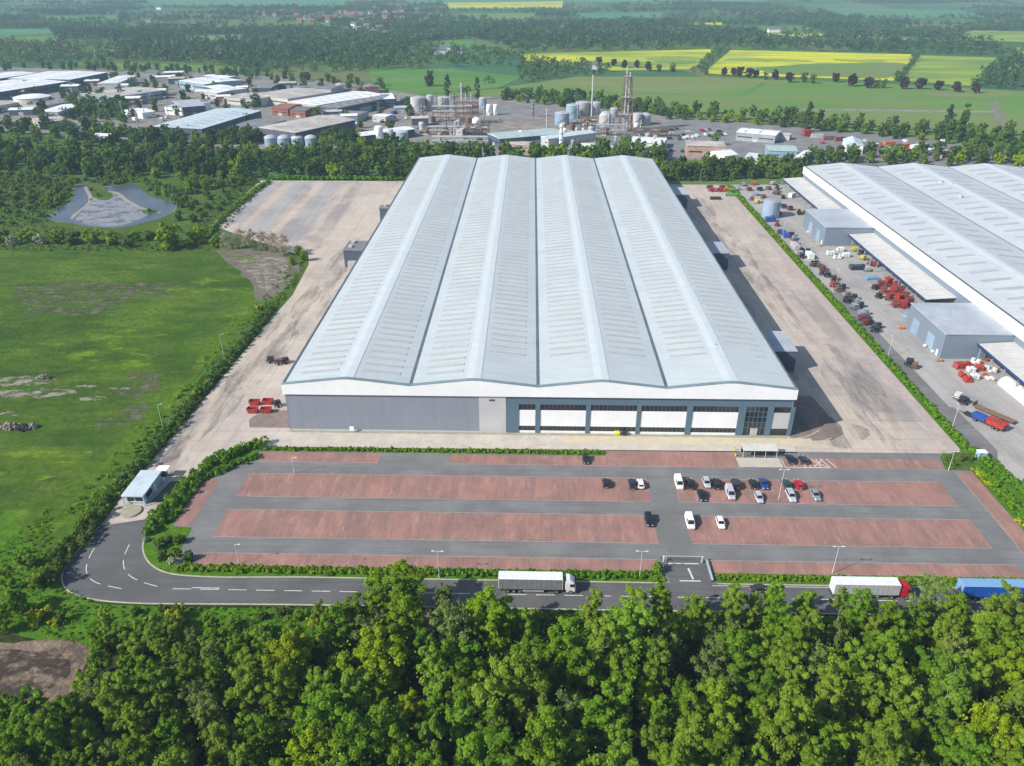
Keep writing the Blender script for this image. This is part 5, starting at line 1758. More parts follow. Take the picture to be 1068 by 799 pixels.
# ------------------------------------------------------------------ lorries, front towards +X
def wheelset(t, x, y, r=.5, w=.16):
    for s in (-1, 1):
        o = thing_part('wheel', t)
        part('tyre', MB().tube((x, y + s * 1.08 - w, r), (x, y + s * 1.08 + w, r), r, r, 16), 'tyre', o)
        part('rim', MB().tube((x, y + s * 1.08 - w - .01, r), (x, y + s * 1.08 + w + .01, r), r * .55, r * .55, 12), 'rim', o)


def lorry(name, label, x, y, topmat, sidemat, cabmat, z=.065, frame='steel_grey'):
    t = thing(name, label, 'lorry', (x, y, z))
    # trailer from 0 to 13.6
    part('trailer_roof', MB().hexa([(0, -1.27, 3.93), (13.6, -1.27, 3.93), (13.6, 1.27, 3.93), (0, 1.27, 3.93)], [(.05, -1.15, 4.03), (13.55, -1.15, 4.03), (13.55, 1.15, 4.03), (.05, 1.15, 4.03)]), topmat, t)
    for s in (-1, 1):
        cur = MB()
        n = 26
        for i in range(n):                                   # folds of the curtain
            xa, xb = .1 + 13.4 * i / n, .1 + 13.4 * (i + 1) / n
            ya, yb = s * (1.245 + .02 * (i % 2)), s * (1.245 + .02 * ((i + 1) % 2))
            cur.hexa([(xa, min(ya, ya - s * .03), 1.2), (xb, min(yb, yb - s * .03), 1.2), (xb, max(yb, yb - s * .03), 1.2), (xa, max(ya, ya - s * .03), 1.2)],
                     [(xa, min(ya, ya - s * .03), 3.92), (xb, min(yb, yb - s * .03), 3.92), (xb, max(yb, yb - s * .03), 3.92), (xa, max(ya, ya - s * .03), 3.92)])
        part('curtain', cur, sidemat, t)
    rd = part('rear_door', MB().box(-.02, .08, -1.25, 1.25, 1.15, 3.92), topmat, t)
    lk = MB()
    for yy in (-.8, -.35, .35, .8):
        lk.tube((-.05, yy, 1.2), (-.05, yy, 3.85), .025, .025, 5)
    part('locking_bar', lk, 'galvanised', rd)
    part('front_bulkhead', MB().box(13.52, 13.62, -1.25, 1.25, 1.15, 3.92), topmat, t)
    ch = MB().box(.1, 13.4, -.55, -.4, .82, 1.14).box(.1, 13.4, .4, .55, .82, 1.14).box(0, 13.6, -1.24, 1.24, 1.141, 1.198)
    ch.box(.2, 13.2, -1.2, -1.14, .95, 1.14).box(.2, 13.2, 1.14, 1.2, .95, 1.14)
    part('trailer_frame', ch, 'plastic_dark', t)
    for ya, yb in ((-1.2, -1.14), (1.14, 1.2)):
        part('side_guard', MB().box(5.0, 9.6, ya, yb, .45, .9), 'galvanised', t)
    part('rear_bumper', MB().box(-.05, .1, -1.2, 1.2, .5, .68), 'plastic_dark', t)
    for s in (-1, 1):
        part('tail_light', MB().box(-.08, -.052, s * .95 - .2, s * .95 + .2, .72, .86), 'lamp_red', t)
        part('landing_leg', MB().box(10.0, 10.14, s * .8 - .07, s * .8 + .07, .1, 1.0), 'plastic_dark', t)
    for xx in (1.9, 3.2, 4.5):
        wheelset(t, xx, 0)
    # tractor
    part('tractor_frame', MB().box(11.2, 16.2, -.45, .45, .55, .95).box(11.6, 12.9, -1.1, -.5, .55, .95).box(11.6, 12.9, .5, 1.1, .55, .95), 'plastic_dark', t)
    c = MB()
    sec = lambda z, x0, x1, hw, ch=.22: [(x0, -hw, z), (x1 - ch, -hw, z), (x1, -hw + ch, z), (x1, hw - ch, z), (x1 - ch, hw, z), (x0, hw, z)]
    c.loft([sec(.55, 14.35, 16.35, 1.2), sec(1.3, 14.3, 16.42, 1.24), sec(2.0, 14.3, 16.40, 1.24), sec(2.95, 14.3, 16.12, 1.20), sec(3.25, 14.35, 15.75, 1.12), sec(3.72, 14.4, 15.1, .98)])
    cab = part('cab', c, cabmat, t)
    ws = MB()
    ws.add([(16.42, -.98, 2.02), (16.42, .98, 2.02), (16.15, .95, 2.9), (16.15, -.95, 2.9), (16.46, -.98, 2.02), (16.46, .98, 2.02), (16.19, .95, 2.9), (16.19, -.95, 2.9)],
           [(0, 1, 2, 3), (4, 5, 6, 7), (0, 1, 5, 4), (1, 2, 6, 5), (2, 3, 7, 6), (3, 0, 4, 7)])
    part('windscreen', ws, 'car_glass', cab)
    for s in (-1, 1):
        yy = s * 1.25
        part('side_window', MB().box(15.15, 16.0, min(yy, yy + s * .02), max(yy, yy + s * .02), 2.0, 2.75), 'car_glass', cab)
        part('mirror', MB().box(16.0, 16.12, s * 1.42 - .1, s * 1.42 + .1, 1.9, 2.65), 'plastic_dark', cab)
        part('headlight', MB().box(16.36, 16.46, s * .85 - .22, s * .85 + .22, .8, 1.02), 'lamp_white', cab)
    part('grille', MB().box(16.425, 16.455, -.8, .8, 1.1, 1.9), 'plastic_dark', cab)
    part('bumper', MB().box(16.2, 16.5, -1.2, 1.2, .35, .72), cabmat if cabmat != 'lorry_white' else 'plastic_dark', cab)
    for ya, yb in ((-1.15, -1.05), (1.05, 1.15)):
        part('wind_deflector', MB().box(14.1, 14.34, ya, yb, 1.2, 3.4), cabmat, cab)
    wheelset(t, 15.35, 0)
    wheelset(t, 12.3, 0)
    return t


x0 = at(520.5, 593, 4)[0]
lorry('articulated_lorry', 'white articulated lorry with grey curtain sides on the road', x0, 124.95, 'lorry_white', 'curtain_grey', 'lorry_white')
x0 = at(866.5, 599, 4)[0]
lorry('articulated_lorry', 'articulated lorry with red cab and white trailer half behind trees', x0, 124.95, 'lorry_white', 'curtain_pale', 'cab_red')
x0 = at(997, 599, 4)[0]
bl = lorry('articulated_lorry', 'blue curtain-sided trailer lorry at the edge of the view', x0, 124.95, 'top_blue', 'curtain_blue', 'lorry_white')
part('toolbox', MB().box(7.0, 9.0, -1.19, -1.0, .52, .94), 'safety_yellow', bl)


# ------------------------------------------------------------------ lamp posts
def lamp(px, py, h, label, twin=False, rz=0.0, group=None):
    x, y = at2(px, py)
    t = thing('lamp_post', label, 'lamp post', (x, y, .03), rz, group)
    part('base', MB().cyl(0, 0, 0, 1.2, .09, 10), 'post_white', t)
    part('pole', MB().cyl(0, 0, 1.2, h, .07, 10, .045), 'post_white', t)
    ar = MB()
    for s in ((-1, 1) if twin else (1,)):
        ar.tube((0, 0, h - .05), (s * .8, 0, h + .06), .05, .04)
    part('arm', ar, 'post_white', t)
    for s in ((-1, 1) if twin else (1,)):
        part('lamp_head', MB().hexa([(s * 1.0 - .32, -.14, h + .02), (s * 1.0 + .32, -.14, h + .02), (s * 1.0 + .32, .14, h + .02), (s * 1.0 - .32, .14, h + .02)],
                                   [(s * 1.0 - .26, -.10, h + .14), (s * 1.0 + .26, -.10, h + .14), (s * 1.0 + .26, .10, h + .14), (s * 1.0 - .26, .10, h + .14)]), 'post_white', t)


lamp(458, 603, 7.5, 'lamp post on the verge beside the dark tree over the road', True)
lamp(667, 603, 7.5, 'lamp post on the verge near the car park entrance', True)
lamp(868, 598, 7.5, 'lamp post behind the red-cabbed lorry', True)
lamp(812, 521, 9, 'tall lamp post among the parked cars', True)
lamp(989, 491, 6, 'lamp post at the corner by the far end bays')
lamp(249, 588, 5.5, 'lamp post near the planted corner of the car park')
lamp(307, 494, 5, 'lamp post at the end of the long red bays')
lamp(170, 446, 7.5, 'lamp post in the meadow edge by the gorse bush', rz=.5)
lamp(233, 370, 7.5, 'lamp post further up along the meadow hedge', rz=.5)
lamp(279, 304, 7.5, 'lamp post by the earth bank', rz=.5)
lamp(993, 446, 7.5, 'lamp post in the factory hedge beside the red machine', rz=1.57)
lamp(926, 372, 7.5, 'lamp post in the factory hedge by the grey block', rz=1.57)
lamp(871, 300, 7.5, 'lamp post in the factory hedge halfway along', rz=1.57)
lamp(816, 248, 7.5, 'lamp post in the factory hedge near the blue trailer', rz=1.57)
lamp(357, 187, 8, 'lamp post at the far edge of the back yard')
lamp(730, 190, 8, 'lamp post at the far end of the right yard')
lamp(545, 469, 4, 'short lamp post on the warehouse pavement')

# ------------------------------------------------------------------ gatehouse
gx0, gx1, gy0, gy1 = -99.7, -94.9, 152.4, 162.4
g = thing('gatehouse', 'pale blue gatehouse with flat roof at the yard entrance', 'gatehouse', (gx0, gy0, .05))
part('wall', MB().box(gx0, gx1, gy0 + .25, gy1, .05, 2.9), 'hut_blue', g, False)
part('roof', MB().box(gx0 - .35, gx1 + .35, gy0 - .7, gy1 + .35, 2.903, 3.25), 'blue_roof', g, False)
w = part('window', MB().box(gx0 + .5, gx1 - .5, gy0 + .14, gy0 + .245, 1.0, 2.45), 'window_glass', g, False)
part('frame', MB().box(gx0 + .35, gx1 - .35, gy0 + .10, gy0 + .138, .86, .99).box(gx0 + .35, gx1 - .35, gy0 + .1, gy0 + .138, 2.46, 2.58).box((gx0 + gx1) / 2 - .06, (gx0 + gx1) / 2 + .06, gy0 + .1, gy0 + .138, 1.0, 2.45), 'panel_white', w, False)
part('window', MB().box(gx1 + .004, gx1 + .07, gy0 + 1.2, gy0 + 4.2, 1.0, 2.3), 'window_glass', g, False)
part('door', MB().box(gx1 + .004, gx1 + .08, gy0 + 5.4, gy0 + 6.4, .06, 2.2), 'panel_white', g, False)
for xx in (gx0 - .15, gx1 + .15):
    pl = MB().box(xx - .1, xx + .1, gy0 - .55, gy0 - .35, .05, 2.9)
    part('porch_post', pl, 'hut_blue', g, False)
single('planter', MB().cyl(0, 0, 0, .35, 2.6, 24, 2.4), 'gravel', 'low round gravel bed in front of the gatehouse', 'planter', (*at2(137, 534), .05))
x, y = at2(171, 502)
b = thing('barrier', 'white barrier cabinet with its raised arm behind the gatehouse', 'barrier', (x, y, .05))
part('cabinet', MB().box(-.3, .3, -.3, .3, 0, 1.1), 'panel_white', b)
part('arm', MB().tube((0, .35, 1.0), (3.2, .35, 1.3), .06, .05), 'panel_white', b)
x, y = at2(172, 497)
b = thing('canopy', 'small white canopy on posts beyond the gatehouse', 'canopy', (x, y, .05))
part('roof', MB().box(-1.5, 1.5, -1.2, 1.2, 2.5, 2.65), 'panel_white', b)
for sx in (-1.3, 1.3):
    for sy in (-1, 1):
        part('post', MB().cyl(sx, sy, 0, 2.5, .06, 8), 'post_white', b)
part('kiosk', MB().box(-.7, .7, -.6, .6, 0, 2.1), 'plastic_dark', b)
sheet('dark_patch', [tuple(p) for p in smoothline([at2(*p) for p in ((163, 487), (178, 473), (190, 474), (182, 487), (168, 490), (163, 487))], 1)], .055, 'lorry_park')

# shelter by the entrance
t = thing('cycle_shelter', 'white flat-roofed cycle shelter in front of the warehouse entrance', 'shelter', (58.2, 176.6, .08))
part('roof', MB().hexa([(0, 0, 2.35), (9.4, 0, 2.35), (9.4, 3.0, 2.75), (0, 3.0, 2.75)], [(0, 0, 2.47), (9.4, 0, 2.47), (9.4, 3.0, 2.87), (0, 3.0, 2.87)]), 'canopy_roof', t)
for i in range(4):
    for yy, hh in ((.2, 2.36), (2.8, 2.7)):
        part('post', MB().cyl(.2 + i * 3.0, yy, 0, hh, .06, 8), 'post_white', t)
part('back_panel', MB().box(.1, 9.3, 2.85, 2.9, .15, 2.3), 'window_glass', t)
for i in range(10):
    rk = MB().tube((.8 + i * .85, .5, 0), (.8 + i * .85, .5, .8), .04).tube((.8 + i * .85, 1.5, 0), (.8 + i * .85, 1.5, .8), .04).tube((.8 + i * .85, .5, .8), (.8 + i * .85, 1.5, .8), .04)
    part('rack_hoop', rk, 'plastic_dark', t)
for i, (px, py, lab) in enumerate(((767, 476, 'yellow bollard at the near corner of the cycle shelter'), (766, 470, 'yellow bollard behind the cycle shelter'))):
    x, y = at2(px, py)
    t = thing('bollard', lab, 'bollard', (x, y, .08))
    part('post', MB().cyl(0, 0, 0, 1.0, .14, 12, .14), 'safety_yellow', t)
    part('cap', MB().cyl(0, 0, 1.0, 1.08, .15, 12, .06), 'plastic_dark', t)
x, y = at2(644, 455)
t = thing('grit_bin', 'bright yellow grit bin against the office windows', 'bin', (x, 187.9, .05))
part('body', MB().hexa([(-.55, -.4, 0), (.55, -.4, 0), (.55, .4, 0), (-.55, .4, 0)], [(-.7, -.5, .8), (.7, -.5, .8), (.7, .5, .8), (-.7, .5, .8)]), 'safety_yellow', t)
part('lid', MB().hexa([(-.75, -.55, .8), (.75, -.55, .8), (.75, .55, .8), (-.75, .55, .8)], [(-.6, -.3, 1.1), (.6, -.3, 1.1), (.6, .45, 1.1), (-.6, .45, 1.1)]), 'safety_yellow', t)
x = px2x(647)
t = thing('waste_bin', 'dark wheeled bin next to the yellow grit bin', 'bin', (x + .9, 187.75, .05))
part('body', MB().hexa([(-.5, -.4, .15), (.5, -.4, .15), (.5, .4, .15), (-.5, .4, .15)], [(-.65, -.5, 1.2), (.65, -.5, 1.2), (.65, .5, 1.2), (-.65, .5, 1.2)]), 'plastic_dark', t)
part('lid', MB().box(-.68, .68, -.53, .53, 1.2, 1.32), 'plastic_dark', t)
x, y = at2(369, 447)
t = thing('notice_board', 'small white notice on two posts by the grey front wall', 'sign', (x, 187.3, .05))
part('panel', MB().box(-.6, .6, -.03, .03, .7, 2.1), 'panel_white', t)
for s in (-.5, .5):
    part('post', MB().cyl(s, .06, 0, 2.1, .04, 8), 'post_white', t)
# entrance gate of the car park
for s, x in ((-1, 30.6), (1, 39.2)):
    t = thing('gate_post', 'stout white gate post on the %s of the car park entrance' % ('hedge side' if s < 0 else 'sign side'), 'gate', (x, 134.4, .05))
    part('post', MB().box(-.15, .15, -.15, .15, 0, 1.5), 'post_white', t)
    part('cap', MB().box(-.19, .19, -.19, .19, 1.5, 1.58), 'panel_white', t)
t = thing('height_barrier', 'thin white height bar across the car park entrance', 'barrier', (31.0, 133.9, .05))
part('crossbar', MB().box(0, 8.0, -.035, .035, 2.1, 2.18), 'post_white', t)
for x in (0.07, 7.93):
    part('post', MB().cyl(x, 0.10, 0, 2.18, .05, 10), 'post_white', t)
t = thing('low_wall', 'low dark retaining wall beside the car park entrance', 'wall', (40.0, 131.0, .05))
part('wall', MB().box(0, .4, -3.0, 3.4, 0, .698), 'dark_wall', t)
part('coping', MB().box(-.06, .46, -3.05, 3.45, .7, .78), 'flat_roof', t)
t = thing('utility_cabinet', 'pale blue utility cabinet at the end of the factory hedge', 'cabinet', (*at2(1022, 478), .1))
part('body', MB().box(-1.1, 1.1, -.8, .8, .15, 2.2), 'hut_blue', t)
part('roof', MB().hexa([(-1.2, -.9, 2.2), (1.2, -.9, 2.2), (1.2, .9, 2.2), (-1.2, .9, 2.2)], [(-1.0, -.6, 2.4), (1.0, -.6, 2.4), (1.0, .6, 2.4), (-1.0, .6, 2.4)]), 'panel_white', t)
part('door', MB().box(-.9, -.02, -.83, -.803, .25, 2.05), 'sky_blue', t)
part('plinth', MB().box(-1.2, 1.2, -.9, .9, 0, .15), 'pale_concrete', t)


# ------------------------------------------------------------------ yard machinery
def skip(px, py, mat, label, rz=0.0, L=3.6, W=1.8, H=1.5, z=.05, group=None, xy=None, name='skip'):
    x, y = xy or at2(px, py)
    t = thing(name, label, 'skip', (x, y, z), rz, group)
    a, b = L / 2, W / 2
    m = MB()
    o = [(-a * .72, -b), (a * .72, -b), (a * .72, b), (-a * .72, b)]
    u = [(-a, -b), (a, -b), (a, b), (-a, b)]
    w = .08
    ui = [(-a + w, -b + w), (a - w, -b + w), (a - w, b - w), (-a + w, b - w)]
    oi = [(-a * .72 + w, -b + w), (a * .72 - w, -b + w), (a * .72 - w, b - w), (-a * .72 + w, b - w)]
    m.add([(*p, .05) for p in o] + [(*p, H) for p in u] + [(*p, H) for p in ui] + [(*p, .3) for p in oi],
          [(3, 2, 1, 0)] + [(i, (i + 1) % 4, 4 + (i + 1) % 4, 4 + i) for i in range(4)] + [(4 + i, 4 + (i + 1) % 4, 8 + (i + 1) % 4, 8 + i) for i in range(4)]
          + [(8 + i, 8 + (i + 1) % 4, 12 + (i + 1) % 4, 12 + i) for i in range(4)] + [(12, 13, 14, 15)])
    part('body', m, mat, t)
    rb = MB()
    for s in (-1, 1):
        for q in (-.5, 0, .5):
            rb.box(q * a - .06, q * a + .06, s * b - .05 if s < 0 else b, s * b if s < 0 else b + .05, .1, H - .1)
    part('rib', rb, mat, t)
    return t


def implement(px, py, mat, label, rz=0.0, L=3.2, W=2.4, group=None, z=.05, xy=None, H=1.3):
    """farm implement: frame, drawbar, drum and tines"""
    x, y = xy or at2(px, py)
    t = thing('farm_machine', label, 'machine', (x, y, z), rz, group)
    f = MB()
    for yy in (-W / 2, 0, W / 2):
        f.box(-L / 2, L / 2, yy - .09, yy + .09, .7, .9)
    for xx in (-L / 2, 0, L / 2):
        f.box(xx - .09, xx + .09, -W / 2 - .08, W / 2 + .08, .9, 1.06)
    part('frame', f, mat, t)
    part('hopper', MB().hexa([(-L * .3, -W * .32, 1.06), (L * .3, -W * .32, 1.06), (L * .3, W * .32, 1.06), (-L * .3, W * .32, 1.06)], [(-L * .42, -W * .45, H + .75), (L * .42, -W * .45, H + .75), (L * .42, W * .45, H + .75), (-L * .42, W * .45, H + .75)]), mat, t)
    part('drawbar', MB().tube((L / 2, 0, .7), (L / 2 + 1.3, 0, .4), .09, .07), 'plastic_dark', t)
    tn = MB()
    for i in range(7):
        for xx in (-L * .4, L * .15):
            yy = -W / 2 + W * i / 6
            tn.tube((xx, yy, .72), (xx - .25, yy, .05), .05, .03, 5)
    part('rake_teeth', tn, 'plastic_dark', t)
    for s in (-1, 1):
        w = thing_part('wheel', t)
        part('tyre', MB().tube((-.1, s * (W / 2 + .25) - .12, .4), (-.1, s * (W / 2 + .25) + .12, .4), .4, .4, 12), 'tyre', w)
        part('rim', MB().tube((-.1, s * (W / 2 + .25) - .13, .4), (-.1, s * (W / 2 + .25) + .13, .4), .2, .2, 10), mat, w)
    return t


def container(px, py, mat, label, rz=0.0, L=6.06, W=2.44, H=2.6, z=.05, xy=None, group=None):
    x, y = xy or at2(px, py)
    t = thing('shipping_container', label, 'container', (x, y, z), rz, group)
    m = MB()
    n = int(L / .35)
    for s in (-1, 1):
        for i in range(n):
            xa, xb = -L / 2 + .05 + (L - .1) * i / n, -L / 2 + .05 + (L - .1) * (i + 1) / n
            d = .03 * (i % 2)
            y0, y1 = sorted((s * (W / 2 - .08), s * (W / 2 - .02 - d)))
            m.box(xa, xb, y0, y1, .15, H - .1)
    part('side_panel', m, mat, t)
    part('roof', MB().box(-L / 2 + .02, L / 2 - .02, -W / 2 + .02, W / 2 - .02, H - .098, H - .02), mat, t)
    fr = MB()
    for sx in (-1, 1):
        for sy in (-1, 1):
            fr.box(sx * L / 2 - .08, sx * L / 2 + .08, sy * W / 2 - .08, sy * W / 2 + .08, 0, H)
    part('frame', fr, mat, t)
    part('floor', MB().box(-L / 2, L / 2, -W / 2 + .09, W / 2 - .09, .02, .149), 'plastic_dark', t)
    d = part('door', MB().box(-L / 2 - .03, -L / 2 + .04, -W / 2 + .09, W / 2 - .09, .15, H - .1), mat, t)
    lk = MB()
    for yy in (-.7, -.25, .25, .7):
        lk.tube((-L / 2 - .06, yy, .2), (-L / 2 - .06, yy, H - .2), .025, .025, 5)
    part('locking_bar', lk, 'galvanised', d)
    part('end_wall', MB().box(L / 2 - .04, L / 2 + .02, -W / 2 + .09, W / 2 - .09, .15, H - .1), mat, t)
    return t


def stack(px, py, mat, label, nx=2, ny=2, nz=2, sz=(1.2, 1.0, .9), z=.05, rz=0.0, base=True, cat='stack', name='bag_stack', group=None):
    """pallet stack: goods on a timber base"""
    x, y = at2(px, py)
    t = thing(name, label, cat, (x, y, z), rz, group)
    if base:
        pb = MB()
        for k in range(3):
            pb.box(-nx * sz[0] / 2, nx * sz[0] / 2, (k - 1) * ny * sz[1] * .42 - .07, (k - 1) * ny * sz[1] * .42 + .07, 0, .1)
        for k in range(4 * nx):
            xa = -nx * sz[0] / 2 + k * sz[0] / 4
            pb.box(xa, xa + sz[0] / 4 - .05, -ny * sz[1] / 2, ny * sz[1] / 2, .1, .14)
        part('pallet', pb, 'pallet_wood', t)
    zz = .141
    for c in range(nz):
        for a in range(nx):
            for b in range(ny):
                if c == nz - 1 and rng.random() < .35:
                    continue
                xc, yc = (a - (nx - 1) / 2) * sz[0] + rng.uniform(-.05, .05), (b - (ny - 1) / 2) * sz[1] + rng.uniform(-.05, .05)
                m = MB().loft([[(xc + u * sz[0] * k_, yc + v * sz[1] * k_, zz + c * sz[2] + h * sz[2]) for u, v in ((-.5, -.3), (-.3, -.5), (.3, -.5), (.5, -.3), (.5, .3), (.3, .5), (-.3, .5), (-.5, .3))] for h, k_ in ((0, .82), (.2, .94), (.75, .95), (.98, .7))])
                part('bag', m, mat, t)
    return t


# red machinery beside the warehouse corner
for i, (px, py, rz, lab) in enumerate(((264, 430, 0, 'bright red skip nearest the block apron'), (278, 430, .05, 'bright red skip beside the warehouse corner'), (266, 422, 0, 'bright red skip behind the nearest one'),
                                       (280, 421, -.03, 'bright red skip in the far pair by the warehouse corner'))):
    skip(px, py, 'machine_red', lab, rz, 3.3, 1.9, 1.5)
implement(290, 424, 'plastic_dark', 'dark farm machine beside the red skips', .6, 2.0, 1.4)
for i, (px, py, m, lab) in enumerate(((283, 378, 'plastic_dark', 'dark machine standing on the left yard'), (291, 380, 'rust', 'rusty machine between two dark ones on the left yard'), (298, 379, 'plastic_dark', 'dark machine nearest the warehouse side wall'))):
    implement(px, py, m, lab, .3 * i, 2.6, 1.6)
# far end of the right yard: red machines and a green trailer
for i, (px, py, m, lab) in enumerate(((742, 200, 'machine_red', 'red machine first in the row at the far end of the yard'), (750, 200, 'machine_red', 'red machine in the middle of the far row'), (758, 200, 'machine_orange', 'orange machine in the far row'),
                                      (740, 197, 'machine_maroon', 'dark red machine behind the far row'), (753, 197, 'machine_red', 'red machine behind the orange one'))):
    implement(px, py, m, lab, .2, 4.2, 2.6)
implement(764, 201, 'machine_green', 'bright green machine at the end of the red row', .1, 6.0, 3.0)
container(763, 204.5, 'machine_green', 'low lime green container in front of the red row', .05, 7, 2.2, 1.5)
container(746, 208, 'plastic_dark', 'dark low container before the red machines', .02, 6, 2.2, 1.4)
# marks left on the concrete
sheet('oil_stain', [at2(*p) for p in ((762, 222), (774, 223), (790, 224), (788, 228), (770, 228), (763, 226))], .052, 'lorry_park')
sheet('oil_stain', [at2(*p) for p in ((790, 244), (803, 245), (806, 248), (792, 248))], .053, 'lorry_park')

# the works yard
x, y = at2(803, 226)
t = thing('storage_silo', 'big blue grey round silo beside the factory hedge', 'silo', (x, y, .05))
part('shell', MB().cyl(0, 0, 0, 8.5, 4.6, 32), 'steel_blue', t, smooth=False)
part('roof', MB().cyl(0, 0, 8.503, 8.9, 4.7, 32, 4.3, .9), 'steel_grey', t)
part('ladder', MB().tube((-.25, -4.7, 0), (-.25, -4.7, 9.2), .05).tube((.25, -4.7, 0), (.25, -4.7, 9.2), .05), 'galvanised', t)
part('door', MB().box(-.7, .7, -4.72, -4.5, .1, 2.2), 'machine_blue', t)
container(803, 231, 'machine_blue', 'bright blue container at the foot of the round silo', .1, 5, 2.4, 2.4)
container(818, 246, 'machine_blue', 'deep blue open container along the factory hedge', 1.65, 8, 2.5, 2.0)
implement(810, 236, 'machine_red', 'small red machine beside the deep blue container', .5, 2.2, 1.6)
container(829, 258, 'steel_pale', 'pale grey container along the factory hedge', 1.6, 7, 2.4, 2.0)
implement(836, 264, 'plastic_dark', 'dark machine below the pale grey container', 1.4, 3.5, 2.2)
container(844, 269, 'white_roof', 'white box trailer beside the factory hedge', 1.6, 5, 2.4, 2.6)
implement(851, 277, 'plastic_dark', 'dark machine after the white box trailer', 1.2, 3.2, 2.2)
for i, (px, py, m, lab) in enumerate(((858, 282, 'machine_maroon', 'maroon machine halfway along the factory hedge'), (863, 289, 'plastic_dark', 'dark machine beyond the maroon one'), (869, 299, 'machine_red', 'small red machine along the factory hedge'),
                                      (874, 304, 'rust', 'rusty machine next to the small red one'), (884, 316, 'plastic_dark', 'dark machine near a grey one along the hedge'), (891, 322, 'steel_grey', 'grey machine along the factory hedge'),
                                      (899, 330, 'steel_blue', 'blue grey machine along the factory hedge'), (906, 338, 'plastic_dark', 'dark machine last along the hedge before the open yard'), (912, 346, 'plastic_dark', 'low dark machine at the hedge near the grey block'))):
    implement(px, py, m, lab, 1.5 + .1 * (i % 3), 3.4, 2.2)
for i, (px, py, m, lab) in enumerate(((786, 193, 'machine_orange', 'orange machine in the far corner of the works yard'), (792, 199, 'plastic_dark', 'dark machine in the far corner of the works yard'), (801, 198, 'rust', 'rusty machine near the far canopy'), (788, 204, 'steel_blue', 'blue grey machine behind the silo'),
                                      (796, 207, 'machine_maroon', 'maroon machine behind the silo'), (810, 203, 'rust', 'rusty machine under the far canopy edge'), (817, 217, 'plastic_dark', 'dark machine to the right of the silo'), (823, 219, 'rust', 'rusty machine further right of the silo'),
                                      (781, 199, 'machine_maroon', 'maroon machine by the far end of the hedge'), (806, 193, 'steel_pale', 'pale machine at the far end of the works yard'), (789, 212, 'safety_yellow', 'yellow machine behind the silo'), (775, 194, 'steel_grey', 'grey machine at the far hedge end'))):
    implement(px, py, m, lab, .4 * i, 3.6, 2.4)
for i in range(46):
    # odds and ends parked tight along the hedge and in the far corner
    if i < 30:
        yy = rng.uniform(262, 400)
        xy_ = (rng.uniform(124.5, 130.5), yy)
        gl = 'small worn machines parked tight along the factory hedge'
    else:
        xy_ = (rng.uniform(124, 149), rng.uniform(412, 470))
        gl = 'small worn machines crowding the far corner of the works yard'
    implement(0, 0, rng.choice(('plastic_dark', 'rust', 'steel_grey', 'machine_maroon', 'steel_blue', 'plastic_dark', 'brown_timber', 'machine_brick')), gl.replace('machines', 'machine'), rng.choice((.05, 1.6, 1.5, 0)) + rng.uniform(-.15, .15), rng.uniform(1.6, 3.2), rng.uniform(1.2, 2.2), gl, xy=xy_)
container(826, 206, 'white_roof', 'white box body under the far canopy', .6, 4, 2.4, 2.6)
for i, (px, py, lab) in enumerate(((866, 266, 'white bags stacked at the corner of the farther grey block'), (876, 262, 'white bags stacked nearest the farther grey block wall'), (873, 270, 'white bags in front of the second canopy'),
                                   (882, 268, 'white bags beside the second canopy posts'))):
    stack(px, py, 'bag_white', lab, 3, 2, 2)
for i, (px, py, m, lab) in enumerate(((891, 262, 'safety_yellow', 'yellow machine under the edge of the second canopy'), (900, 271, 'safety_yellow', 'yellow machine further along the second canopy'), (898, 266, 'plastic_dark', 'dark machine between two yellow ones'), (907, 276, 'rust', 'rusty machine at the second canopy'),
                                      (912, 278, 'machine_red', 'small red machine at the second canopy'), (904, 283, 'steel_pale', 'pale machine in front of the second canopy'))):
    implement(px, py, m, lab, .3 * i, 2.6, 2.0)
container(894, 281, 'car_navy', 'dark purple blue container in the middle of the works yard', .05, 6.5, 2.8, 2.0)
container(909, 291, 'sky_blue', 'sky blue flat load in front of the red machines', .15, 5.5, 2.6, 1.0)
k = 0
for px, py in ((918, 300), (926, 297), (934, 301), (921, 306), (930, 306), (938, 307), (927, 313), (936, 314), (943, 312), (933, 320), (941, 321), (947, 318)):
    implement(px, py, ('machine_brick', 'machine_red', 'machine_brick')[k % 3], 'dark red machine in the big cluster beside the nearer grey block', .3 * k, 3.2, 2.6, 'cluster of red machines in the works yard', H=2.2)
    k += 1
container(944, 331, 'steel_blue', 'teal grey bin at the end of the red machine cluster', .9, 3, 2, 1.6)
for px, py, lab in ((912, 302, 'dark machine beside the red cluster facing the hedge'), (916, 311, 'dark machine in the shade of the red cluster')):
    implement(px, py, 'plastic_dark', lab, .4, 2.6, 2.0)
for i, (px, py, m, lab) in enumerate(((848, 252, 'bag_white', 'white bags at the farther block by its door'), (844, 243, 'bag_white', 'white bags before the roller door of the farther block'), (854, 257, 'pallet_wood', 'wooden pallets by the corner of the farther block'), (940, 343, 'machine_orange', 'orange sacks by the corner of the nearer block'),
                                      (966, 362, 'bag_white', 'white bags by the nearer block door'), (974, 368, 'bag_white', 'white bags along the nearer block wall'), (979, 377, 'pallet_wood', 'yellowish pallets at the nearer block corner'))):
    stack(px, py, m, lab, 2, 1, 1)
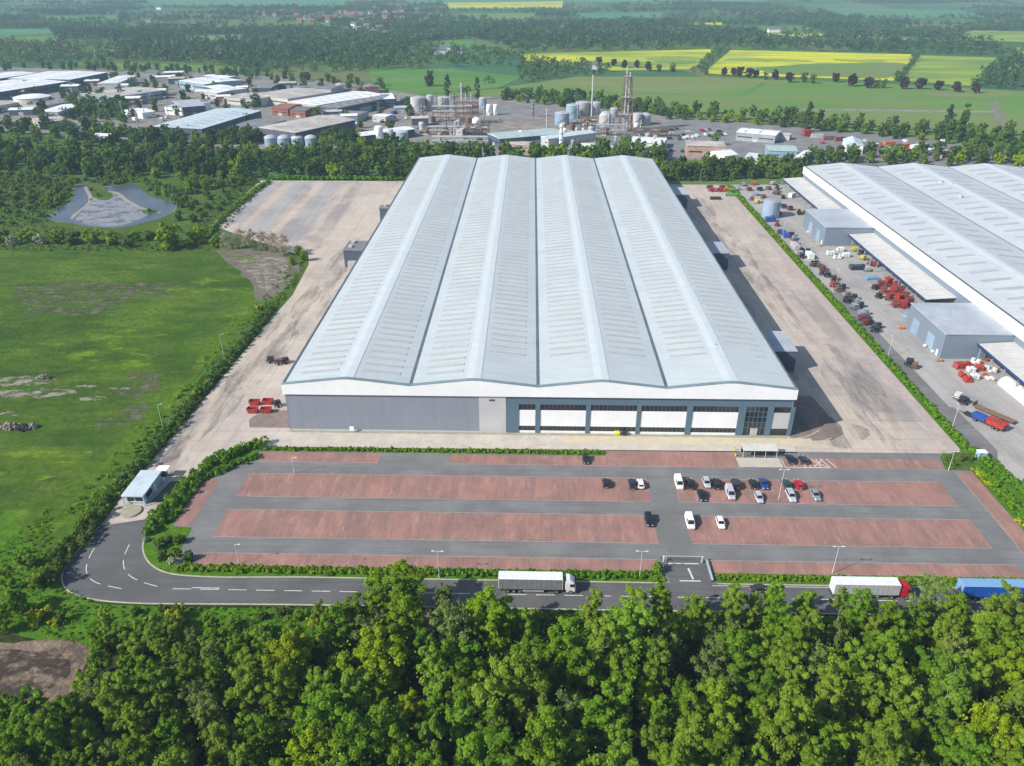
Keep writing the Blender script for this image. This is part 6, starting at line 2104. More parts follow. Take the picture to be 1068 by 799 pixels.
# red and white stillages near the last canopy
k = 0
for px, py in ((1002, 385), (1009, 381), (1017, 379), (1026, 376), (1012, 388), (1021, 386), (1030, 383), (1004, 393), (1016, 395), (1026, 393), (1034, 388), (1009, 398), (1032, 396)):
    c = k % 2
    stack(px, py, 'machine_red' if c else 'bag_white', '%s stillage load in the stack yard below the nearer grey block' % ('red' if c else 'white'), 2, 2, 2 - (k % 3 == 0), (1.3, 1.1, .8), name='stillage',
          group='%s stillages below the nearer block' % ('red' if c else 'white'))
    k += 1
container(1000, 384, 'machine_red', 'small red container at the head of the stillages', .2, 3, 2.2, 2.0)
t = thing('marquee', 'long white ribbed tent beside the last canopy', 'tent', (*at2(1062, 412), .05), 1.62)
tb = MB()
for i in range(9):
    q = []
    xx = -9 + i * 2.0
    for j in range(13):
        a = math.pi * j / 12
        q.append((xx, -2.5 * math.cos(a), .05 + (2.9 if i % 2 else 2.8) * math.sin(a) ** .8))
    if i:
        tb.add(prev + q, [(j, j + 1, 13 + j + 1, 13 + j) for j in range(12)])
    else:
        tb.add(q, [tuple(range(13))])
    prev = q
tb.add(prev, [tuple(range(13))])
part('cover', tb, 'lorry_white', t)
for i in range(0, 9, 2):
    rb = MB()
    for j in range(12):
        a, b = math.pi * j / 12, math.pi * (j + 1) / 12
        rb.tube((-9 + i * 2, -2.56 * math.cos(a), .05 + 2.9 * math.sin(a) ** .8), (-9 + i * 2, -2.56 * math.cos(b), .05 + 2.9 * math.sin(b) ** .8), .06, .06, 5)
    part('hoop', rb, 'panel_light', t)
t = thing('open_trailer', 'red and blue open trailer parked beside the works road', 'trailer', (*at2(1027, 442), .05), 2.06 - math.pi / 2 + .1)
L = 11
part('red_tub', MB().hexa([(-1.3, -5.4, 1.0), (1.3, -5.4, 1.0), (1.3, -.6, 1.0), (-1.3, -.6, 1.0)], [(-1.5, -5.7, 2.5), (1.5, -5.7, 2.5), (1.5, -.4, 2.5), (-1.5, -.4, 2.5)]), 'machine_red', t)
part('blue_tub', MB().hexa([(-1.2, -.2, 1.0), (1.2, -.2, 1.0), (1.2, 3.6, 1.0), (-1.2, 3.6, 1.0)], [(-1.35, -.3, 2.2), (1.35, -.3, 2.2), (1.35, 3.8, 2.2), (-1.35, 3.8, 2.2)]), 'machine_blue', t)
part('chassis', MB().box(-1.1, 1.1, -5.4, 6.2, .7, .98), 'plastic_dark', t)
part('drawbar', MB().tube((0, 6.2, .8), (0, 8, .5), .1), 'plastic_dark', t)
for yy in (-4, -2.8, 2.4):
    for s in (-1, 1):
        w = thing_part('wheel', t)
        part('tyre', MB().tube((s * 1.15 - .15, yy, .45), (s * 1.15 + .15, yy, .45), .45, .45, 14), 'tyre', w)
        part('rim', MB().tube((s * 1.15 - .16, yy, .45), (s * 1.15 + .16, yy, .45), .22, .22, 10), 'rim', w)
t = thing('flatbed_trailer', 'rust brown flatbed trailer next to the red and blue one', 'trailer', (*at2(1036, 434), .05), 2.06 - math.pi / 2 + .1)
part('bed', MB().box(-1.2, 1.2, -6, 6, .9, 1.05), 'brown_timber', t)
part('headboard', MB().box(-1.2, 1.2, 5.9, 6.0, 1.053, 2.2), 'rust', t)
part('chassis', MB().box(-.5, .5, -5.8, 5.8, .6, .898), 'plastic_dark', t)
for yy in (-4, -2.7):
    for s in (-1, 1):
        w = thing_part('wheel', t)
        part('tyre', MB().tube((s * 1.0 - .15, yy, .42), (s * 1.0 + .15, yy, .42), .42, .42, 14), 'tyre', w)
        part('rim', MB().tube((s * 1.0 - .16, yy, .42), (s * 1.0 + .16, yy, .42), .2, .2, 10), 'rim', w)
implement(1004, 421, 'plastic_dark', 'dark machine by the head of the red and blue trailer', .4, 3, 2.2)
implement(998, 416, 'bag_white', 'white machine by the lamp post in the works yard', .8, 2.6, 1.8)
implement(948, 381, 'plastic_dark', 'dark machine alone beside the hedge below the grey block', 1.1, 4.0, 2.4)
implement(953, 384, 'brown_timber', 'brown machine beside the dark one below the grey block', 1.1, 2.4, 1.8)
for px, py, w, lab in ((960, 377, 2.6, 'x'), (1003, 407, 3.0, 'x'), (1055, 463, 3.0, 'x')):
    x, y = at2(px, py)
    sheet('road_marking', rect(x - w, x + w, y - .3, y + .3), .06, 'worn_paint')
# heaps of rubble in the meadow
def heap(px, py, w, d, n, mat, label, seed):
    x, y = at2(px, py)
    rd = random.Random(seed)
    m = MB()
    for i in range(n):
        u, v = rd.gauss(0, .33), rd.gauss(0, .33)
        h = max(.1, 1.3 - 1.5 * math.hypot(u, v)) * rd.uniform(.3, 1)
        s = rd.uniform(.25, .75)
        q = [(rd.uniform(-1, 1), rd.uniform(-1, 1), rd.uniform(-.6, .6)) for _ in range(3)]
        M = Matrix.Translation((u * w, v * d, h)) @ Matrix.Rotation(rd.uniform(0, 6), 4, Vector(q[0]).normalized())
        b = MB().box(-s, s, -s * rd.uniform(.4, 1), s * rd.uniform(.4, 1), -s * .4, s * .4).xform(M)
        m.add(b.v, b.f)
    single('rubble_heap', m, mat, label, 'heap', (x, y, .02))


heap(10, 446, 4.2, 2.0, 110, 'rubble_stone', 'long pale rubble heap at the meadow edge', 1)
heap(26, 447, 2.6, 1.6, 80, 'burnt', 'dark burnt heap beside the pale rubble', 2)
heap(34, 446, 2.0, 1.2, 46, 'rubble_stone', 'small brownish rubble heap next to the burnt one', 3)
heap(46, 395, 3.0, 1.0, 60, 'rubble_stone', 'flat pale stone heap on the bare meadow patch', 4)
heap(214, 230, 3.4, 1.6, 30, 'rubble_stone', 'low pale slabs near the lime green trees', 5)
x, y = at2(36, 733)
heap(36, 733, .8, .6, 16, 'burnt', 'small dark heap on the bare brown soil', 6)
# ------------------------------------------------------------------ sheds of the trading estate and the refinery
def shed(A, B, D, h, roofm, wallm, label, gable=1.2, name='shed', cat='shed', win=True, along=True, group=None):
    """A, B: image places of two neighbouring roof corners (the near edge), D: the far corner next to A; squared up at height h"""
    a, b, d = (Vector(at2(*p, h)) for p in (A, B, D))
    u = b - a
    L = u.length
    u.normalize()
    n = Vector((-u.y, u.x))
    W = (d - a).dot(n)
    if W < 0:
        a, u, W = b, -u, -W
        n = Vector((-u.y, u.x))
    W = max(W, 4)
    t = thing(name, label, cat, (a.x, a.y, .05), math.atan2(u.y, u.x), group)
    part('wall', MB().box(.15, L - .15, .15, W - .15, 0, h - .02), wallm, t)
    r = MB()
    o = .25
    if gable and along:      # ridge along the near edge
        r.add([(-o, -o, h), (L + o, -o, h), (L + o, W / 2, h + gable), (-o, W / 2, h + gable), (L + o, W + o, h), (-o, W + o, h),
               (-o, -o, h - .12), (L + o, -o, h - .12), (L + o, W + o, h - .12), (-o, W + o, h - .12)],
              [(0, 1, 2, 3), (3, 2, 4, 5), (6, 9, 8, 7), (0, 6, 7, 1), (5, 4, 8, 9), (1, 7, 8, 4, 2), (0, 3, 5, 9, 6)])
    elif gable:
        r.add([(-o, -o, h), (-o, W + o, h), (L / 2, W + o, h + gable), (L / 2, -o, h + gable), (L + o, W + o, h), (L + o, -o, h),
               (-o, -o, h - .12), (-o, W + o, h - .12), (L + o, W + o, h - .12), (L + o, -o, h - .12)],
              [(0, 1, 2, 3), (3, 2, 4, 5), (6, 9, 8, 7), (0, 6, 7, 1), (5, 4, 8, 9), (1, 7, 8, 4, 2), (0, 3, 5, 9, 6)])
    else:
        r.box(-o, L + o, -o, W + o, h - .12, h + .25)
    ro = part('roof', r, roofm, t)
    if gable and min(L, W) > 20:
        k = 5.0
        end = (L if along else W) - 5
        while k < end:
            for q0, q1 in ((.12, .40), (.60, .88)):
                za, zb = (h + gable * (1 - abs(2 * q - 1)) + .05 for q in (q0, q1))
                if along:
                    q = [(k, q0 * W, za), (k + 1.5, q0 * W, za), (k + 1.5, q1 * W, zb), (k, q1 * W, zb)]
                else:
                    q = [(q0 * L, k, za), (q1 * L, k, zb), (q1 * L, k + 1.5, zb), (q0 * L, k + 1.5, za)]
                part('skylight', MB().hexa(q, [(p[0], p[1], p[2] + .1) for p in q]), 'skylight_haze', ro)
            k += 11
    if win:
        if L > 9:
            part('window_band', MB().box(1.5, L * .5 - 2.6, .06, .146, h * .44, h * .56), 'window_glass', t)
            part('window_band', MB().box(L * .5 + 2.6, L - 1.5, .06, .146, h * .44, h * .56), 'window_glass', t)
        dw = min(4.0, L * .3)
        part('door', MB().box(L * .5 - dw / 2, L * .5 + dw / 2, .03, .145, 0, h * .33), 'panel_light', t)
    # the right-hand end: shutters
    if win and W > 8:
        part('end_door', MB().box(L - .146, L - .06, W * .35, W * .65, 0, h * .55), 'steel_blue', t)
    return t


shed((-60, 105), (70, 85), (-60, 93), 8, 'white_roof', 'dark_wall', 'long white-roofed shed running off past the dark blue wall, second row', 1.0, 'estate_shed')
shed((73, 83), (112, 75.5), (44, 75.5), 9, 'white_roof', 'dark_wall', 'long white-roofed shed with a shaded blue end at the back of the estate', 1.0, 'estate_shed')
shed((-40, 88), (38, 76), (-40, 82), 8, 'white_roof', 'dark_wall', 'white-roofed shed farthest back at the estate edge', 1.0, 'estate_shed')
shed((113, 102), (171, 94), (98, 96), 8, 'beige_roof', 'steel_blue', 'pale beige roofed shed with blue walls in the middle of the estate', 1.0, 'estate_shed')
shed((122, 87), (142, 79), (110, 84), 7, 'white_roof', 'pale_wall', 'small white-roofed shed beside the round tree', .8, 'estate_shed')
shed((60, 117), (86, 109), (55, 112), 6, 'white_roof', 'pale_wall', 'low white shed among dark trees', .6, 'estate_shed')
shed((50, 110), (82, 104), (48, 105), 6, 'grey_roof', 'pale_wall', 'grey roofed shed behind the low white one', .6, 'estate_shed')
shed((-10, 112), (22, 106), (-12, 106), 6, 'beige_roof', 'pale_wall', 'beige roofed shed left of the round drum building', .6, 'estate_shed')
shed((148, 118), (162, 116), (149, 112), 5, 'white_roof', 'panel_white', 'small bright white gabled hut in the pipe yard', 1.2, 'hut', 'hut')
shed((171, 111), (193, 112.5), (176, 104), 7, 'flat_roof', 'panel_white', 'white-walled shed with a grey roof behind the big pale blue roof', .5, 'estate_shed')
shed((190, 112), (214, 110), (196, 104), 8, 'flat_roof', 'dark_wall', 'dark shed beside the white-walled one', .5, 'estate_shed')
shed((158, 132), (210, 134.5), (214, 113), 9, 'blue_roof', 'dark_wall', 'big pale blue roofed shed with a dark end wall', 1.6, 'estate_shed', along=False)
shed((268, 133), (308, 138.5), (312, 118), 10, 'beige_roof', 'dark_wall', 'big beige gabled shed with a red brick front', 2.2, 'estate_shed', along=False)
shed((236, 132), (271, 134), (240, 122), 5, 'grey_roof', 'brick_wall', 'low grey roofed shed with a red front between two big sheds', .6, 'estate_shed')
shed((186, 84), (213, 88), (212, 78), 8, 'white_roof', 'steel_blue', 'bright white roofed shed near the woods', .8, 'estate_shed')
shed((212, 79), (238, 81), (213, 77), 8, 'white_roof', 'steel_blue', 'white roofed shed adjoining the bright one near the woods', .6, 'estate_shed')
shed((208, 95), (226, 97), (226, 89), 7, 'white_roof', 'pale_wall', 'white roofed shed in the second row of the estate', .8, 'estate_shed')
shed((228, 93), (246, 91), (230, 88), 7, 'white_roof', 'dark_wall', 'white roofed shed with dark wall next to the second row', .6, 'estate_shed')
shed((236, 101), (268, 104), (250, 95), 7, 'beige_roof', 'pale_wall', 'beige roofed shed before the grey roofs', .8, 'estate_shed')
shed((262, 98), (300, 103), (288, 89), 8, 'beige_roof', 'pale_wall', 'broad beige grey roofed shed at the back of the estate', 1.2, 'estate_shed', along=False)
shed((300, 106), (331, 110), (352, 93), 8, 'white_roof', 'pale_wall', 'long bright white roofed shed rising to the refinery', 1.0, 'estate_shed', along=False)
shed((333, 111), (352, 113), (386, 98), 8, 'grey_roof', 'dark_wall', 'long dark grey roofed shed beside the bright white one', 1.2, 'estate_shed', along=False)
shed((381, 104), (412, 103), (381, 98), 8, 'white_roof', 'dark_wall', 'white roofed shed next to the refinery tanks', .8, 'estate_shed')
shed((368, 139), (378, 142), (404, 127), 6, 'white_roof', 'dark_wall', 'narrow white roofed shed behind the tree belt', .8, 'estate_shed', along=False)
shed((283, 113), (300, 114), (286, 107), 6, 'tile_roof', 'brick_wall', 'red brick house between the estate sheds', 2.0, 'brick_house', 'house')
shed((302, 115), (318, 116), (304, 110), 6, 'slate_roof', 'brick_wall', 'dark roofed brick building beside the red house', 1.6, 'brick_house', 'house')
shed((262, 92), (282, 92), (264, 87), 6, 'grey_roof', 'dark_wall', 'dark low shed at the edge of the woods', .6, 'estate_shed')
shed((320, 92), (345, 93), (322, 88), 6, 'grey_roof', 'pale_wall', 'grey shed before the dark woods', .6, 'estate_shed')
shed((350, 120), (372, 121), (356, 115), 5, 'grey_roof', 'pale_wall', 'low grey shed in the yard of the estate', .4, 'estate_shed')
shed((388, 121), (402, 122), (392, 118), 5, 'white_roof', 'pale_wall', 'low white shed at the refinery gate', .4, 'estate_shed')
shed((40, 128), (70, 125), (40, 123), 5, 'beige_roof', 'pale_wall', 'low beige shed almost hidden by the tree belt', .4, 'estate_shed')
shed((92, 141), (116, 142), (93, 138.5), 5, 'white_roof', 'pale_wall', 'thin white roof showing over the tree belt', .4, 'estate_shed')
SM = [(10, 121, 20, 'white_roof'), (28, 118, 16, 'beige_roof'), (98, 116, 18, 'grey_roof'), (122, 110, 22, 'white_roof'), (140, 106, 16, 'beige_roof'), (152, 101, 20, 'white_roof'), (160, 85, 24, 'white_roof'), (176, 88, 18, 'beige_roof'), (172, 80, 22, 'white_roof'),
      (152, 79, 16, 'grey_roof'), (248, 108, 18, 'beige_roof'), (226, 107, 14, 'white_roof'), (272, 109, 14, 'grey_roof'), (247, 98, 12, 'white_roof'), (338, 124, 16, 'beige_roof'), (356, 128, 14, 'white_roof'), (322, 118, 12, 'white_roof'), (412, 118, 14, 'beige_roof'),
      (396, 114, 18, 'white_roof'), (420, 108, 16, 'grey_roof'), (368, 113, 14, 'white_roof'), (306, 96, 16, 'grey_roof'), (292, 93, 18, 'beige_roof'), (396, 97, 20, 'grey_roof'), (360, 95, 16, 'beige_roof'), (88, 90, 16, 'white_roof'), (92, 86, 14, 'white_roof'), (64, 96, 18, 'white_roof'),
      (80, 95, 14, 'grey_roof'), (120, 94, 14, 'white_roof'), (8, 102, 16, 'beige_roof'), (204, 101, 16, 'white_roof'), (222, 102, 12, 'beige_roof'), (250, 87, 16, 'grey_roof'), (430, 132, 14, 'beige_roof'), (422, 140, 12, 'grey_roof')]
for px, py, L_, rm in SM:
    x, y = at2(px, py)
    W_ = L_ * rng.uniform(.45, .8)
    h_ = rng.uniform(4, 6.5)
    t = thing('small_shed', {'white_roof': 'small white roofed shed among the estate yards', 'beige_roof': 'small beige roofed shed among the estate yards', 'grey_roof': 'small grey roofed shed among the estate yards'}[rm], 'shed', (x, y, .05), rng.choice((.25, .32, 1.85, .2)),
              {'white_roof': 'small white estate sheds', 'beige_roof': 'small beige estate sheds', 'grey_roof': 'small grey estate sheds'}[rm])
    part('wall', MB().box(0, L_, 0, W_, 0, h_), rng.choice(('pale_wall', 'dark_wall', 'brick_wall', 'steel_blue', 'pale_wall')), t)
    part('roof', MB().add([(-.3, -.3, h_ + .003), (L_ + .3, -.3, h_ + .003), (L_ + .3, W_ / 2, h_ + 1.3), (-.3, W_ / 2, h_ + 1.3), (L_ + .3, W_ + .3, h_ + .003), (-.3, W_ + .3, h_ + .003)], [(0, 1, 2, 3), (3, 2, 4, 5), (0, 5, 4, 1), (1, 4, 2), (0, 3, 5)]), rm, t)
    part('door', MB().box(L_ * .4, L_ * .6, -.06, -.004, 0, h_ * .6), 'panel_light', t)
x, y = at2(36, 111)
t = thing('drum_building', 'round beige drum building at the estate edge', 'building', (x, y, .05))
part('wall', MB().cyl(0, 0, 0, 9, 16, 32), 'render_wall', t)
part('roof', MB().cyl(0, 0, 9.003, 9.4, 16.4, 32, 15, 1.6), 'white_roof', t)
for i, px in enumerate((283, 297, 311, 325)):
    x, y = at2(px, 152)
    t = thing('storage_tank', 'silver domed tank in the row before the beige gabled shed', 'tank', (x, y, .05), 0, 'silver tanks before the beige shed')
    part('shell', MB().cyl(0, 0, 0, 6.0, 4.6, 24), 'steel_blue', t)
    part('roof', MB().cyl(0, 0, 6.003, 6.2, 4.7, 24, 4.6, 1.8), 'steel_pale', t)


def tank(px, py, r, h, mat, label, dome=.8, ladder=True, group=None):
    x, y = at2(px, py)
    t = thing('storage_tank', label, 'tank', (x, y, .05), 0, group)
    part('shell', MB().cyl(0, 0, 0, h, r, 28), mat, t)
    part('roof', MB().cyl(0, 0, h + .003, h + .2, r * 1.015, 28, r * .98, dome), 'steel_pale' if mat != 'panel_white' else 'panel_white', t)
    if ladder:
        st = MB()
        for i in range(12):
            a = -2.6 + i * .14
            st.box(r * math.cos(a) * 1.05 - .4, r * math.cos(a) * 1.05 + .4, r * math.sin(a) * 1.05 - .4, r * math.sin(a) * 1.05 + .4, h * i / 12, h * i / 12 + .2)
        part('stair', st, 'galvanised', t)
        rl = MB()
        for i in range(24):
            a, b = 2 * math.pi * i / 24, 2 * math.pi * (i + 1) / 24
            rl.tube((r * math.cos(a), r * math.sin(a), h + 1.1), (r * math.cos(b), r * math.sin(b), h + 1.1), .05, .05, 4)
        part('handrail', rl, 'galvanised', t)
    return t


tank(436, 116, 6.6, 12, 'steel_pale', 'big pale tank farthest to the estate side of the refinery')
tank(449, 115, 3.2, 13, 'steel_pale', 'slim pale tank beside the big pale one')
tank(463, 112, 6, 9, 'steel_grey', 'grey tank behind the pipe frames')
tank(503.5, 113, 3.6, 9, 'steel_blue', 'blue grey tank behind the twin white tanks')
tank(510, 120, 2.3, 8.5, 'panel_white', 'first of the twin white tanks')
tank(517, 120, 2.3, 8.5, 'panel_white', 'second of the twin white tanks, beside the asphalt')
tank(497, 131, 3.6, 5, 'panel_white', 'small white tank alone in the pipe yard', 1.6)
tank(396, 148, 3.2, 11, 'panel_white', 'tall white silo behind the poplars')
tank(408, 150, 2.4, 10, 'steel_pale', 'narrow pale silo between the white and blue ones')
tank(420, 151, 4.6, 9.5, 'steel_blue', 'blue grey tank behind the poplars')
tank(586, 130, 6.2, 9.5, 'steel_blue', 'blue grey tank at the near end of the tank row')
tank(597, 123, 5.8, 11, 'steel_blue', 'blue grey tank in the middle of the tank row')
tank(607, 120, 6.2, 11, 'steel_pale', 'pale tank at the far end of the tank row')
tank(620, 119, 5.2, 10, 'steel_pale', 'pale tank behind the flare stack')
tank(631, 131, 5.2, 8.5, 'steel_pale', 'round topped pale tank between flare stack and lattice tower', 3)
tank(664, 131, 4.2, 9.5, 'steel_pale', 'pale tank right beside the lattice tower')
tank(672, 130, 5.0, 8, 'steel_grey', 'grey tank beyond the lattice tower', 1.5)
tank(640, 122, 3.6, 7, 'steel_grey', 'grey tank behind the lattice tower')


def column(px, py, h, r, mat, label, cap=None, plat=True):
    x, y = at2(px, py)
    t = thing('process_column', label, 'column', (x, y, .05))
    part('shell', MB().cyl(0, 0, 0, h, r, 16, r * .9, r * .5), mat, t)
    if plat:
        for k in (.4, .65, .9):
            part('platform', MB().cyl(0, 0, h * k, h * k + .25, r + .9, 14), 'galvanised', t)
    if cap:
        part('cap', MB().cyl(0, 0, h + r * .5, h + r * .5 + 3.2, r * 1.8, 14, r * 1.6), cap, t)
    return t


column(482, 120, 27, .9, 'steel_pale', 'tall thin pale column over the pipe frames')
column(616.3, 134, 42, .75, 'steel_pale', 'flare stack with a black tip, taller than the tanks', 'plastic_dark', False)
column(585, 155, 17, 1.4, 'panel_white', 'tall white vessel in front of the blue white roof')
column(543, 149, 8.5, 1.7, 'panel_white', 'short white vessel by the green roofed shed')
column(474, 122, 20, .8, 'rust', 'brown column in the pipe frames')
column(492, 120, 18, .7, 'steel_grey', 'grey column beside the tall thin pale one')
column(556, 122, 13, .8, 'rust', 'dark slim column behind the green roofed shed')
column(441, 128, 15, .8, 'rust', 'brown column at the estate side of the pipe frames')
# lattice tower with its two stacks
x, y = at2(652, 137)
t = thing('lattice_tower', 'tall steel lattice tower standing over the refinery', 'tower', (x, y, .05))
fr = MB()
H, b0, b1 = 44.0, 5.6, 2.4
def cor(k, s):
    w = b0 + (b1 - b0) * k
    return ((-w, w)[s in (1, 2)], (-w, w)[s > 1], H * k)
for s in range(4):
    fr.tube(cor(0, s), cor(1, s), .32, .22, 5)
for i in range(7):
    k0, k1 = i / 7, (i + 1) / 7
    for s in range(4):
        fr.tube(cor(k0, s), cor(k1, (s + 1) % 4), .17, .17, 4)
        fr.tube(cor(k0, (s + 1) % 4), cor(k1, s), .17, .17, 4)
        fr.tube(cor(k1, s), cor(k1, (s + 1) % 4), .18, .18, 4)
part('lattice', fr, 'rust', t)
for i, xx in enumerate((-1.3, 1.3)):
    part('stack', MB().cyl(xx, 0, 0, H + (1 if i else 5), .75, 12, .65), 'steel_pale', t)
for k in (.3, .6, .95):
    w = b0 + (b1 - b0) * k + .5
    part('platform', MB().box(-w, w, -w, w, H * k + .2, H * k + .4), 'galvanised', t)


def pipe_frame(px, py, L, W, h, label, seed, mat='rust', floors=3):
    rd = random.Random(seed)
    x, y = at2(px, py)
    t = thing('pipe_frame', label, 'pipe rack', (x, y, .05))
    f = MB()
    nx = max(2, int(L / 6))
    for i in range(nx + 1):
        for yy in (0, W):
            f.box(L * i / nx - .2, L * i / nx + .2, yy - .2, yy + .2, 0, h)
    for k in range(1, floors + 1):
        z = h * k / floors
        for yy in (0, W):
            f.box(0, L, yy - .15, yy + .15, z - .5, z - .12)
        for i in range(nx + 1):
            f.box(L * i / nx - .15, L * i / nx + .15, .21, W - .21, z - .5, z - .12)
    part('frame', f, mat, t)
    for k in range(1, floors + 1):
        z = h * k / floors + .25
        for j in range(4):
            yy = W * (.15 + .23 * j)
            p = MB().tube((-1, yy, z), (L + 1, yy, z), rd.uniform(.14, .3), None, 8)
            part('pipe', p, 'galvanised' if seed % 2 else 'rust', t)
    for j in range(rd.randint(2, 4)):
        xx, k = rd.uniform(1, L - 3), rd.randint(0, floors - 1)
        part('vessel', MB().tube((xx, W * .5, h * k / floors + 1.6), (xx + rd.uniform(3, 6), W * .5, h * k / floors + 1.6), 1.1, 1.1, 14), rd.choice(('steel_pale', 'steel_grey', 'rust')), t)
    return t


pipe_frame(452, 127, 26, 9, 12, 'brown pipe frame beside the estate tanks', 1)
pipe_frame(476, 130, 18, 10, 17, 'tall brown pipe frame under the thin pale column', 2, floors=4)
pipe_frame(448, 141, 42, 6, 6, 'long low brown pipe rack before the tall frame', 3, floors=2)
pipe_frame(486, 142, 18, 8, 8, 'pipe rack beside the green roofed shed', 4, floors=2)
pipe_frame(452, 152, 40, 6, 6, 'low pipe rack nearest the tree tops', 5, 'steel_grey', 2)
pipe_frame(606, 137, 12, 8, 10, 'pipe frame at the foot of the flare stack', 6)
pipe_frame(622, 142, 22, 7, 8, 'pipe rack between flare stack and lattice tower', 7, 'steel_grey', 2)
pipe_frame(662, 143, 26, 7, 6, 'pipe rack to the right of the lattice tower', 8, 'rust', 2)
pipe_frame(560, 146, 14, 6, 6, 'pipe rack between green and blue white roofs', 9, 'rust', 2)
shed((468, 134), (482, 135), (469, 131), 5, 'white_roof', 'pale_wall', 'small white control room in the pipe frames', .3, 'control_room', 'building')
shed((508, 139), (521, 145), (550, 124.5), 7, 'green_roof', 'dark_wall', 'long pale green roofed shed with dark blue side', 1.4, 'refinery_shed', along=False)
shed((561, 142), (572, 145), (594, 131.5), 6, 'blue_roof', 'pale_wall', 'pale blue white roofed shed before the tank row', 1.0, 'refinery_shed', along=False)
shed((656, 148), (692, 150), (656, 142), 5, 'white_roof', 'pale_wall', 'white roofed shed right of the large green tree', .5, 'refinery_shed')
shed((672, 160), (690, 161), (676, 150), 5, 'white_roof', 'pale_wall', 'second white roofed shed right of the large green tree', .5, 'refinery_shed')
shed((526, 150), (552, 152), (528, 146), 4, 'beige_roof', 'pink_wall', 'low pink walled shed under the green roofed one', .4, 'refinery_shed')
shed((600, 154), (622, 155), (602, 149), 4, 'white_roof', 'pale_wall', 'low white shed at the tree tops by the white vessel', .4, 'refinery_shed')
shed((625, 150), (640, 151), (627, 146), 4, 'grey_roof', 'pale_wall', 'low grey shed before the pipe rack', .4, 'refinery_shed')
implement(597, 136, 'machine_red', 'bright red machine by the tank row', .3, 5, 4, H=3)
for i, (px, py) in enumerate(((444, 122), (456, 118), (462, 121), (470, 118), (478, 125), (486, 118), (498, 122), (505, 126), (570, 135), (602, 128), (612, 140), (634, 138), (640, 130), (668, 138), (480, 140), (466, 142))):
    x, y = at2(px, py)
    t = thing('process_pipe', 'thin upright pipe among the refinery frames', 'pipe', (x, y, .05), 0, 'upright pipes of the refinery')
    hh = rng.uniform(8, 19)
    part('shell', MB().cyl(0, 0, 0, hh, .5, 10, .4), rng.choice(('rust', 'steel_pale', 'steel_grey')), t)
    part('platform', MB().cyl(0, 0, hh * .7, hh * .7 + .25, 1.5, 10), 'galvanised', t)
for i in range(34):
    px, py = rng.choice(((rng.uniform(440, 500), rng.uniform(126, 148)), (rng.uniform(570, 690), rng.uniform(132, 156))))
    x, y = at2(px, py)
    t = thing('process_vessel', 'squat vessel or plant hut in the refinery yard', 'vessel', (x, y, .05), rng.uniform(0, 3), 'squat vessels of the refinery yard')
    rr, hh = rng.uniform(1.2, 2.6), rng.uniform(2.5, 6)
    part('shell', MB().cyl(0, 0, 0, hh, rr, 14, rr, rr * .5), rng.choice(('rust', 'steel_pale', 'steel_grey', 'pink_wall', 'panel_white', 'rust')), t)
    part('base', MB().box(-rr * 1.3, rr * 1.3, -rr * 1.3, rr * 1.3, 0, .5), 'pale_concrete', t)
# the depot on the right
shed((717, 152), (757, 153), (721, 147), 8, 'beige_roof', 'pink_wall', 'pink walled flat block on the depot edge', 0, 'pink_block', 'building')
shed((756, 163), (770, 161), (757, 156), 4, 'white_roof', 'panel_white', 'white tent roofed hut beside the pink block', 2.0, 'depot_hut', 'hut')
shed((777, 164), (795, 166), (782, 159), 4, 'blue_roof', 'pale_wall', 'small pale hipped shed on the depot edge', 1.6, 'depot_hut', 'hut')
shed((802, 157), (832, 158), (805, 151), 6, 'green_roof', 'steel_blue', 'blue metal shed with shaded end on the depot', 1.2, 'depot_shed')
shed((837, 164), (846, 158), (833, 161), 5, 'white_roof', 'pale_wall', 'narrow white shed next to the blue metal one', .6, 'depot_shed')
shed((768, 138), (809, 141.5), (772, 133), 6, 'white_roof', 'steel_grey', 'long low white roofed shed on the asphalt depot', .8, 'depot_shed')
shed((813, 140), (824, 141), (814, 138), 4, 'beige_roof', 'pale_wall', 'small cream cabin after the long white roofed shed', .4, 'depot_hut', 'hut')
shed((882, 151), (901, 152), (886, 145), 6, 'blue_roof', 'panel_white', 'pale blue gabled shed among the depot stores', 2.2, 'depot_shed', along=False)
shed((979, 154), (1000, 155), (982, 150), 5, 'grey_roof', 'pale_wall', 'grey flat roofed shed at the far end of the depot', .3, 'depot_shed')
implement(841, 142, 'machine_red', 'bright red machine on the depot beside the hedge trees', .2, 8, 5, H=4)
for i, (px, py, m, lab) in enumerate(((852, 144, 'steel_pale', 'pale container first in the depot row'), (864, 146, 'rust', 'rusty container second in the depot row'), (876, 147, 'machine_maroon', 'maroon container third in the depot row'), (927, 152, 'machine_orange', 'orange container before the depot trees'),
                                      (946, 154, 'machine_orange', 'orange container further along the depot trees'), (955, 155, 'white_roof', 'white container beside the orange ones'), (944, 160, 'machine_red', 'red and white container in the depot stores'), (912, 155, 'panel_white', 'white container beside the pale blue gabled shed'),
                                      (968, 160, 'lorry_white', 'white container near the end of the depot'), (958, 163, 'steel_blue', 'blue grey container near the end of the depot'), (975, 163, 'rust', 'rusty container near the end of the depot'), (985, 163, 'machine_maroon', 'maroon container at the end of the depot'))):
    container(px, py, m, lab, .1 * i, 9, 3, 3)
for i in range(26):
    px, py = rng.uniform(905, 1000), rng.uniform(153, 166)
    container(px, py, rng.choice(('steel_pale', 'rust', 'steel_grey', 'machine_maroon')), 'small dull container among the crowded depot stores', rng.uniform(0, 3), 4.5, 2.4, 2.2, group='dull containers of the depot stores')
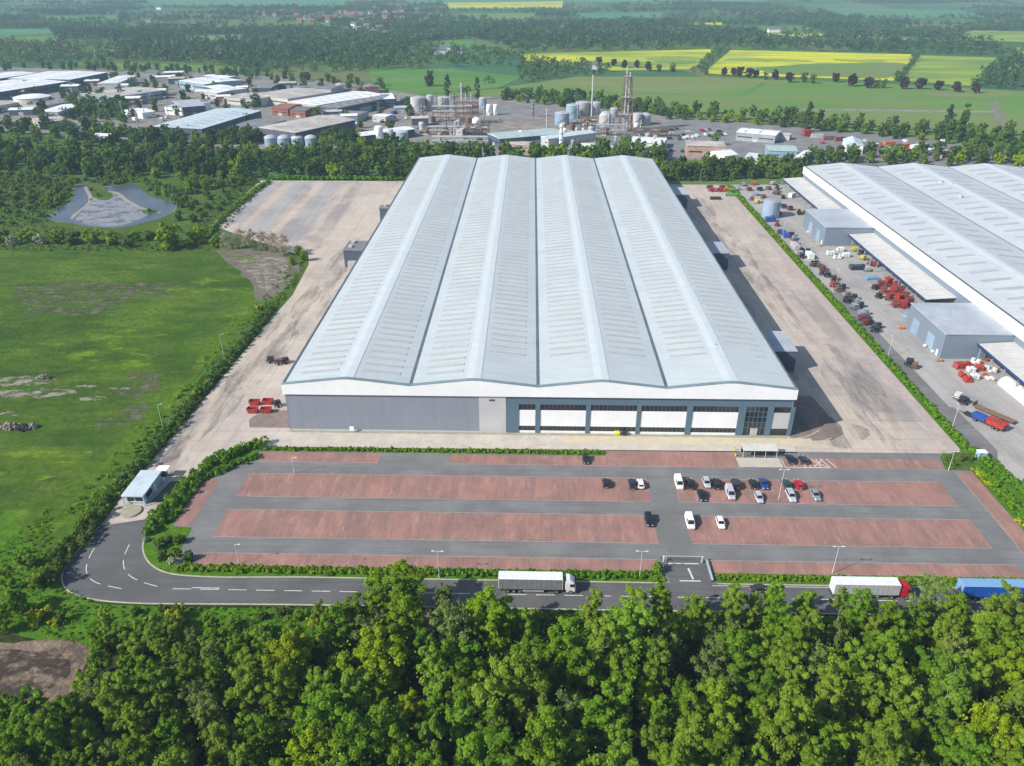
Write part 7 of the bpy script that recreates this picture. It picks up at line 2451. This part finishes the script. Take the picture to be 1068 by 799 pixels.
for i in range(22):
    px, py = rng.choice(((rng.uniform(120, 205), rng.uniform(119, 128)), (rng.uniform(330, 372), rng.uniform(122, 136)), (rng.uniform(388, 436), rng.uniform(108, 128))))
    container(px, py, rng.choice(('steel_pale', 'rust', 'white_roof', 'machine_blue', 'panel_light')), 'container standing about the yards of the trading estate', rng.uniform(0, 3), 6, 2.4, 2.5, group='containers of the trading estate')
for i, (px, py) in enumerate(((130, 128), (143, 128), (152, 126), (176, 122), (205, 108))):
    x, y = at2(px, py)
    t = thing('mast', 'thin grey lamp mast over the estate pipe yard', 'mast', (x, y, .05), 0, 'lamp masts of the pipe yard')
    part('pole', MB().cyl(0, 0, 0, 17, .35, 8, .2), 'galvanised', t)
    part('lamp_head', MB().box(-1.2, 1.2, -.3, .3, 17, 17.5), 'galvanised', t)


def small_van(px, py, mat, rz, lab, grp):
    x, y = at2(px, py)
    t = thing('estate_van', lab, 'van', (x, y, .06), rz, grp)
    part('body', MB().loft([[(xx, -.95, .35), (xx, .95, .35), (xx, .9, zt), (xx, -.9, zt)] for xx, zt in ((-2.4, 1.9), (.9, 1.95), (1.5, 1.25), (2.3, 1.05))]), mat, t)
    part('windscreen', MB().hexa([(.92, -.8, 1.3), (1.52, -.8, 1.27), (1.52, .8, 1.27), (.92, .8, 1.3)], [(.9, -.8, 1.9), (1.0, -.8, 1.88), (1.0, .8, 1.88), (.9, .8, 1.9)]), 'car_glass', t)
    for xx in (-1.5, 1.4):
        for yy in (-.85, .85):
            part('wheel', MB().tube((xx, yy - .1, .34), (xx, yy + .1, .34), .34, .34, 10), 'tyre', t)


for i in range(110):
    z_ = rng.random()
    if z_ < .62:
        px, py = rng.choice(((rng.uniform(-10, 130), rng.uniform(84, 126)), (rng.uniform(120, 205), rng.uniform(112, 128)), (rng.uniform(205, 330), rng.uniform(90, 116)), (rng.uniform(318, 432), rng.uniform(104, 142))))
        g_ = 'parked vans of the trading estate'
        l_ = 'tiny parked van in the yards of the trading estate'
    else:
        px, py = rng.choice(((rng.uniform(700, 760), rng.uniform(136, 146)), (rng.uniform(850, 990), rng.uniform(148, 165)), (rng.uniform(690, 720), rng.uniform(130, 160))))
        g_ = 'parked vans of the depot'
        l_ = 'tiny parked van on the asphalt depot beyond the warehouse'
    small_van(px, py, rng.choice(('car_white', 'car_white', 'car_silver', 'car_navy', 'car_red', 'car_charcoal')), rng.choice((.12, 1.69, 1.6, .05)), l_, g_)


# ------------------------------------------------------------------ village far behind
def house(px, py, label, L=10, W=8, h=5, roof='tile_roof', wall='render_wall', group=None, name='house'):
    x, y = at2(px, py)
    t = thing(name, label, 'house', (x, y, 0), rng.uniform(-.5, .5), group)
    part('wall', MB().box(0, L, 0, W, 0, h), wall, t)
    o = .4
    r = MB().add([(-o, -o, h), (L + o, -o, h), (L + o, W / 2, h + W * .42), (-o, W / 2, h + W * .42), (L + o, W + o, h), (-o, W + o, h)], [(0, 1, 2, 3), (3, 2, 4, 5), (0, 5, 4, 1), (1, 4, 2), (0, 3, 5)])
    ro = part('roof', r, roof, t)
    part('chimney', MB().box(L * .8, L * .8 + .9, W / 2 - .5, W / 2 + .5, h + W * .3, h + W * .42 + 1.5), 'brick_wall', ro)


for i in range(58):
    px = rng.triangular(258, 470, 360)
    py = rng.uniform(13, 24) if px > 285 else rng.uniform(15, 20)
    house(px, py, 'red roofed house of the village beyond the woods', rng.uniform(10, 16), rng.uniform(8, 10), rng.uniform(5, 6.5), rng.choice(('tile_roof', 'tile_roof', 'slate_roof')), rng.choice(('brick_wall', 'render_wall', 'pink_wall')), 'village houses beyond the woods')
for px, py in ((370, 34), (378, 31), (382, 36), (366, 29), (386, 38), (392, 33), (356, 36), (400, 39), (374, 25)):
    house(px, py, 'white walled house at the near edge of the village', 16, 11, 8, 'slate_roof', 'panel_white', 'white houses of the village edge')
for px, py, L, lab in ((450, 57, 22, 'white farmhouse in the trees beyond the green field'), (458, 54, 18, 'white farm barn beside the white farmhouse'), (472, 57, 16, 'pinkish farmhouse next to the white barn'), (443, 41, 26, 'long white farm shed in front of the dark wood'), (432, 41, 14, 'low pale barn near the long white farm shed'),
                       (802, 34, 24, 'white farm buildings at the yellow field corner'), (149, 24, 18, 'white house alone in the far fields'), (163, 10, 18, 'white house near the top of the far fields'), (611, 73, 16, 'small pale house in the trees below the yellow field'), (897, 41, 16, 'pink house at the wood edge beyond the yellow fields')):
    house(px, py, lab, L, 10, 6, 'slate_roof', 'panel_white', None, 'farmhouse')
# ------------------------------------------------------------------ light, air, camera
w = bpy.data.worlds.new('World')
scene.world = w
w.use_nodes = True
nt = w.node_tree
bg = nt.nodes['Background']
sky = nt.nodes.new('ShaderNodeTexSky')
sky.sky_type = 'NISHITA'
sky.sun_disc = False
SUN_EL = R(36)
SUN_DIR = Vector((0.888, 0.46, 0)).normalized()          # the way the light travels over the ground
sky.sun_elevation = SUN_EL
az = math.atan2(-SUN_DIR.x, -SUN_DIR.y)                  # compass bearing of the sun, from +Y towards +X
sky.sun_rotation = az
sky.air_density = 1.0
sky.dust_density = 1.2
sky.ozone_density = 1.0
nt.links.new(sky.outputs[0], bg.inputs[0])
bg.inputs[1].default_value = 0.11
sun = bpy.data.lights.new('sun', 'SUN')
sun.energy = 4.5
sun.angle = R(.53)
sun.color = (1.0, .955, .885)
so = bpy.data.objects.new('sun', sun)
COL.objects.link(so)
d = Vector((SUN_DIR.x * math.cos(SUN_EL), SUN_DIR.y * math.cos(SUN_EL), -math.sin(SUN_EL)))
so.rotation_euler = d.to_track_quat('-Z', 'Y').to_euler()
so.location = (-300, 0, 400)

HAZE = True
if HAZE:
    hz = bpy.data.materials.new('haze')
    hz.use_nodes = True
    nt = hz.node_tree
    for n in list(nt.nodes):
        if n.type == 'BSDF_PRINCIPLED':
            nt.nodes.remove(n)
    v = nt.nodes.new('ShaderNodeVolumePrincipled')
    v.inputs['Color'].default_value = (.50, .74, .92, 1)
    v.inputs['Density'].default_value = 0.00015
    v.inputs['Anisotropy'].default_value = 0.0
    nt.links.new(v.outputs[0], nt.nodes['Material Output'].inputs['Volume'])
    MATS['haze'] = hz
    o = link('haze', MB().box(-14500, 14500, -3500, 15500, -1.2, 121).mesh('haze', hz))
    tag(o, kind='stuff')

cam = bpy.data.cameras.new('camera')
cam.sensor_fit = 'HORIZONTAL'
cam.sensor_width = 36
cam.lens = FOC / 1068 * 36
cam.clip_start = 1
cam.clip_end = 40000
co = bpy.data.objects.new('camera', cam)
COL.objects.link(co)
M = Matrix(((_R[0], _U[0], -_F[0], 0), (_R[1], _U[1], -_F[1], 0), (_R[2], _U[2], -_F[2], CAMH), (0, 0, 0, 1)))
co.matrix_world = M
scene.camera = co
vs = scene.view_settings
vs.view_transform = 'Standard'
vs.look = 'None'
vs.exposure = 0.45
vs.gamma = 1
vs.use_curve_mapping = False
scene.render.engine = 'CYCLES'
scene.cycles.use_denoising = True
scene.cycles.max_bounces = 6
scene.cycles.diffuse_bounces = 2
scene.cycles.glossy_bounces = 2
scene.cycles.transmission_bounces = 2
scene.cycles.volume_bounces = 0
scene.cycles.sample_clamp_indirect = 4
